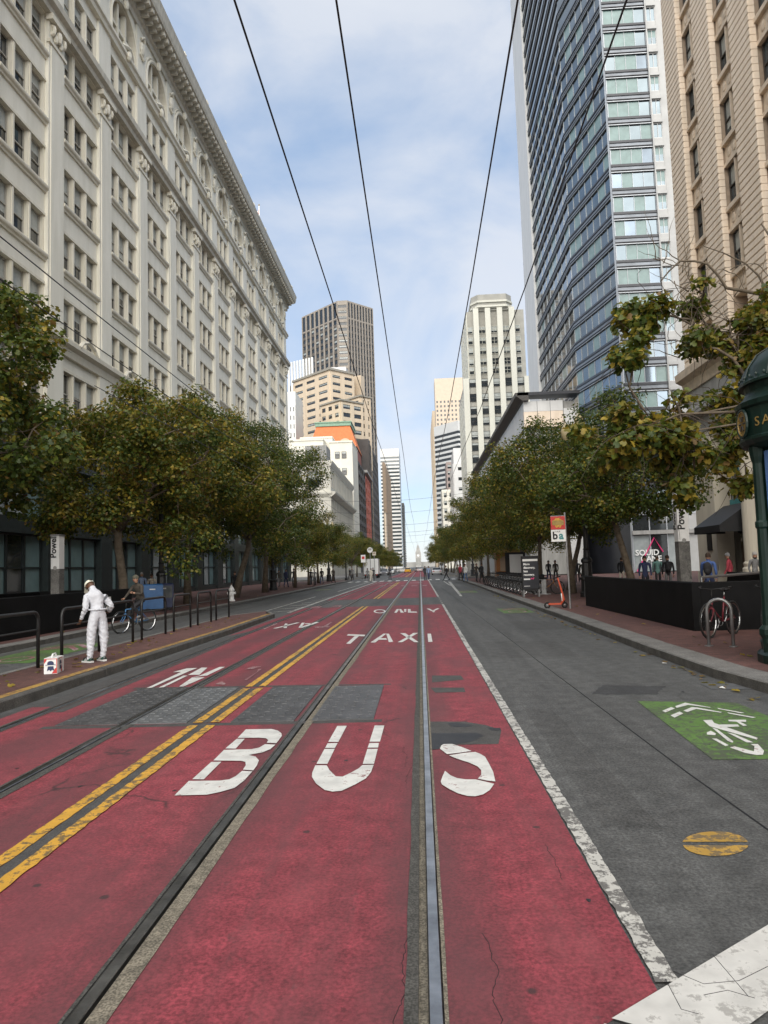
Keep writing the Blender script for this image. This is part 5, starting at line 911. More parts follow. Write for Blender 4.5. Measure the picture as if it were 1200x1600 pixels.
def tree(name, label, base, path, center, rad, ncl, nleaf, size, pal, seed, near=False, r0=0.17, r1=0.11, group=None, nparts=0, clr=(0.5, 0.95), hollow=0.55, twigs=0, lobes=None, nlimb=6):
    t = thing(name, label, 'tree', base, 0, group); pts, P, B, sz, mi = crown_data(center, rad, ncl, nleaf, size, pal, seed, clr, hollow, lobes)
    mb, sm = woody(path, r0, r1, pts, seed, nlimb=nlimb)
    if twigs: add_twigs(mb, sm, twigs, 1.5, seed)
    mb.build('trunk', t, smooth=True); T, TF = (LOBE, LOBE_F) if near else (SIMP, SIMP_F)
    keep = np.ones(len(P), bool)
    if nparts:
        Wp = P+np.array(base); d = Wp-np.array([0, 0, HCAM]); cc = d@CM; px = CXP+F_PX*cc[:, 0]/cc[:, 2]; py = CYP+F_PX*cc[:, 1]/cc[:, 2]; ok = (px > 5) & (px < 1195) & (py > 5) & (cc[:, 2] > 0); face = np.abs(np.einsum('ni,ni->n', B[:, :, 2], d/np.linalg.norm(d, axis=1, keepdims=True))); sc = np.where(ok, sz*face/np.linalg.norm(d, axis=1)*(1+0.3*(mi > 1)), -1); idx = np.argsort(-sc)[:nparts]; keep[idx] = False; ms = [np_mesh('leaf', LOBE, LOBE_F, np.full(2, m), LEAFM) for m in range(5)]
        cr_ = None
        for i in idx: o = bpy.data.objects.new('leaf', ms[mi[i]]); C.objects.link(o); o.parent = t; o.matrix_local = Matrix.LocRotScale(Vector(P[i]), Matrix(B[i].tolist()).to_quaternion(), Vector((sz[i],)*3))
    cr_ = new('crown', leaves_mesh('crown', P[keep], B[keep], sz[keep], mi[keep], T, TF), t)
    if nparts: stuff(cr_)
    return t
# near right plane tree, half bare, reaching in from the right
lob = []
for x, y, n_, sp, Y in ((1010, 500, 5, 26, 17.3), (985, 545, 4, 22, 17.0), (1060, 490, 4, 28, 18), (1110, 560, 6, 38, 17.6), (1150, 520, 5, 36, 18), (1080, 620, 4, 36, 17.2), (1015, 650, 5, 34, 16.6), (990, 690, 5, 24, 16.2), (1045, 705, 6, 34, 16.6), (1085, 690, 4, 30, 16.9), (1100, 720, 3, 30, 17.6), (1130, 650, 4, 40, 18), (1145, 720, 3, 20, 18.3), (1190, 480, 4, 30, 17.5), (1185, 600, 4, 30, 18.5), (1060, 745, 3, 20, 16.8), (1230, 560, 6, 40, 17.5), (1250, 460, 5, 45, 18)):
    for k in range(n_): p = AY(x+rnd.gauss(0, sp), y+rnd.gauss(0, sp*0.8), Y+rnd.uniform(-0.8, 0.8)); lob.append((p[0]-10.6, p[1]-17.4, p[2]-KZ))
tr1 = tree('plane_tree', 'half bare plane tree reaching in over the right sidewalk behind the green kiosk', (10.6, 17.4, KZ), [(0, 0, 0), (0.1, 0, 1.6), (0.0, -0.1, 3.0), (-0.2, 0, 4.2)], (0, 0, 0), (1, 1, 1), 0+len(lob), 9500, 0.165, 'autumn', 11, True, 0.2, 0.085, 'street trees along the right pavement', 300, (0.3, 0.52), 0.5, 170, lob, 9)
mb = MB(); rg = random.Random(3)                               # the big bare bough over the tan facade
def bough(pp, r0, Y): 
    q = [AY(x, y, Y) for x, y in pp]; mb.tube([(a-10.6, b-17.4, c-KZ) for a, b, c in q], [r0*(1-0.75*i/(len(q)-1)) for i in range(len(q))], 'bark', 6); return q
bough([(1290, 520), (1240, 475), (1200, 462), (1170, 456), (1135, 450), (1122, 430), (1105, 412), (1085, 408), (1062, 408), (1045, 424), (1032, 440)], 0.06, 17.6); bough([(1230, 500), (1200, 458), (1185, 430), (1165, 412), (1130, 395), (1100, 385)], 0.045, 18); bough([(1170, 595), (1145, 560), (1120, 545), (1085, 540), (1058, 532)], 0.05, 17.3); bough([(1300, 470), (1240, 440), (1210, 380), (1190, 350)], 0.07, 18)
for i in range(46):
    x, y = rg.uniform(1020, 1200), rg.uniform(395, 560); pts = [(x, y)]; a = rg.uniform(0, 6.28)
    for k in range(6): a += rg.uniform(-0.5, 0.5); x += 11*math.cos(a); y += 11*math.sin(a)-2; pts.append((x, y))
    bough(pts, 0.014, 17.8)
mb.build('bare_bough', tr1, smooth=True)
# near left plane tree
tree('plane_tree', 'large plane tree at the left picture edge with broad leaves', (-12.6, 19.5, KZ), [(0, 0, 0), (0.1, 0, 1.6), (0.15, 0.1, 3.2)], (-0.7, 0.2, 6.9), (3.0, 3.2, 3.3), 125, 19000, 0.155, 'mixed', 21, True, 0.2, 0.15, 'street trees along the left pavement', 300, (0.4, 0.8), 0.4, 60)
tree('plane_tree', 'olive plane tree behind the man in white and the left station sign', (-12.4, 29.3, KZ), [(0, 0, 0), (-0.05, 0, 1.4), (-0.25, 0, 2.8), (-0.3, 0.1, 3.6)], (-0.3, 0.2, 5.9), (4.2, 4.4, 4.0), 150, 36000, 0.135, 'autumn', 22, True, 0.2, 0.15, 'street trees along the left pavement', 0, (0.55, 1.0), 0.5, 60, None, 8)
tree('plane_tree', 'yellowing plane tree with arching bough third from the left edge', (-12.6, 38.0, KZ), [(0, 0, 0), (0, 0, 2), (0.1, 0, 4)], (0.6, 0.2, 6.5), (4.3, 4.6, 4.2), 150, 36000, 0.135, 'autumn', 23, True, 0.18, 0.13, 'street trees along the left pavement', 0, (0.6, 1.05), 0.5, 40)
tree('leafy_tree', 'dark green leaning tree beside the white hydrant on the left', (-11.7, 44.5, KZ), [(0, 0, 0), (0.35, 0.1, 1.5), (0.8, 0.2, 3.0), (0.9, 0.2, 3.8)], (0.9, 0.6, 6.4), (4.2, 4.6, 4.5), 130, 34000, 0.135, 'green', 24, False, 0.22, 0.15, 'street trees along the left pavement', 0, (0.6, 1.1))
tree('leafy_tree', 'dense dark green tree, tallest of the left row before the crossing', (-11.9, 54.0, KZ), [(0, 0, 0), (0.1, 0, 2), (0.2, 0.1, 3.8)], (0.3, 0.5, 7.3), (3.9, 4.8, 5.0), 130, 34000, 0.14, 'green', 25, False, 0.2, 0.14, 'street trees along the left pavement', 0, (0.6, 1.2))
proto = {}
for k, pal, hh in (('a', 'olive', 5.4), ('b', 'mixed', 5.8), ('c', 'green', 5.2)):
    base = {'a': (-11.7, 66, KZ), 'b': (7.7, 46.5, KZ), 'c': (8.5, 30.2, KZ)}[k]
    lab = {'a': 'olive tree left of the road, nearest of the small-crowned ones past the dark tall tree', 'b': 'olive green tree behind the bike dock screen on the right', 'c': 'dark green tree with pale leaning trunk behind the right station entrance'}[k]
    pth = [(0, 0, 0), (0.05, 0, 1.5), (0.1, 0.05, 3.0)] if k != 'c' else [(0.45, 0.2, 0), (0.2, 0.1, 1.3), (-0.15, 0, 2.6), (-0.3, 0, 3.3)]
    proto[k] = tree('leafy_tree', lab, base, pth, (0, 0, hh-0.1), (3.7, 3.7, 3.5) if k != 'c' else (2.9, 2.7, 3.0), 110, 30000, 0.13, pal, 31+ord(k), False, 0.16, 0.11, 'street trees along the %s pavement' % ('left' if k == 'a' else 'right'), 0, (0.55, 1.0))
rg = random.Random(9)
ordw = ['second', 'third', 'fourth', 'fifth', 'sixth', 'seventh', 'eighth', 'ninth', 'tenth', 'eleventh', 'twelfth', 'thirteenth', 'fourteenth', 'fifteenth']
for i, y in enumerate((75, 84, 96, 122, 134, 147, 160, 176, 195, 216, 240, 270, 310, 360)):
    t = dup(proto['a' if i % 2 else 'b'], None, (-11.8+rg.uniform(-0.3, 0.3), y, KZ), rg.uniform(0, 6.28), '%s small olive tree left of the road counting from the dark tall tree' % ordw[i]); s_ = rg.uniform(0.78, 0.93); t.scale = (s_, s_, s_*rg.uniform(0.95, 1.1)); t['group'] = 'street trees along the left pavement'
for i, (x, y, k, s_, lab) in enumerate(((7.65, 36.5, 'b', 1.0, 'olive tree with straight pale trunk right of the bus stop sign'), (8.8, 40.5, 'c', 0.95, None), (7.7, 54, 'a', 1.05, None), (7.5, 61, 'b', 1.08, None), (7.6, 69, 'a', 1.0, None), (7.4, 78, 'b', 1.0, None), (7.4, 86, 'a', 1.0, None), (7.4, 122, 'b', 1.1, None), (7.4, 134, 'a', 1.1, None), (7.2, 148, 'c', 1.0, None), (7.2, 165, 'a', 1.1, None), (7.2, 185, 'b', 1.1, None), (7.2, 210, 'a', 1.1, None), (7.2, 240, 'b', 1.1, None), (7.2, 280, 'a', 1.2, None), (7.2, 330, 'b', 1.2, None))):
    t = dup(proto[k], None, (x, y, KZ), rg.uniform(0, 6.28), lab or '%s tree along the right pavement counting from the straight pale trunk' % (ordw+['sixteenth'])[i-1]); t.scale = (s_,)*3; t['group'] = 'street trees along the right pavement'
# ------------------------------------------------------------------ overhead wires
def wire(label, pts, r=0.0085, group='overhead wires'):
    mb = MB(); mb.tube(pts, r, 'wire', 5); return tag(mb.build('overhead_wire'), label, 'wire', group)
def run(X, Z, y0=-6, y1=420): 
    pts = []; y = y0
    while y < y1: pts.append((X+0.03*math.sin(y*0.11), y, Z+0.10*math.cos(y*2*PI/32))); y += 8
    return pts
ZW = 5.75
def XW(x, y): d = ray(x, y); return d[0]*(ZW-HCAM)/d[2]
for nm, px in (('leftmost of the two wires over the tram track', (360, 0)), ('right wire of the pair over the tram track', (521, 0)), ('left wire of the pair right of the tram track', (808, 0)), ('rightmost wire, crossing the glass tower', (980, 0))): wire('dark overhead trolley wire, '+nm, run(XW(*px), ZW))
wire('dark overhead wire crossing the terracotta facade, the lower one', run(XW(0, 436), ZW)); wire('dark overhead wire crossing the terracotta facade, the upper one', run(XW(52, 412), ZW))
wire('dark overhead wire crossing the terracotta facade low behind the leaves', run(XW(100, 570), ZW, 14))
def span(label, y, z0, z1, x0=-12, x1=7.6, sag=0.9):
    pts = []
    for i in range(17): t = i/16; pts.append((x0+(x1-x0)*t, y, z0+(z1-z0)*t-sag*4*t*(1-t))); 
    wire(label, pts, 0.009 if y < 80 else 0.014)
for y, z, lab in ((58, 8.0, 'nearest'), (66, 7.6, 'second'), (92, 8.0, 'third'), (100, 7.4, 'fourth'), (126, 8, 'fifth'), (160, 8, 'farthest')): span('thin span wire strung across the street between poles, the %s' % lab, y, z, z+0.2)
# ------------------------------------------------------------------ street lamps with ornate bases
def lamp(label, loc):
    t = thing('street_lamp', label, 'street lamp', loc, 0, 'ornate street lamps')
    mb = MB(); mb.lathe([(0.42, 0), (0.42, 0.25), (0.36, 0.3), (0.34, 0.9), (0.40, 0.98), (0.40, 1.08), (0.27, 1.2), (0.25, 1.9), (0.30, 1.96), (0.30, 2.08), (0.2, 2.2)], 'iron_black', 8); mb.build('base', t)
    mb = MB(); mb.lathe([(0.17, 2.2), (0.14, 2.6), (0.17, 2.65), (0.13, 2.75), (0.10, 8.4)], 'iron_black', 10); mb.build('shaft', t)
    mb = MB(); mb.tube([(-0.75, 0, 8.9), (-0.6, 0, 8.5), (0, 0, 8.3), (0.6, 0, 8.5), (0.75, 0, 8.9)], 0.06, 'iron_black', 6); mb.lathe([(0.1, 8.3), (0.16, 8.5), (0.08, 8.8), (0.05, 9.4)], 'iron_black', 8); mb.build('arm', t)
    for x, z in ((-0.75, 9.0), (0.75, 9.0), (0, 9.6)): mb = MB(); mb.lathe([(0.12, z-0.1), (0.24, z+0.15), (0.26, z+0.45), (0.16, z+0.7), (0.06, z+0.8), (0.0, z+1.0)], 'globe', 10, (x, 0)); mb.build('globe', t, smooth=True)
    return t
l0 = lamp('black ornate lamp post beside the black wall on the right pavement', (7.5, 32.5, KZ))
for x, y, lab in ((7.5, 66, 'black ornate lamp post on the right pavement past the bike dock'), (7.4, 101, 'black ornate lamp post on the right near the far crossing'), (-12.0, 32.5, 'black ornate lamp post behind the blue newspaper boxes on the left'), (-12.3, 59, 'black ornate lamp post on the left before the small olive trees'), (-12, 93, 'black ornate lamp post on the left near the far crossing')): dup(l0, None, (x, y, KZ), 0, lab)
for o in [o for o in bpy.data.objects if o.name.startswith('street_lamp')]: o.scale = (0.85, 0.85, 0.8)
# ------------------------------------------------------------------ street furniture
def hoop_rail(label, y0, y1, x=-6.95, h=1.0):
    t = thing('guard_rail', label, 'guard rail', (x, 0, KZ), 0, 'black hoop rails along the boarding island')
    r = 0.16; pts = [(0, y0, 0), (0, y0, h-r)]+[(0, y0+r-r*math.cos(a), h-r+r*math.sin(a)) for a in np.linspace(0.3, PI/2, 5)]+[(0, y1-r+r*math.sin(a), h-r+r*math.cos(a)) for a in np.linspace(0, PI/2-0.3, 5)]+[(0, y1, h-r), (0, y1, 0)]
    mb = MB(); mb.tube(pts, 0.032, 'iron_black', 8); mb.build('hoop', t, smooth=True); mb = MB(); mb.tube([(0, y0, 0.68), (0, y1, 0.68)], 0.02, 'iron_black', 6); mb.build('crossbar', t)
for y0, y1, lab in ((10.9, 12.65, 'cut off at the left picture edge'), (13.5, 15.1, 'behind the man in white'), (15.35, 16.9, 'in front of the cyclist'), (17.45, 19.1, 'third past the man in white'), (19.75, 21.2, 'fourth past the man in white'), (21.9, 23.3, 'last but one at the far end'), (23.9, 25.5, 'the farthest of the row')): hoop_rail('black steel hoop rail on the island, '+lab, y0, y1)
def parapet(label, boxes, extra=None):
    t = thing('station_parapet', label, 'wall'); 
    for b in boxes: mb = MB(); mb.bbox(b[0], b[1], KZ-0.01, b[2], b[3], b[4], 'wall_black', 0.02); mb.build('wall_panel', t)
    return t
t = parapet('long black station entrance wall behind the island on the left', [(-11.12, 8, -10.93, 26.5, 1.27), (-14.4, 26.31, -11.125, 26.5, 1.265), (-14.6, 8, -14.41, 26.5, 1.26)])
mb = MB(); q = AX(170, 937, -10.9); mb.box(-10.925, q[1]-0.2, q[2]-0.35, -10.91, q[1]+0.2, q[2]+0.1, 'white'); mb.box(-10.909, q[1]-0.12, q[2]-0.25, -10.905, q[1]+0.12, q[2], 'grey_stone'); mb.build('notice', t)
t = parapet('black station entrance wall on the right pavement', [(5.94, 16.0, 6.12, 26.2, 1.21), (6.125, 16.0, 11.2, 16.18, 1.205), (11.0, 16.185, 11.2, 26.2, 1.2)])
mb = MB(); mb.tube([(7.0, 18.2, 1.25), (11.05, 21.0, 1.33)], 0.04, 'steel_grey', 6); mb.tube([(7.0, 18.2, 0.2), (7.0, 18.2, 1.25)], 0.03, 'steel_grey', 6); mb.build('handrail', t)
def pylon(label, x, y, px, ytop, ysplit, w, d, ytext, tsz):
    t = thing('station_sign', label, 'sign', (x, y, KZ), 0, 'station sign pylons'); zt = AY(px, ytop, y)[2]-KZ; zs = AY(px, ysplit, y)[2]-KZ
    mb = MB(); mb.box(-w/2, -d/2, 0, w/2, d/2, zs, 'concrete_paving'); mb.build('plinth', t); mb = MB(); mb.box(-w/2, -d/2, zs, w/2, d/2, zt, 'white'); mb.box(-w/2-0.02, -d/2-0.02, zt, w/2+0.02, d/2+0.02, zt+0.06, 'steel_grey'); mb.build('panel', t)
    z = AY(px, ytext, y)[2]-KZ; text('lettering', 'Powell', tsz, 'black', t, frame((w*0.12, -d/2-0.004, z), (0, 0, 1), (-1, 0, 0)), 0.002, 0.008); text('lettering', 'Powell', tsz, 'black', t, frame((-w/2-0.004, -d*0.1, z), (0, 0, 1), (0, 1, 0)), 0.002, 0.008)
    mb = MB(); c = [(0.07*math.cos(a), 0.07*math.sin(a)) for a in np.linspace(0, 2*PI, 13)[:-1]]; mb.add([(x_, -d/2-0.005, z-0.35+z_) for x_, z_ in c], [tuple(range(12))], 'grey_stone'); mb.build('roundel', t)
pylon('white and grey station sign reading Powell inside the right entrance', AY(1066, 850, 24)[0], 24, 1066, 762, 846, 0.36, 0.36, 828, 0.33); pylon('white and grey station sign reading Powell on the left by the trees', AY(90, 880, 24.5)[0], 24.5, 90, 838, 889, 0.30, 0.36, 872, 0.30)
# green advertising kiosk
kx, ky, kr = 5.97, 10.95, 1.0; ks = thing('advertising_kiosk', 'dark green round advertising kiosk with domed roof at the right edge', 'kiosk', (kx, ky, KZ))
mb = MB(); mb.lathe([(0, 0), (0.93, 0), (0.93, 0.12), (0.86, 0.18), (0.88, 0.3), (0.8, 0.36), (0.8, 0.62), (0.84, 0.68), (0.76, 0.74), (0.72, 0.8), (0.72, 3.2), (0.8, 3.25)], 'kiosk_green', 24); mb.build('body', ks)
mb = MB(); mb.lathe([(0.8, 3.22), (0.93, 3.28), (0.97, 3.34), (0.97, 3.38), (0.95, 3.40), (0.95, 3.82), (0.99, 3.85), (1.0, 3.92), (0.94, 3.96), (0.88, 4.02), (0.84, 4.1), (0.86, 4.2), (0.93, 4.2), (0.93, 4.24)], 'kiosk_green', 32); mb.build('canopy', ks)
mb = MB(); mb.lathe([(0.93, 4.24), (0.9, 4.28), (0.84, 4.46), (0.7, 4.65), (0.48, 4.79), (0.25, 4.87), (0.12, 4.89), (0.14, 4.98), (0.05, 5.08), (0.1, 5.18), (0, 5.3)], 'kiosk_green', 32); rfk = mb.build('dome', ks, smooth=True)
for i in range(12): a = 2*PI*i/12; mb = MB(); mb.tube([(0.92*math.cos(a), 0.92*math.sin(a), 4.26), (0.85*math.cos(a), 0.85*math.sin(a), 4.46), (0.71*math.cos(a), 0.71*math.sin(a), 4.66), (0.48*math.cos(a), 0.48*math.sin(a), 4.8)], 0.01, 'kiosk_green', 5); mb.build('rib', rfk)
for i in range(40): a = 2*PI*i/40; mb = MB(); mb.ball((0.91*math.cos(a), 0.91*math.sin(a), 4.31), (0.02, 0.02, 0.03), 'kiosk_green', 5, 4); mb.build('bead', rfk)
for a in (-184, -62, 62): 
    a = math.radians(a); c, s = math.cos(a), math.sin(a); mb = MB(); mb.lathe([(0.14, 0.0), (0.14, 0.1), (0.11, 0.14), (0.12, 0.36), (0.15, 0.42), (0.15, 0.5), (0.1, 0.56), (0.09, 0.9), (0.08, 2.0), (0.1, 2.03), (0.1, 2.1), (0.08, 2.13), (0.075, 3.0), (0.1, 3.1), (0.12, 3.25)], 'kiosk_green', 10, (0.78*c, 0.78*s)); mb.build('column', ks)
mb = MB(); a0, a1, n = math.radians(-175), math.radians(-70), 14
for i in range(n): p, q = a0+(a1-a0)*i/n, a0+(a1-a0)*(i+1)/n; mb.add([(0.735*math.cos(p), 0.735*math.sin(p), 0.85), (0.735*math.cos(q), 0.735*math.sin(q), 0.85), (0.735*math.cos(q), 0.735*math.sin(q), 3.17), (0.735*math.cos(p), 0.735*math.sin(p), 3.17)], [(0, 1, 2, 3)], 'poster_blue')
mb.build('poster', ks)
for i, ch in enumerate('SAN FRANCISCO'):
    if ch != ' ': a = math.radians(-160+i*8.2); text('lettering', ch, 0.2, 'gold', ks, frame((0.955*math.cos(a)+0.08*math.sin(a), 0.955*math.sin(a)-0.08*math.cos(a), 3.52), (-math.sin(a), math.cos(a), 0), (0, 0, 1)), 0.004)
a = math.radians(-182); c, s = math.cos(a), math.sin(a); mb = MB(); P_ = lambda r, t, d: ((0.955+d)*c-r*math.cos(t)*s, (0.955+d)*s+r*math.cos(t)*c, 3.61+r*math.sin(t)*1.25)
ts = np.linspace(0, 2*PI, 19)[:-1]; mb.add([P_(0.15, t, 0.02) for t in ts], [tuple(range(18))], 'gold'); mb.tube([P_(0.17, t, 0.02) for t in ts], 0.022, 'kiosk_green', 5, closed=True); mb.tube([P_(0.145, t, 0.025) for t in ts], 0.012, 'gold', 5, closed=True)
for t in np.linspace(0, 2*PI, 7)[:-1]: mb.tube([P_(0.03, t, 0.025), P_(0.1, t, 0.03)], 0.014, 'sash_dark', 4)
mb.build('emblem', ks)
q = 'We'; text('lettering', 'w', 0.14, 'white', ks, frame((0.742*math.cos(math.radians(-157)), 0.742*math.sin(math.radians(-157)), 2.52), (-math.sin(math.radians(-154)), math.cos(math.radians(-154)), 0), (0, 0, 1)), 0.003)
# bus stop sign
t = thing('bus_stop_sign', 'bus stop sign with red panel above a white ba panel on a thin pole', 'sign', (5.02, 24.75, KZ)); mb = MB(); mb.tube([(0.06, 0, 0), (0.03, 0, 3.3)], 0.035, 'steel_grey', 8); mb.build('pole', t)
z0, z1, z2 = AY(877, 846, 24.7)[2]-KZ, AY(877, 827, 24.7)[2]-KZ, AY(877, 806, 24.7)[2]-KZ; x0, x1 = -0.47, 0.03
mb = MB(); mb.box(x0, -0.03, z1, x1, -0.01, z2, 'red'); mb.tube([(x0, -0.02, z2), (x1, -0.02, z2)], 0.015, 'steel_grey', 5); mb.build('red_panel', t); mb = MB(); mb.box(x0, -0.03, z0, x1, -0.01, z1-0.01, 'white'); mb.build('white_panel', t)
mb = MB(); zc = (z1+z2)/2; mb.sheet([(0, 0)]*3, 0, 'gold') if False else None; pts = [(-0.22+(0.19 if k % 2 else 0.15)*math.cos(k*PI/8), zc+(0.19 if k % 2 else 0.15)*math.sin(k*PI/8)) for k in range(16)]; mb.add([(x, -0.033, z) for x, z in pts], [tuple(range(16))], 'yellow_paint'); mb.box(-0.42, -0.036, zc-0.08, -0.02, -0.032, zc+0.08, 'gold'); mb.build('emblem', t)
text('lettering', 'b', 0.36, 'black', t, frame((-0.43, -0.034, z0+0.09), (1, 0, 0), (0, 0, 1)), 0.002, 0.012); text('lettering', 'a', 0.36, 'teal', t, frame((-0.21, -0.034, z0+0.09), (1, 0, 0), (0, 0, 1)), 0.002, 0.012); text('lettering', 'TOUR', 0.075, 'black', t, frame((-0.36, -0.034, z1-0.1), (1, 0, 0), (0, 0, 1)), 0.002)
# bike share screen
t = thing('advert_screen', 'black freestanding advert panel at the near end of the bike dock', 'advert', (5.18, 34.0, KZ), 0.1); mb = MB(); mb.box(-0.40, -0.07, 0.28, 0.40, 0.07, 1.93, 'black'); mb.build('panel', t)
for s in (-1, 1): mb = MB(); mb.box(s*0.36-0.03, -0.12, 0, s*0.36+0.03, 0.12, 0.34, 'steel_grey'); mb.build('foot', t)
mb = MB(); mb.box(-0.36, -0.08, 1.68, 0.36, -0.071, 1.78, 'white'); mb.build('header', t); mb = MB(); mb.box(-0.36, -0.079, 0.4, 0.36, -0.0705, 1.66, 'tower_spandrel'); mb.build('poster', t)
for i, s in enumerate(('More', 'discovery,', 'less', 'recovery.')): text('lettering', s, 0.135, 'white', t, frame((-0.33, -0.084, 1.5-i*0.165), (1, 0, 0), (0, 0, 1)), 0.002, 0.006)
text('lettering', 'Lime', 0.13, 'white', t, frame((-0.33, -0.084, 0.8), (1, 0, 0), (0, 0, 1)), 0.002) if False else None
mb = MB(); mb.box(-0.33, -0.085, 0.8, -0.03, -0.08, 0.87, 'white'); mb.tube([(-0.0, -0.085, 0.83), (0.05, -0.085, 0.88), (0.1, -0.085, 0.83), (0.15, -0.085, 0.9)], 0.03, 'pink', 5); mb.box(-0.33, -0.085, 0.5, -0.05, -0.08, 0.525, 'white'); mb.build('logo', t)
# bicycles
BM = {}
def bike_parts(col, share=False):
    k = (col, share)
    if k in BM: return BM[k]
    R = 0.335 if not share else 0.33; wb = 0.52; d = {}
    mb = MB(); mb.tube([(0, R*math.cos(a), R*math.sin(a)) for a in np.linspace(0, 2*PI, 23)[:-1]], 0.021 if not share else 0.026, 'rubber', 6, closed=True); d['wheel'] = mb.mesh('wheel', True)
    mb = MB(); mb.tube([(0, (R-0.03)*math.cos(a), (R-0.03)*math.sin(a)) for a in np.linspace(0, 2*PI, 23)[:-1]], 0.011, 'chrome', 4, closed=True)
    for i in range(14): a = 2*PI*i/14; mb.tube([(0.02*(-1)**i, 0.02*math.cos(a+0.8), 0.02*math.sin(a+0.8)), (0, (R-0.03)*math.cos(a), (R-0.03)*math.sin(a))], 0.0016, 'chrome', 3, cap=False)
    mb.tube([(-0.05, 0, 0), (0.05, 0, 0)], 0.02, 'steel_grey', 6); d['rim'] = mb.mesh('rim')
    mb = MB(); bb = (0, -0.06, 0.29); seat = (0, -0.2, 0.78); hd = (0, 0.33, 0.72); hd2 = (0, 0.36, 0.6); r = 0.018 if not share else 0.028
    if share: mb.tube([seat, (0, -0.17, 0.5), bb], r, col, 7); mb.tube([bb, (0, 0.1, 0.42), hd2], r*1.3, col, 7)
    else: mb.tube([seat, bb], r, col, 7); mb.tube([bb, hd2], r, col, 7); mb.tube([(0, -0.185, 0.72), hd], r, col, 7)
    mb.tube([hd, hd2], r*1.2, col, 7)
    for s in (-1, 1): mb.tube([bb, (s*0.05, -wb, R)], 0.011, col, 5); mb.tube([(0, -0.18, 0.7), (s*0.05, -wb, R)], 0.009, col, 5)
    d['frame'] = mb.mesh('frame', True); mb = MB()
    for s in (-1, 1): mb.tube([(s*0.04, 0.37, 0.57), (s*0.05, 0.42, 0.45), (s*0.05, wb, R)], 0.012, col, 5)
    mb.tube([(-0.045, 0.37, 0.57), (0.045, 0.37, 0.57)], 0.016, col, 5); d['fork'] = mb.mesh('fork', True)
    mb = MB(); mb.tube([hd, (0, 0.31, 0.95)], 0.014, 'iron_black', 6); mb.tube([(-0.3, 0.22, 0.99), (-0.2, 0.32, 0.97), (0, 0.34, 0.95), (0.2, 0.32, 0.97), (0.3, 0.22, 0.99)], 0.012, 'iron_black', 6); mb.tube([(-0.3, 0.22, 0.99), (-0.31, 0.12, 1.0)], 0.017, 'rubber', 6); mb.tube([(0.3, 0.22, 0.99), (0.31, 0.12, 1.0)], 0.017, 'rubber', 6); d['handlebar'] = mb.mesh('handlebar', True)
    mb = MB(); mb.tube([seat, (0, -0.22, 0.9)], 0.013, 'chrome', 6); mb.ball((0, -0.29, 0.93), (0.085, 0.11, 0.035), 'black', 8, 6); mb.ball((0, -0.17, 0.93), (0.035, 0.11, 0.026), 'black', 8, 6); d['saddle'] = mb.mesh('saddle', True)
    mb = MB(); mb.tube([(0.035, bb[1]+0.09*math.cos(a), bb[2]+0.09*math.sin(a)) for a in np.linspace(0, 2*PI, 13)[:-1]], 0.008, 'steel_grey', 4, closed=True); mb.tube([(0.05, bb[1], bb[2]), (0.06, bb[1]+0.1, bb[2]-0.13)], 0.011, 'steel_grey', 5); mb.tube([(-0.05, bb[1], bb[2]), (-0.06, bb[1]-0.1, bb[2]+0.13)], 0.011, 'steel_grey', 5); mb.box(0.06, bb[1]+0.05, bb[2]-0.145, 0.15, bb[1]+0.15, bb[2]-0.12, 'rubber'); mb.box(-0.15, bb[1]-0.15, bb[2]+0.12, -0.06, bb[1]-0.05, bb[2]+0.145, 'rubber'); mb.tube([(-0.06, 0, 0.29), (0.06, 0, 0.29)], 0.0, 'steel_grey', 3); d['crank'] = mb.mesh('crank')
    if share:
        mb = MB()
        for yc in (-wb, wb): mb.tube([(0, yc+(R+0.035)*math.cos(a), R+(R+0.035)*math.sin(a)) for a in np.linspace(0.35, PI-0.1, 9)], 0.025, 'black', 5)
        d['mudguard'] = mb.mesh('mudguard'); mb = MB(); mb.box(-0.17, 0.4, 0.78, 0.17, 0.42, 0.98, 'black'); mb.box(-0.2, 0.62, 0.82, 0.2, 0.64, 1.0, 'black'); mb.box(-0.17, 0.42, 0.78, 0.17, 0.62, 0.8, 'black'); mb.box(-0.19, 0.42, 0.8, -0.17, 0.62, 0.98, 'black'); mb.box(0.17, 0.42, 0.8, 0.19, 0.62, 0.98, 'black'); d['basket'] = mb.mesh('basket')
    BM[k] = (d, R, wb); return BM[k]
def bicycle(label, loc, head, col, share=False, group=None, lean=0.0):
    d, R, wb = bike_parts(col, share); t = thing('bicycle', label, 'bicycle', loc, 0, group); t.rotation_euler = (0, lean, math.atan2(-head[0], head[1]))
    for yc in (-wb, wb): w = new('wheel', d['wheel'], t, (0, yc, R)); new('rim', d['rim'], w)
    for k in ('frame', 'fork', 'handlebar', 'saddle', 'crank', 'mudguard', 'basket'):
        if k in d: new(k, d[k], t)
    return t
M('bike_blue', (0.05, 0.16, 0.33), 0.35, 0.1, 5); M('bike_maroon', (0.16, 0.02, 0.03), 0.35, 0.1, 5); M('bike_grey', (0.10, 0.105, 0.11), 0.4, 0.1, 5); M('bike_brown', (0.3, 0.12, 0.03), 0.4, 0.1, 5)
bicycle('maroon bicycle locked to the grey hoop by the right wall', (6.05, 14.85, KZ), (-0.74, -0.67), 'bike_maroon', group='bicycles locked at the right entrance wall'); bicycle('dark bicycle at the second hoop, partly behind the green kiosk', (7.1, 14.7, KZ), (-0.7, -0.71), 'bike_grey', group='bicycles locked at the right entrance wall')
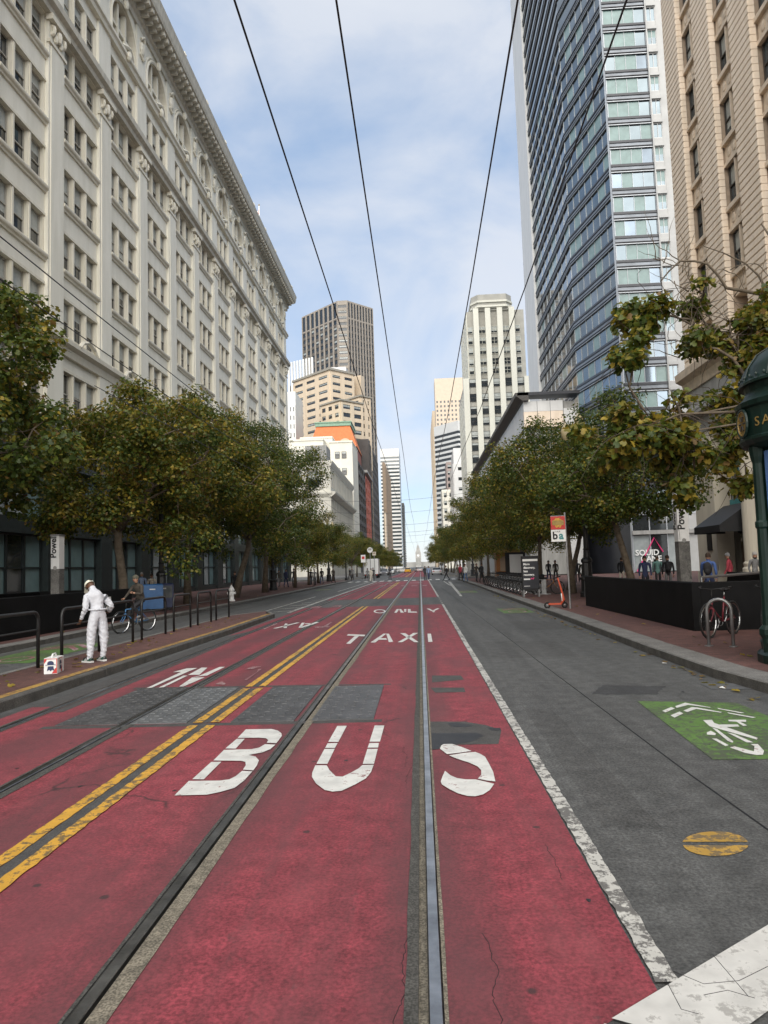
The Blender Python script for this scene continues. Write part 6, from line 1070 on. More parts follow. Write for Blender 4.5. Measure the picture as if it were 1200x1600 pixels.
def rack(label, x, y, rz):
    t = thing('bike_rack', label, 'bike rack', (x, y, KZ), rz, 'grey steel bike hoops'); mb = MB(); w, h = 0.2, 0.84
    mb.tube([(-w, 0, 0), (-w, 0, h-w)]+[(-w*math.cos(a), 0, h-w+w*math.sin(a)) for a in np.linspace(0.2, PI-0.2, 9)]+[(w, 0, h-w), (w, 0, 0)], 0.03, 'steel_grey', 8); mb.build('hoop', t, smooth=True)
    for s in (-1, 1): mb = MB(); mb.lathe([(0.0, 0.0), (0.075, 0.0), (0.075, 0.012), (0, 0.012)], 'steel_grey', 10, (s*w, 0)); mb.build('base_plate', t)
g1 = G(1127, 1010, KZ); rack('grey steel hoop with the maroon bicycle', g1[0], g1[1], -0.5); rack('grey steel hoop half hidden by the kiosk', g1[0]+1.02, g1[1]-0.1, -0.5)
for i in range(14):
    y = 36.2+i*1.45; n_ = ['first', 'second', 'third', 'fourth', 'fifth', 'sixth', 'seventh', 'eighth', 'ninth', 'tenth', 'eleventh', 'twelfth', 'thirteenth', 'farthest'][i]
    bicycle('docked grey share bicycle, %s in the row from the advert panel' % n_, (5.55, y, KZ), (0.93, 0.36), 'bike_grey', True, 'share bicycles in the dock')
    t = thing('bike_dock', 'grey docking post of the %s share bicycle from the advert panel' % n_, 'bike dock', (6.2, y+0.28, KZ), 0, 'bike dock posts'); mb = MB(); mb.box(-0.12, -0.1, 0, 0.12, 0.1, 0.75, 'steel_grey'); mb.box(-0.16, -0.13, 0.75, 0.16, 0.13, 0.85, 'black'); mb.build('post', t); mb = MB(); mb.box(-0.5, -0.3, 0, 0.3, 0.3, 0.03, 'steel_grey'); mb.build('base', t)
bicycle('brown bicycle parked behind the black advert panel', (6.35, 36.4, KZ), (0.98, -0.2), 'bike_brown')
t = thing('information_panel', 'lit map panel on a dark frame among the right trees', 'panel', (6.9, 52, KZ), 0.3); mb = MB(); mb.box(-0.75, -0.1, 0.6, 0.75, 0.1, 2.4, 'black'); mb.build('frame', t); mb = MB(); mb.box(-0.5, -0.13, 0.9, 0.55, -0.101, 2.25, 'tower_white'); mb.build('map', t)
for s in (-1, 1): mb = MB(); mb.box(s*0.6-0.06, -0.06, 0, s*0.6+0.06, 0.06, 0.6, 'black'); mb.build('leg', t)
t = thing('wooden_kiosk', 'brown wooden street kiosk under the right trees', 'kiosk', (7.4, 60, KZ)); mb = MB(); mb.box(-1.1, -0.8, 0, 1.1, 0.8, 2.5, 'bike_brown'); mb.box(-0.8, -0.82, 1.0, 0.8, -0.8, 2.2, 'brown_stone'); mb.build('body', t); mb = MB(); mb.prism([(-1.4, -1.2), (1.4, -1.2), (1.4, 1.0), (-1.4, 1.0)], 2.5, 2.75, 'gold'); mb.build('roof', t)
# scooter
t = thing('kick_scooter', 'orange kick scooter standing at the kerb by the bus stop pole', 'scooter', (4.72, 25.2, KZ), 0); M('scooter_orange', (0.55, 0.085, 0.035), 0.4, 0.1, 6)
mb = MB(); mb.box(-0.30, -0.08, 0.12, 0.14, 0.08, 0.175, 'scooter_orange'); mb.build('deck', t)
for x in (-0.34, 0.26): mb = MB(); mb.tube([(x+0.085*math.cos(a), 0, 0.105+0.085*math.sin(a)) for a in np.linspace(0, 2*PI, 13)[:-1]], 0.03, 'rubber', 6, closed=True); mb.tube([(x, -0.03, 0.105), (x, 0.03, 0.105)], 0.04, 'steel_grey', 6); mb.build('wheel', t, smooth=True)
mb = MB(); mb.tube([(0.14, 0, 0.15), (0.24, 0, 0.3), (0.2, 0, 0.5), (0.13, 0, 0.8), (0.06, 0, 1.05)], [0.04, 0.05, 0.035, 0.028, 0.024], 'scooter_orange', 8); mb.tube([(0.26, 0, 0.12), (0.25, 0, 0.35)], 0.03, 'black', 6); mb.tube([(0.18, -0.02, 0.22), (0.16, -0.02, 0.5)], 0.02, 'white', 6); mb.build('stem', t, smooth=True); mb = MB(); mb.tube([(-0.1, -0.2, 1.03), (0.05, -0.02, 1.08), (0.2, 0.2, 1.1)], 0.02, 'black', 6); mb.build('handlebar', t)
# newspaper boxes and hydrant
M('news_blue', (0.03, 0.12, 0.30), 0.45, 0.15, 5)
for x, y, lab, m_ in ((-11.85, 31.0, 'blue newspaper box on the left pavement, the nearer one', 'news_blue'), (-11.75, 32.05, 'darker blue newspaper box right behind the nearer one', 'navy')):
    t = thing('newspaper_box', lab, 'newspaper box', (x, y, KZ), 0.35, 'newspaper boxes'); mb = MB(); mb.bbox(-0.45, -0.3, 0.12, 0.45, 0.3, 1.2, m_, 0.05); mb.build('body', t); mb = MB(); mb.box(-0.38, -0.315, 0.55, 0.38, -0.301, 1.08, 'glass_mid' if m_ == 'navy' else 'news_blue'); mb.box(-0.12, -0.33, 0.95, 0.12, -0.316, 1.0, 'white'); mb.build('door', t); mb = MB(); mb.box(-0.3, -0.2, 0, 0.3, 0.2, 0.12, 'black'); mb.build('foot', t)
t = thing('fire_hydrant', 'white fire hydrant at the left kerb beyond the rails', 'hydrant', (-10.6, 39.5, KZ)); mb = MB(); mb.lathe([(0.2, 0), (0.2, 0.06), (0.14, 0.1), (0.13, 0.55), (0.18, 0.58), (0.18, 0.64), (0.14, 0.7), (0.08, 0.82), (0.04, 0.84), (0.04, 0.9), (0, 0.9)], 'white', 12); mb.build('barrel', t, smooth=False)
mb = MB(); mb.tube([(-0.24, 0, 0.45), (0.24, 0, 0.45)], 0.07, 'white', 8); mb.tube([(0, -0.24, 0.4), (0, 0, 0.4)], 0.085, 'white', 8); mb.build('outlet', t)
# carton of cans by the man's feet
t = thing('beer_carton', 'white red and blue drinks carton with handle standing on the island', 'carton', (-6.3, 11.98, KZ), 0.22); w, d, h = 0.21, 0.40, 0.26
mb = MB(); mb.box(-w/2, -d/2, 0, w/2, d/2, h, 'white'); mb.build('box', t); mb = MB(); mb.tube([(0, -0.13, h), (0, -0.08, h+0.055), (0, 0.08, h+0.055), (0, 0.13, h)], 0.014, 'white', 5); mb.build('handle', t)
def logo(org, ux, s, nm):
    mb = MB(); o_ = Vector(org); ux = Vector(ux); uz = Vector((0, 0, 1)); n_ = ux.cross(uz); P = lambda a, b, e: tuple(o_+ux*a*s+uz*b*s+n_*e)
    def pg(pts, m, e): mb.add([P(a, b, e) for a, b in pts], [tuple(range(len(pts)))], m)
    pg([(-0.5, 0.2), (-0.5, 0.6), (-0.3, 0.6), (-0.32, 0.45)], 'red', 0.003); pg([(0.5, 0.6), (-0.3, 0.6), (-0.3, 0.55), (0.44, 0.55), (0.44, -0.2), (0.5, -0.2)], 'red', 0.003); pg([(0.5, -0.6), (0.1, -0.6), (0.35, -0.2), (0.5, -0.1)], 'red', 0.003)
    c = [(0.26*math.cos(a), 0.2+0.22*math.sin(a)) for a in np.linspace(0, 2*PI, 15)[:-1]]; pg(c[::-1][::-1], 'navy', 0.004); pg([(-0.38, 0.03), (0.38, 0.03), (0.38, 0.12), (-0.38, 0.12)], 'navy', 0.005); pg([(-0.36, 0.0), (0.36, 0.0), (0.36, 0.07), (-0.36, 0.07)], 'white', 0.006)
    pg([(-0.2, -0.02), (0.22, -0.02), (0.3, -0.4), (0.12, -0.3), (0.02, -0.42), (-0.1, -0.3), (-0.28, -0.4)], 'navy', 0.0045); mb.build(nm, t)
logo((0, -d/2-0.001, h/2), (1, 0, 0), 0.205, 'front_print'); logo((w/2+0.001, -0.02, h/2), (0, 1, 0), 0.2, 'side_print')
# ------------------------------------------------------------------ people
def V3(*a): return Vector(a)
def person(label, loc, head, J, cols, hair='black', group=None, fingers=True, extra=None, rad=None, grips=None, headdir=None, wrinkle=0.0):
    """J: joints in world-oriented offsets from loc. One skinned body; hair or hat as child."""
    t = thing('person', label, 'person', loc, 0, group); R = dict(pel=(0.15, 0.105), wst=(0.125, 0.092), chs=(0.165, 0.11), upp=(0.12, 0.085), nck=(0.055, 0.055), hd0=(0.068, 0.075), hd1=(0.078, 0.098), hd2=(0.05, 0.06), sh=(0.068,)*2, el=(0.046,)*2, wr=(0.031,)*2, hn=(0.036, 0.026), hip=(0.088,)*2, kn=(0.062,)*2, an=(0.046,)*2, ball=(0.042, 0.036), toe=(0.036, 0.028)); R.update(rad or {})
    vs = []; rs = []; es = []; tags = []; ix = {}
    def v(n, p, r): ix[n] = len(vs); vs.append(tuple(p)); rs.append(r)
    for n in ('pel', 'wst', 'chs', 'upp', 'nck', 'hd0', 'hd1', 'hd2'): v(n, J[n], R[n])
    def e(a, b, tg): es.append((ix[a], ix[b])); tags.append(tg)
    for a, b, tg in (('pel', 'wst', 'top'), ('wst', 'chs', 'top'), ('chs', 'upp', 'top'), ('upp', 'nck', 'skin'), ('nck', 'hd0', 'skin'), ('hd0', 'hd1', 'skin'), ('hd1', 'hd2', 'skin')): e(a, b, tg)
    for s in 'LR':
        for n in ('sh', 'el', 'wr', 'hn', 'hip', 'kn', 'an', 'ball', 'toe'): v(n+s, J[n+s], R[n])
        e('upp', 'sh'+s, 'top'); e('sh'+s, 'el'+s, 'top'); e('el'+s, 'wr'+s, cols.get('fore', 'top') and ('fore')); e('wr'+s, 'hn'+s, 'skin'); e('pel', 'hip'+s, 'leg'); e('hip'+s, 'kn'+s, 'leg'); e('kn'+s, 'an'+s, 'leg'); e('an'+s, 'ball'+s, 'shoe'); e('ball'+s, 'toe'+s, 'shoe')
    segs = list(zip(es, tags)); roots = [ix['pel']]
    if fingers:
        for s in 'LR':
            h = Vector(J['hn'+s]); w = Vector(J['wr'+s]); d = (h-w).normalized(); side = d.cross(Vector((head[0], head[1], 0.2))).normalized(); pn = side.cross(d)
            g = (grips or {}).get(s, 0.35)
            for k, (o, ln) in enumerate(((-0.024, 0.062), (-0.008, 0.074), (0.008, 0.07), (0.024, 0.055), (0.034, 0.05))):
                th = k == 4; b = h+side*o*(1 if not th else 0.7)+d*(0.012 if not th else -0.02)+(pn*0.02 if th else V3(0, 0, 0)); d1 = (d+pn*(0.15+g*0.4)) if not th else (d*0.7+pn*0.8+side*0.3); d2 = (d+pn*(0.5+g*1.6)) if not th else (d+pn*0.4)
                p1 = b+d1.normalized()*ln*0.5; p2 = p1+d2.normalized()*ln*0.5; i0 = len(vs); roots.append(i0)
                for p, r in ((b, 0.010), (p1, 0.009), (p2, 0.0075)): vs.append(tuple(p)); rs.append((r, r))
                for a in (0, 1): es.append((i0+a, i0+a+1)); segs.append(((i0+a, i0+a+1), 'skin'))
    me = bpy.data.meshes.new('body'); me.from_pydata(vs, es, []); o = bpy.data.objects.new('tmpbody', me); C.objects.link(o)
    m = o.modifiers.new('s', 'SKIN'); m.use_smooth_shade = True; m.branch_smoothing = 0.6
    for i, r in enumerate(rs): me.skin_vertices[0].data[i].radius = r; me.skin_vertices[0].data[i].use_root = i in roots
    m2 = o.modifiers.new('u', 'SUBSURF'); m2.levels = (3 if wrinkle else 2) if fingers else 1; m2.render_levels = m2.levels
    bpy.context.view_layer.update(); bm = bpy.data.meshes.new_from_object(o.evaluated_get(bpy.context.evaluated_depsgraph_get())); bpy.data.objects.remove(o); bpy.data.meshes.remove(me)
    # features that belong to the face: nose and ears, kept in the same mesh
    names = ['top', 'leg', 'skin', 'shoe', 'fore']; bm.materials.clear()
    for n in names: bm.materials.append(MATS[cols.get(n, cols['top'])])
    A = np.array([vs[a] for (a, b), _ in segs]); Bq = np.array([vs[b] for (a, b), _ in segs]); Rq = np.array([min(rs[a][0], rs[b][0]) for (a, b), _ in segs]); tg = [names.index(t_) for _, t_ in segs]
    cen = np.array([p.center[:] for p in bm.polygons]); ab = Bq-A; tt = np.clip(((cen[:, None]-A[None])*ab[None]).sum(2)/np.maximum(1e-9, (ab**2).sum(1))[None], 0, 1); dist = np.linalg.norm(cen[:, None]-(A[None]+tt[..., None]*ab[None]), axis=2)-Rq[None]; best = dist.argmin(1)
    bm.polygons.foreach_set('material_index', [tg[b] for b in best]); bm.polygons.foreach_set('use_smooth', [True]*len(bm.polygons)); bm.update()
    if wrinkle:
        from mathutils import noise as mnoise
        skinv = {vi for p in bm.polygons if p.material_index in (2, 3) for vi in p.vertices}; nn = [v_.normal.copy() for v_ in bm.vertices]
        for i_, v_ in enumerate(bm.vertices):
            if i_ in skinv: continue
            c = v_.co; low = 1.0+1.2*max(0, 0.35-c.z)/0.35+0.8*math.exp(-((c.z-0.5)/0.1)**2)+0.8*math.exp(-((c.z-1.0)/0.08)**2)
            v_.co = c+nn[i_]*wrinkle*low*(mnoise.noise(Vector((c.x*9, c.y*9, c.z*24+c.x*14)))+0.5*mnoise.noise(Vector((c.x*22, c.y*22, c.z*40))))
        bm.update()
    new('body', bm, t); hd = Vector(J['hd1']); f = Vector((headdir or (head[0], head[1], 0))).normalized(); up = (Vector(J['hd2'])-Vector(J['hd0'])).normalized(); sd = f.cross(up).normalized(); f = up.cross(sd)
    mb = MB(); mb.ball(tuple(hd+f*0.095-up*0.02), (0.014, 0.014, 0.02), cols['skin'], 6, 5)
    for s in (-1, 1): mb.ball(tuple(hd+sd*s*0.078-up*0.02), (0.014, 0.018, 0.028), cols['skin'], 6, 5); mb.ball(tuple(hd+sd*s*0.032+f*0.086+up*0.012), (0.011, 0.011, 0.008), 'black', 5, 4)
    mb.ball(tuple(hd+f*0.086-up*0.055), (0.02, 0.012, 0.006), 'red' if cols['skin'] == 'skin' else 'skin_dark', 6, 4); mb.build('face', t)
    if hair:
        mb = MB(); k = 8; rings = []
        for i in range(6):
            a = PI/2*i/5; 
            for j in range(12): q = 2*PI*j/12; front = math.cos(q); low = 0.0 if front > 0.3 else -0.35; el_ = a if i else low; r = math.cos(el_); rings.append(hd-f*0.004+(f*front*0.113+sd*math.sin(q)*0.092)*r+up*(0.016+0.118*math.sin(el_)))
        fs = [(i*12+j, i*12+(j+1) % 12, (i+1)*12+(j+1) % 12, (i+1)*12+j) for i in range(5) for j in range(12)]; mb.add(rings, fs, hair); mb.build('hair' if not (extra and 'cap' in extra) else 'cap', t, smooth=True)
    return t
def stand(head, stride=0.0, arm=0.15, H=1.74, bag=None, bend=0.0):
    h = Vector((head[0], head[1], 0)).normalized(); r = Vector((h.y, -h.x, 0)); k = H/1.74; z = V3(0, 0, 1)
    P = lambda f, s, u: tuple((h*f+r*s+z*u)*k)
    J = dict(pel=P(0, 0, 0.95), wst=P(0.0, 0, 1.08), chs=P(0.01+bend*0.3, 0, 1.27), upp=P(0.0+bend*0.5, 0, 1.42), nck=P(0.02+bend*0.6, 0, 1.5), hd0=P(0.035+bend*0.7, 0, 1.555), hd1=P(0.045+bend*0.75, 0, 1.63), hd2=P(0.035+bend*0.75, 0, 1.70))
    for s, q in (('L', -1), ('R', 1)):
        st = stride*q; J['sh'+s] = P(bend*0.5, q*0.185, 1.40); J['el'+s] = P(-st*0.35-0.02+bend*0.4, q*0.235, 1.12); J['wr'+s] = P(-st*0.55+arm*0.5+bend*0.3, q*0.23, 0.89); J['hn'+s] = P(-st*0.62+arm*0.6+bend*0.3, q*0.22, 0.81)
        J['hip'+s] = P(0, q*0.09, 0.9); J['kn'+s] = P(st*0.45+0.03, q*0.095, 0.5); fz = 0.03 if st < -0.15 else 0.0; J['an'+s] = P(st, q*0.095, 0.085+fz*2); J['ball'+s] = P(st+0.1, q*0.1, 0.045+fz); J['toe'+s] = P(st+0.17, q*0.105, 0.04+fz)
    return J
def colmat(name, c): M(name, c, 0.85, 0.12, 8); return name
for n_, c_ in dict(denim=(0.10, 0.16, 0.28), khaki=(0.24, 0.2, 0.14), c_black=(0.022, 0.022, 0.025), c_navy=(0.03, 0.04, 0.095), c_blue=(0.07, 0.13, 0.33), c_shirt=(0.25, 0.33, 0.5), c_cream=(0.6, 0.55, 0.47), c_grey=(0.17, 0.17, 0.17), c_red=(0.33, 0.04, 0.06), c_brown=(0.055, 0.045, 0.035), c_teal=(0.12, 0.24, 0.22), c_white=(0.68, 0.68, 0.66), hair_grey=(0.35, 0.33, 0.31), hair_brown=(0.05, 0.03, 0.02), shoe_green=(0.02, 0.07, 0.05), cap_cream=(0.72, 0.7, 0.58), c_olive=(0.09, 0.085, 0.06)).items(): colmat(n_, c_)
# the man in white
hd = (-0.8, 0.6)
J = dict(pel=(0.05, 0, 0.91), wst=(0.05, 0.0, 1.02), chs=(0.01, 0.01, 1.16), upp=(-0.03, 0.03, 1.30), nck=(-0.07, 0.07, 1.365), hd0=(-0.115, 0.10, 1.40), hd1=(-0.165, 0.14, 1.43), hd2=(-0.20, 0.165, 1.485),
 shL=(-0.125, -0.095, 1.24), elL=(-0.10, -0.17, 1.02), wrL=(-0.225, -0.09, 0.82), hnL=(-0.262, -0.07, 0.745), shR=(0.075, 0.145, 1.235), elR=(0.245, 0.19, 1.03), wrR=(0.13, 0.32, 0.93), hnR=(0.075, 0.36, 0.9),
 hipL=(0.0, -0.075, 0.87), hipR=(0.105, 0.065, 0.87), knL=(-0.035, -0.085, 0.49), knR=(0.13, 0.09, 0.49), anL=(-0.05, -0.10, 0.09), anR=(0.115, 0.10, 0.09), ballL=(-0.14, -0.05, 0.05), ballR=(0.05, 0.16, 0.05), toeL=(-0.22, -0.005, 0.045), toeR=(-0.02, 0.215, 0.045))
pm = person('man in white long sleeves, white trousers and cream cap looking down on the island', (-6.2, 13.3, KZ), hd, J, dict(top='cloth_white', leg='cloth_white', skin='skin_dark', shoe='black', fore='cloth_white'), None, None, True, None, dict(pel=(0.175, 0.14), wst=(0.15, 0.12), chs=(0.185, 0.13), upp=(0.15, 0.105), sh=(0.08, 0.08), el=(0.055, 0.055), hip=(0.112, 0.112), kn=(0.088, 0.088), an=(0.052, 0.052)), dict(L=0.6, R=0.5), (-0.62, 0.45, -0.55), 0.011)
c_ = Vector(J['hd1']); up = (Vector(J['hd2'])-Vector(J['hd0'])).normalized(); f_ = Vector((-0.62, 0.45, -0.55)).normalized(); sd = f_.cross(up).normalized(); f_ = up.cross(sd); mb = MB(); rg_ = []
for i in range(6):
    for j in range(14): q = 2*PI*j/14; a = PI/2*i/5; rg_.append(c_+(f_*math.cos(q)*0.112+sd*math.sin(q)*0.095)*math.cos(a)+up*(0.005+0.118*math.sin(a)))
mb.add(rg_, [(i*14+j, i*14+(j+1) % 14, (i+1)*14+(j+1) % 14, (i+1)*14+j) for i in range(5) for j in range(14)], 'cap_cream'); mb.ball(tuple(c_-f_*0.105+up*0.05), (0.03, 0.03, 0.02), 'black', 6, 4); cap = mb.build('cap', pm, smooth=True)
mb = MB(); br = [c_+f_*0.1*math.cos(q)+sd*0.09*math.sin(q)+up*0.01 for q in np.linspace(-1.1, 1.1, 7)]; br2 = [c_+f_*(0.1+0.09*math.cos(q))*1.0+sd*0.085*math.sin(q)-up*0.012 for q in np.linspace(-1.1, 1.1, 7)]; mb.add(br+br2+[p-up*0.008 for p in br]+[p-up*0.008 for p in br2], [(i, i+1, 8+i, 7+i) for i in range(6)]+[(14+i, 21+i, 22+i, 15+i) for i in range(6)], 'cap_cream'); mb.build('brim', cap)
for s, n_ in (('L', 1), ('R', -1)):
    a, b, t2 = Vector(J['an'+s]), Vector(J['ball'+s]), Vector(J['toe'+s]); d = (t2-a); d.z = 0; d.normalize(); r = Vector((d.y, -d.x, 0)); z0 = 0.0; mb = MB(); base = V3(a.x, a.y, 0)-d*0.06
    out_ = [(-0.01, -0.035), (0.05, -0.043), (0.15, -0.044), (0.22, -0.05), (0.27, -0.035), (0.285, 0), (0.27, 0.035), (0.22, 0.05), (0.15, 0.044), (0.05, 0.043), (-0.01, 0.035)]; lay = [(1.0, 0.0), (1.02, 0.03)]; P = lambda u, w_, z: tuple(base+d*u+r*w_+V3(0, 0, z))
    n = len(out_); mb.add([P(u, w_, 0.0) for u, w_ in out_]+[P(u, w_, 0.03) for u, w_ in out_], [tuple(range(n)), tuple(range(2*n-1, n-1, -1))]+[(i, n+i, n+(i+1) % n, (i+1) % n) for i in range(n)], 'c_white'); sole = mb.build('shoe_sole', pm)
    mb = MB(); prof = [(0, 0.03, 0.04, 0.085), (0.06, 0.03, 0.045, 0.1), (0.12, 0.03, 0.046, 0.085), (0.19, 0.03, 0.048, 0.06), (0.25, 0.03, 0.042, 0.05), (0.28, 0.03, 0.02, 0.04)]; vs = []; 
    for u, zl, w_, zh in prof: vs += [P(u, -w_, zl), P(u, -w_*0.75, zh*0.8), P(u, 0, zh), P(u, w_*0.75, zh*0.8), P(u, w_, zl)]
    mb.add(vs, [(i*5+j, i*5+j+1, i*5+j+6, i*5+j+5) for i in range(5) for j in range(4)], 'shoe_green'); 
    for u in (0.09, 0.12, 0.15):
        for q in (-1, 1): mb.add([P(u, q*0.049, 0.034), P(u+0.015, q*0.049, 0.034), P(u-0.005, q*0.04, 0.075), P(u-0.02, q*0.04, 0.075)], [(0, 1, 2, 3)], 'c_white')
    mb.build('shoe', pm, smooth=False)
mb = MB(); ctr = Vector((0.05, 0.0, 0.985)); hx = Vector((-0.8, 0.6, 0)); hy = Vector((0.6, 0.8, 0)); mb.tube([tuple(ctr+hx*0.135*math.cos(q)+hy*0.168*math.sin(q)) for q in np.linspace(0, 2*PI, 19)[:-1]], 0.016, 'c_grey' if False else 'cloth_white', 6, closed=True); mb.build('waistband', pm, smooth=True)
# the cyclist and his blue bicycle
bh = Vector((-0.45, -0.89, 0)).normalized(); br_ = Vector((bh.y, -bh.x, 0)); bl = (-8.95, 21.9, 0.0)
bicycle('blue bicycle ridden by the man in the brown jacket', bl, (bh.x, bh.y), 'bike_blue')
P = lambda f, s, u: tuple(bh*f+br_*s+V3(0, 0, u))
J = dict(pel=P(-0.27, 0, 1.0), wst=P(-0.24, 0, 1.12), chs=P(-0.19, 0, 1.30), upp=P(-0.13, 0, 1.44), nck=P(-0.09, 0, 1.52), hd0=P(-0.06, 0, 1.57), hd1=P(-0.05, 0, 1.645), hd2=P(-0.06, 0, 1.715),
 shL=P(-0.13, -0.19, 1.41), elL=P(-0.05, -0.27, 1.17), wrL=P(0.06, -0.1, 1.2), hnL=P(0.1, -0.03, 1.22), shR=P(-0.13, 0.19, 1.41), elR=P(0.0, 0.29, 1.18), wrR=P(0.13, 0.31, 1.04), hnR=P(0.17, 0.31, 1.01),
 hipL=P(-0.22, -0.09, 0.95), knL=P(0.14, -0.12, 0.78), anL=P(-0.13, -0.12, 0.5), ballL=P(-0.04, -0.12, 0.455), toeL=P(0.03, -0.12, 0.45), hipR=P(-0.22, 0.09, 0.95), knR=P(0.12, 0.12, 0.6), anR=P(-0.03, 0.12, 0.25), ballR=P(0.06, 0.12, 0.19), toeR=P(0.13, 0.12, 0.185))
person('cyclist in dark brown jacket and flat cap riding towards the camera', bl, (bh.x, bh.y), J, dict(top='c_brown', leg='c_black', skin='skin', shoe='c_grey'), 'c_olive', None, True, None, dict(chs=(0.185, 0.13), wst=(0.16, 0.125)), dict(L=0.5, R=1.0))
def ped(label, px, py, head, stride, cols, hair='hair_brown', H=1.74, z=KZ, Y=None, arm=0.15, group='pedestrians', bag=None):
    if Y is None: x, y = G(px, py, z)
    else: p = AY(px, py, Y); x, y = p[0], Y
    t = person(label, (x, y, z), head, stand(head, stride, arm, H), cols, hair, group, y < 45)
    if bag: 
        h = Vector((head[0], head[1], 0)).normalized(); c = -h*0.2; mb = MB(); mb.ball((c.x, c.y, 1.22), (0.15, 0.13, 0.23), bag, 8, 6); mb.ball((c.x-h.x*0.07, c.y-h.y*0.07, 1.12), (0.11, 0.1, 0.12), bag, 8, 6); b = mb.build('backpack', t, smooth=True)
    return t
D = lambda top, leg, skin='skin', shoe='c_black', **k: dict(top=top, leg=leg, skin=skin, shoe=shoe, **k)
ped('person in blue jacket with black backpack behind the right entrance wall', 1108, 900, (0.5, 0.86), 0.2, D('c_blue', 'c_navy'), Y=24.5, bag='c_black')
ped('person in red hooded jacket near the tan building door', 1140, 895, (-0.8, 0.5), 0.15, D('c_red', 'c_black'), 'c_grey', Y=30)
ped('person with a light bag beside the tan building column', 1180, 895, (0.3, -0.95), 0.1, D('c_grey', 'c_black'), 'hair_grey', Y=29)
ped('person in dark navy sweater facing the camera behind the right wall', 1008, 895, (-0.2, -0.98), 0.1, D('c_navy', 'c_black'), Y=31)
ped('person in teal shirt walking away right of the navy sweater', 1028, 895, (0.2, 0.98), 0.2, D('c_teal', 'c_black'), Y=38)
ped('person in black jacket left of the right station sign', 1044, 895, (0.2, 0.98), 0.15, D('c_black', 'c_grey'), Y=33, bag='c_black')
ped('person in dark shirt and pale trousers under the leaning tree', 972, 900, (0.6, 0.8), 0.2, D('c_black', 'c_cream'), Y=42)
ped('person in black walking between the pale trunk and the lamp post', 903, 911, (-0.3, -0.95), 0.25, D('c_black', 'c_black'))
ped('person in grey green coat beside the right lamp post base', 913, 921, (0.6, 0.8), 0.05, D('c_olive', 'c_black'), 'hair_grey', 1.7)
ped('person in dark clothes behind the advert panel, the left one', 858, 908, (0.5, 0.8), 0.2, D('c_black', 'c_navy'), Y=58); ped('person in brown behind the advert panel, the right one', 869, 908, (-0.5, -0.8), 0.2, D('c_brown', 'c_black'), Y=56)
ped('woman in white top and blue jeans at the right kerb past the bike dock', 728, 909, (-0.7, -0.7), 0.15, D('c_white', 'denim'), 'hair_brown', 1.7)
ped('person in black crossing the road near the right kerb', 698, 907, (-1, 0.1), 0.36, D('c_black', 'c_black'), 'hair_brown', 1.75, 0.0)
ped('person in black at the crossing right of the rails', 664.5, 906, (-0.2, -0.98), 0.15, D('c_black', 'c_black'), 'hair_brown', 1.75, 0.0); ped('person in light blue shirt at the crossing right of the rails', 670, 906, (0.3, -0.95), 0.2, D('c_shirt', 'c_navy'), 'hair_brown', 1.75, 0.0)
ped('person in dark coat alone on the left half of the crossing', 609.5, 907, (0.2, 0.98), 0.2, D('c_black', 'c_black'), 'hair_brown', 1.75, 0.0)
ped('person in cream dress coat at the left end of the crossing', 580, 909, (0.3, 0.9), 0.1, D('c_cream', 'c_cream'), 'hair_brown', 1.68, 0.0); ped('person in grey at the left end of the crossing', 574.5, 909, (0.3, 0.9), 0.15, D('c_grey', 'c_grey'), 'black', 1.72, 0.0); ped('person in black right of the cream coat at the crossing', 583.5, 908, (-0.3, -0.9), 0.15, D('c_black', 'c_black'), 'black', 1.78, 0.0)
ped('man in blue shirt and dark trousers behind the cyclist', 222, 946, (0.2, -0.98), 0.1, D('c_shirt', 'c_black'), 'hair_grey', 1.75); ped('person in cream top right of the man in blue shirt', 237.5, 944, (0.2, -0.98), 0.15, D('c_cream', 'khaki'), 'hair_brown', 1.66)
for i, (px, py, tp, lg, lab) in enumerate(((367, 931, 'c_black', 'c_black', 'person in black by the white hydrant'), (447, 918, 'c_navy', 'c_navy', 'person in navy coat standing by the left lamp post'), (436, 917, 'c_brown', 'c_grey', 'person in brown left of the navy coat'), (459, 916, 'c_black', 'c_black', 'person in black right of the navy coat'), (486, 914, 'c_black', 'c_black', 'person with dark backpack, left of a close pair on the left pavement'), (492, 915, 'c_grey', 'c_black', 'person in grey in the middle of the left pavement group'), (503, 913, 'c_black', 'c_navy', 'person in black, right of a close pair on the left pavement'), (521, 911, 'c_brown', 'c_black', 'person in brown alone under the small olive trees'), (551, 907, 'c_grey', 'c_black', 'person in grey near the left corner of the crossing'), (547, 907, 'c_black', 'c_black', 'person in black near the left corner of the crossing'))):
    ped(lab, px, py, (rnd.uniform(-1, 1), rnd.choice((-1, 1))), rnd.uniform(0.05, 0.25), D(tp, lg), rnd.choice(('hair_brown', 'black', 'hair_grey')), rnd.uniform(1.64, 1.8))
for i, (px, py, tp, lg, lab) in enumerate(((745, 910, 'c_brown', 'c_black', 'person in brown between the dock and the woman in white'), (753, 911, 'c_black', 'c_black', 'person in black at the far end of the bike dock'), (716, 907, 'c_olive', 'c_grey', 'person in olive beyond the woman in white'), (720, 907, 'c_red', 'c_black', 'person in dark red beyond the woman in white'))):
    ped(lab, px, py, (rnd.uniform(-1, 1), rnd.choice((-1, 1))), rnd.uniform(0.05, 0.25), D(tp, lg), 'hair_brown', rnd.uniform(1.64, 1.8))
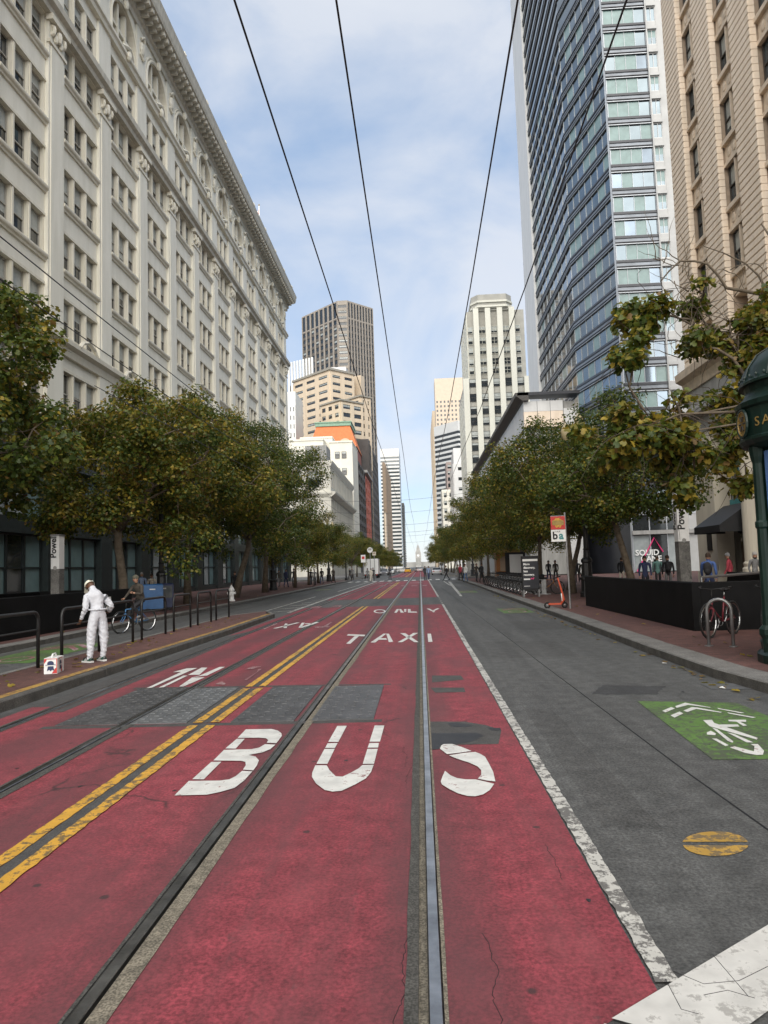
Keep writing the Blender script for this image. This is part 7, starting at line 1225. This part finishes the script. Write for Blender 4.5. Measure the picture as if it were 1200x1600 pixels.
# ------------------------------------------------------------------ vehicles far off
M('car_white', (0.7, 0.7, 0.7), 0.25, 0.03, 2, spec=0.8); M('car_yellow', (0.75, 0.42, 0.02), 0.3, 0.05, 2); M('car_grey', (0.12, 0.12, 0.13), 0.25, 0.05, 2); M('lamp_red', (0.6, 0.02, 0.01), 0.3, 0.05, 3, emit=1.2)
def car(label, x, y, rz, col, cat='car', taxi=False):
    t = thing(cat if cat != 'car' else 'car', label, 'car', (x, y, 0), rz, 'vehicles in the distance'); w = 0.9
    body = [(-2.2, 0.35), (-2.25, 0.8), (-2.0, 0.95), (-1.2, 1.0), (1.2, 0.98), (2.0, 0.85), (2.25, 0.65), (2.25, 0.35)]; roof = [(-1.5, 0.98), (-1.0, 1.42), (0.4, 1.45), (1.15, 0.98)]
    def ext(poly, w0, w1, m, nm):
        n = len(poly); mb = MB(); mb.add([(-w0 if i else -w0, p[0], p[1]) for i, p in enumerate(poly)]+[(w0, p[0], p[1]) for p in poly], [tuple(range(n-1, -1, -1)), tuple(range(n, 2*n))]+[(i, (i+1) % n, n+(i+1) % n, n+i) for i in range(n)], m)
        for i in range(len(mb.v)):
            if mb.v[i][2] > 1.2: mb.v[i] = (mb.v[i][0]*w1, mb.v[i][1], mb.v[i][2])
        return mb.build(nm, t)
    ext(body, w, 1, col, 'body'); ext(roof, w-0.06, 0.8, 'glass_dark', 'windows'); mb = MB(); mb.box(-0.66, -0.95, 1.425, 0.66, 0.38, 1.47, col); mb.build('roof', t)
    for sx in (-1, 1):
        for y_ in (-1.4, 1.4): 
            mb = MB(); vs = [(0, 0.33*math.cos(a), 0.33*math.sin(a)) for a in np.linspace(0, 2*PI, 13)[:-1]]; mb.add([(-0.1, b, c) for _, b, c in vs]+[(0.1, b, c) for _, b, c in vs], [tuple(range(11, -1, -1)), tuple(range(12, 24))]+[(i, (i+1) % 12, 12+(i+1) % 12, 12+i) for i in range(12)], 'rubber'); wh = mb.build('wheel', t, loc=(sx*0.84, y_, 0.33)); mb = MB(); mb.ball((sx*0.1, 0, 0), (0.02, 0.18, 0.18), 'steel_grey', 8, 4); mb.build('rim', wh)
        mb = MB(); mb.box(sx*0.65-0.16, -2.27, 0.68, sx*0.65+0.16, -2.21, 0.82, 'red'); mb.build('taillight', t); mb = MB(); mb.box(sx*0.65-0.17, 2.2, 0.6, sx*0.65+0.17, 2.27, 0.72, 'white'); mb.build('headlight', t)
    if taxi: mb = MB(); mb.box(-0.3, -0.3, 1.47, 0.3, 0.0, 1.62, 'car_white'); mb.build('roof_sign', t)
car('yellow taxi far down the street left of the clock tower', -3.6, 205, 0, 'car_yellow', taxi=True); car('white car far down the street left of the taxi', -7.9, 190, PI, 'car_white'); car('white van-like car crossing far down the street', -5.2, 225, PI/2, 'car_white'); car('white car far off below the clock tower', -0.6, 240, 0.2, 'car_white'); car('silver white car at the right kerb beyond the crossing', 3.2, 140, 0, 'car_white'); car('grey car far off near the left trucks', -8.1, 160, PI, 'car_grey')
t = thing('box_truck', 'white box truck at the left kerb beyond the crossing', 'truck', (-8.4, 124, 0), 0, 'vehicles in the distance'); mb = MB(); mb.bbox(-1.2, -2.5, 0.7, 1.2, 2.2, 3.3, 'car_white', 0.06); mb.build('cargo_box', t); mb = MB(); mb.box(-1.1, 2.25, 0.6, 1.1, 3.9, 2.3, 'car_white'); mb.build('cab', t); mb = MB(); mb.box(-1.0, -2.53, 0.95, 1.0, -2.505, 3.1, 'tower_white'); mb.build('rear_door', t); mb = MB(); mb.box(-1.1, -2.6, 0.45, 1.1, -2.3, 0.69, 'black'); mb.build('bumper', t)
for sx in (-1, 1):
    for y_ in (-1.5, 3.0): mb = MB(); vs = np.linspace(0, 2*PI, 13)[:-1]; mb.add([(-0.14, 0.42*math.cos(a), 0.42*math.sin(a)) for a in vs]+[(0.14, 0.42*math.cos(a), 0.42*math.sin(a)) for a in vs], [tuple(range(11, -1, -1)), tuple(range(12, 24))]+[(i, (i+1) % 12, 12+(i+1) % 12, 12+i) for i in range(12)], 'rubber'); mb.build('wheel', t, loc=(sx*0.98, y_, 0.42))
    mb = MB(); mb.box(sx*0.95-0.1, -2.62, 0.5, sx*0.95+0.1, -2.601, 0.62, 'red'); mb.build('taillight', t)
# signs and signals by the far crossing
def pole_sign(label, px, py, Y, w, h, m, rnd_=False, extra=None):
    p = AY(px, py, Y); t = thing('road_sign', label, 'sign', (p[0], Y, KZ), 0, 'signs at the far crossing'); mb = MB(); mb.tube([(0, 0.05, 0), (0, 0.05, p[2]-KZ+h/2)], 0.05, 'steel_grey', 6); mb.build('pole', t); mb = MB(); z = p[2]-KZ
    if rnd_: a = np.linspace(0, 2*PI, 17)[:-1]; mb.add([(w/2*math.cos(q), -0.04, z+h/2*math.sin(q)) for q in a]+[(w/2*math.cos(q), 0.0, z+h/2*math.sin(q)) for q in a], [tuple(range(16)), tuple(range(31, 15, -1))]+[(i, 16+i, 16+(i+1) % 16, (i+1) % 16) for i in range(16)], m)
    else: mb.box(-w/2, -0.04, z-h/2, w/2, 0.0, z+h/2, m)
    mb.build('panel', t)
    if extra: mb = MB(); mb.box(-w*0.3, -0.05, z-h*0.05, w*0.3, -0.041, z+h*0.3, extra); mb.build('symbol', t)
pole_sign('white rectangular road sign with red symbol at the left of the crossing', 567.5, 873, 94, 0.6, 1.0, 'white', False, 'red'); pole_sign('round white sign high up left of the crossing', 578, 859.5, 96, 0.75, 0.75, 'white', True, 'grey_stone'); pole_sign('small cream square sign right of the round one', 584.5, 865, 96.5, 0.5, 0.5, 'cream_stone', False, 'brown_stone')
def signal(label, x, y, z=KZ):
    t = thing('traffic_signal', label, 'traffic light', (x, y, z), 0, 'traffic signals at the far crossing'); mb = MB(); mb.lathe([(0.2, 0), (0.2, 0.3), (0.09, 0.4), (0.07, 3.2)], 'iron_black', 8); mb.build('post', t); mb = MB(); mb.box(-0.18, -0.15, 2.9, 0.18, 0.15, 4.0, 'iron_black'); mb.build('housing', t)
    for i, m in enumerate(('lamp_red', 'sash_dark', 'sash_dark')): mb = MB(); zz_ = 3.8-i*0.34; a = np.linspace(0, 2*PI, 11)[:-1]; mb.add([(0.12*math.cos(q), -0.16, zz_+0.12*math.sin(q)) for q in a], [tuple(range(10))], m); mb.build('lens', t)
signal('traffic signal with red light left of the crossing', -5.9-0.3, 97, 0.0) if False else signal('traffic signal with red light left of the crossing', -10.3, 98.5); signal('traffic signal on the right corner of the crossing', 5.2, 87)
proto['a'].scale = (0.88, 0.88, 0.88)
# fallen leaves blown along the kerbs and under the trees
rg = np.random.default_rng(4); n = 420; side = rg.random(n); P = np.zeros((n, 3)); yy = 9+rg.random(n)**1.6*50
P[:, 1] = yy; P[:, 0] = np.where(side < 0.3, 4.12-np.abs(rg.normal(0, 0.12, n)), np.where(side < 0.65, 5+rg.random(n)*6, np.where(side < 0.8, -10.6-rg.random(n)*5, -6.2-rg.random(n)*0.9))); P[:, 1] = np.where(side >= 0.8, 9+rg.random(n)*16, P[:, 1])
P[:, 2] = np.where(side < 0.3, 0.012, KZ+0.008); B = rot_basis(np.array([[0, 0, 1.0]])+rg.normal(0, 0.18, (n, 3)), rg)
o = new('fallen_leaves', leaves_mesh('fallen_leaves', P, B, rg.uniform(0.05, 0.12, n), rg.choice([2, 3, 4, 4], n), LOBE, LOBE_F)); stuff(o); o['label'] = 'scattered fallen brown leaves along the kerbs and pavements'; o['category'] = 'leaves'
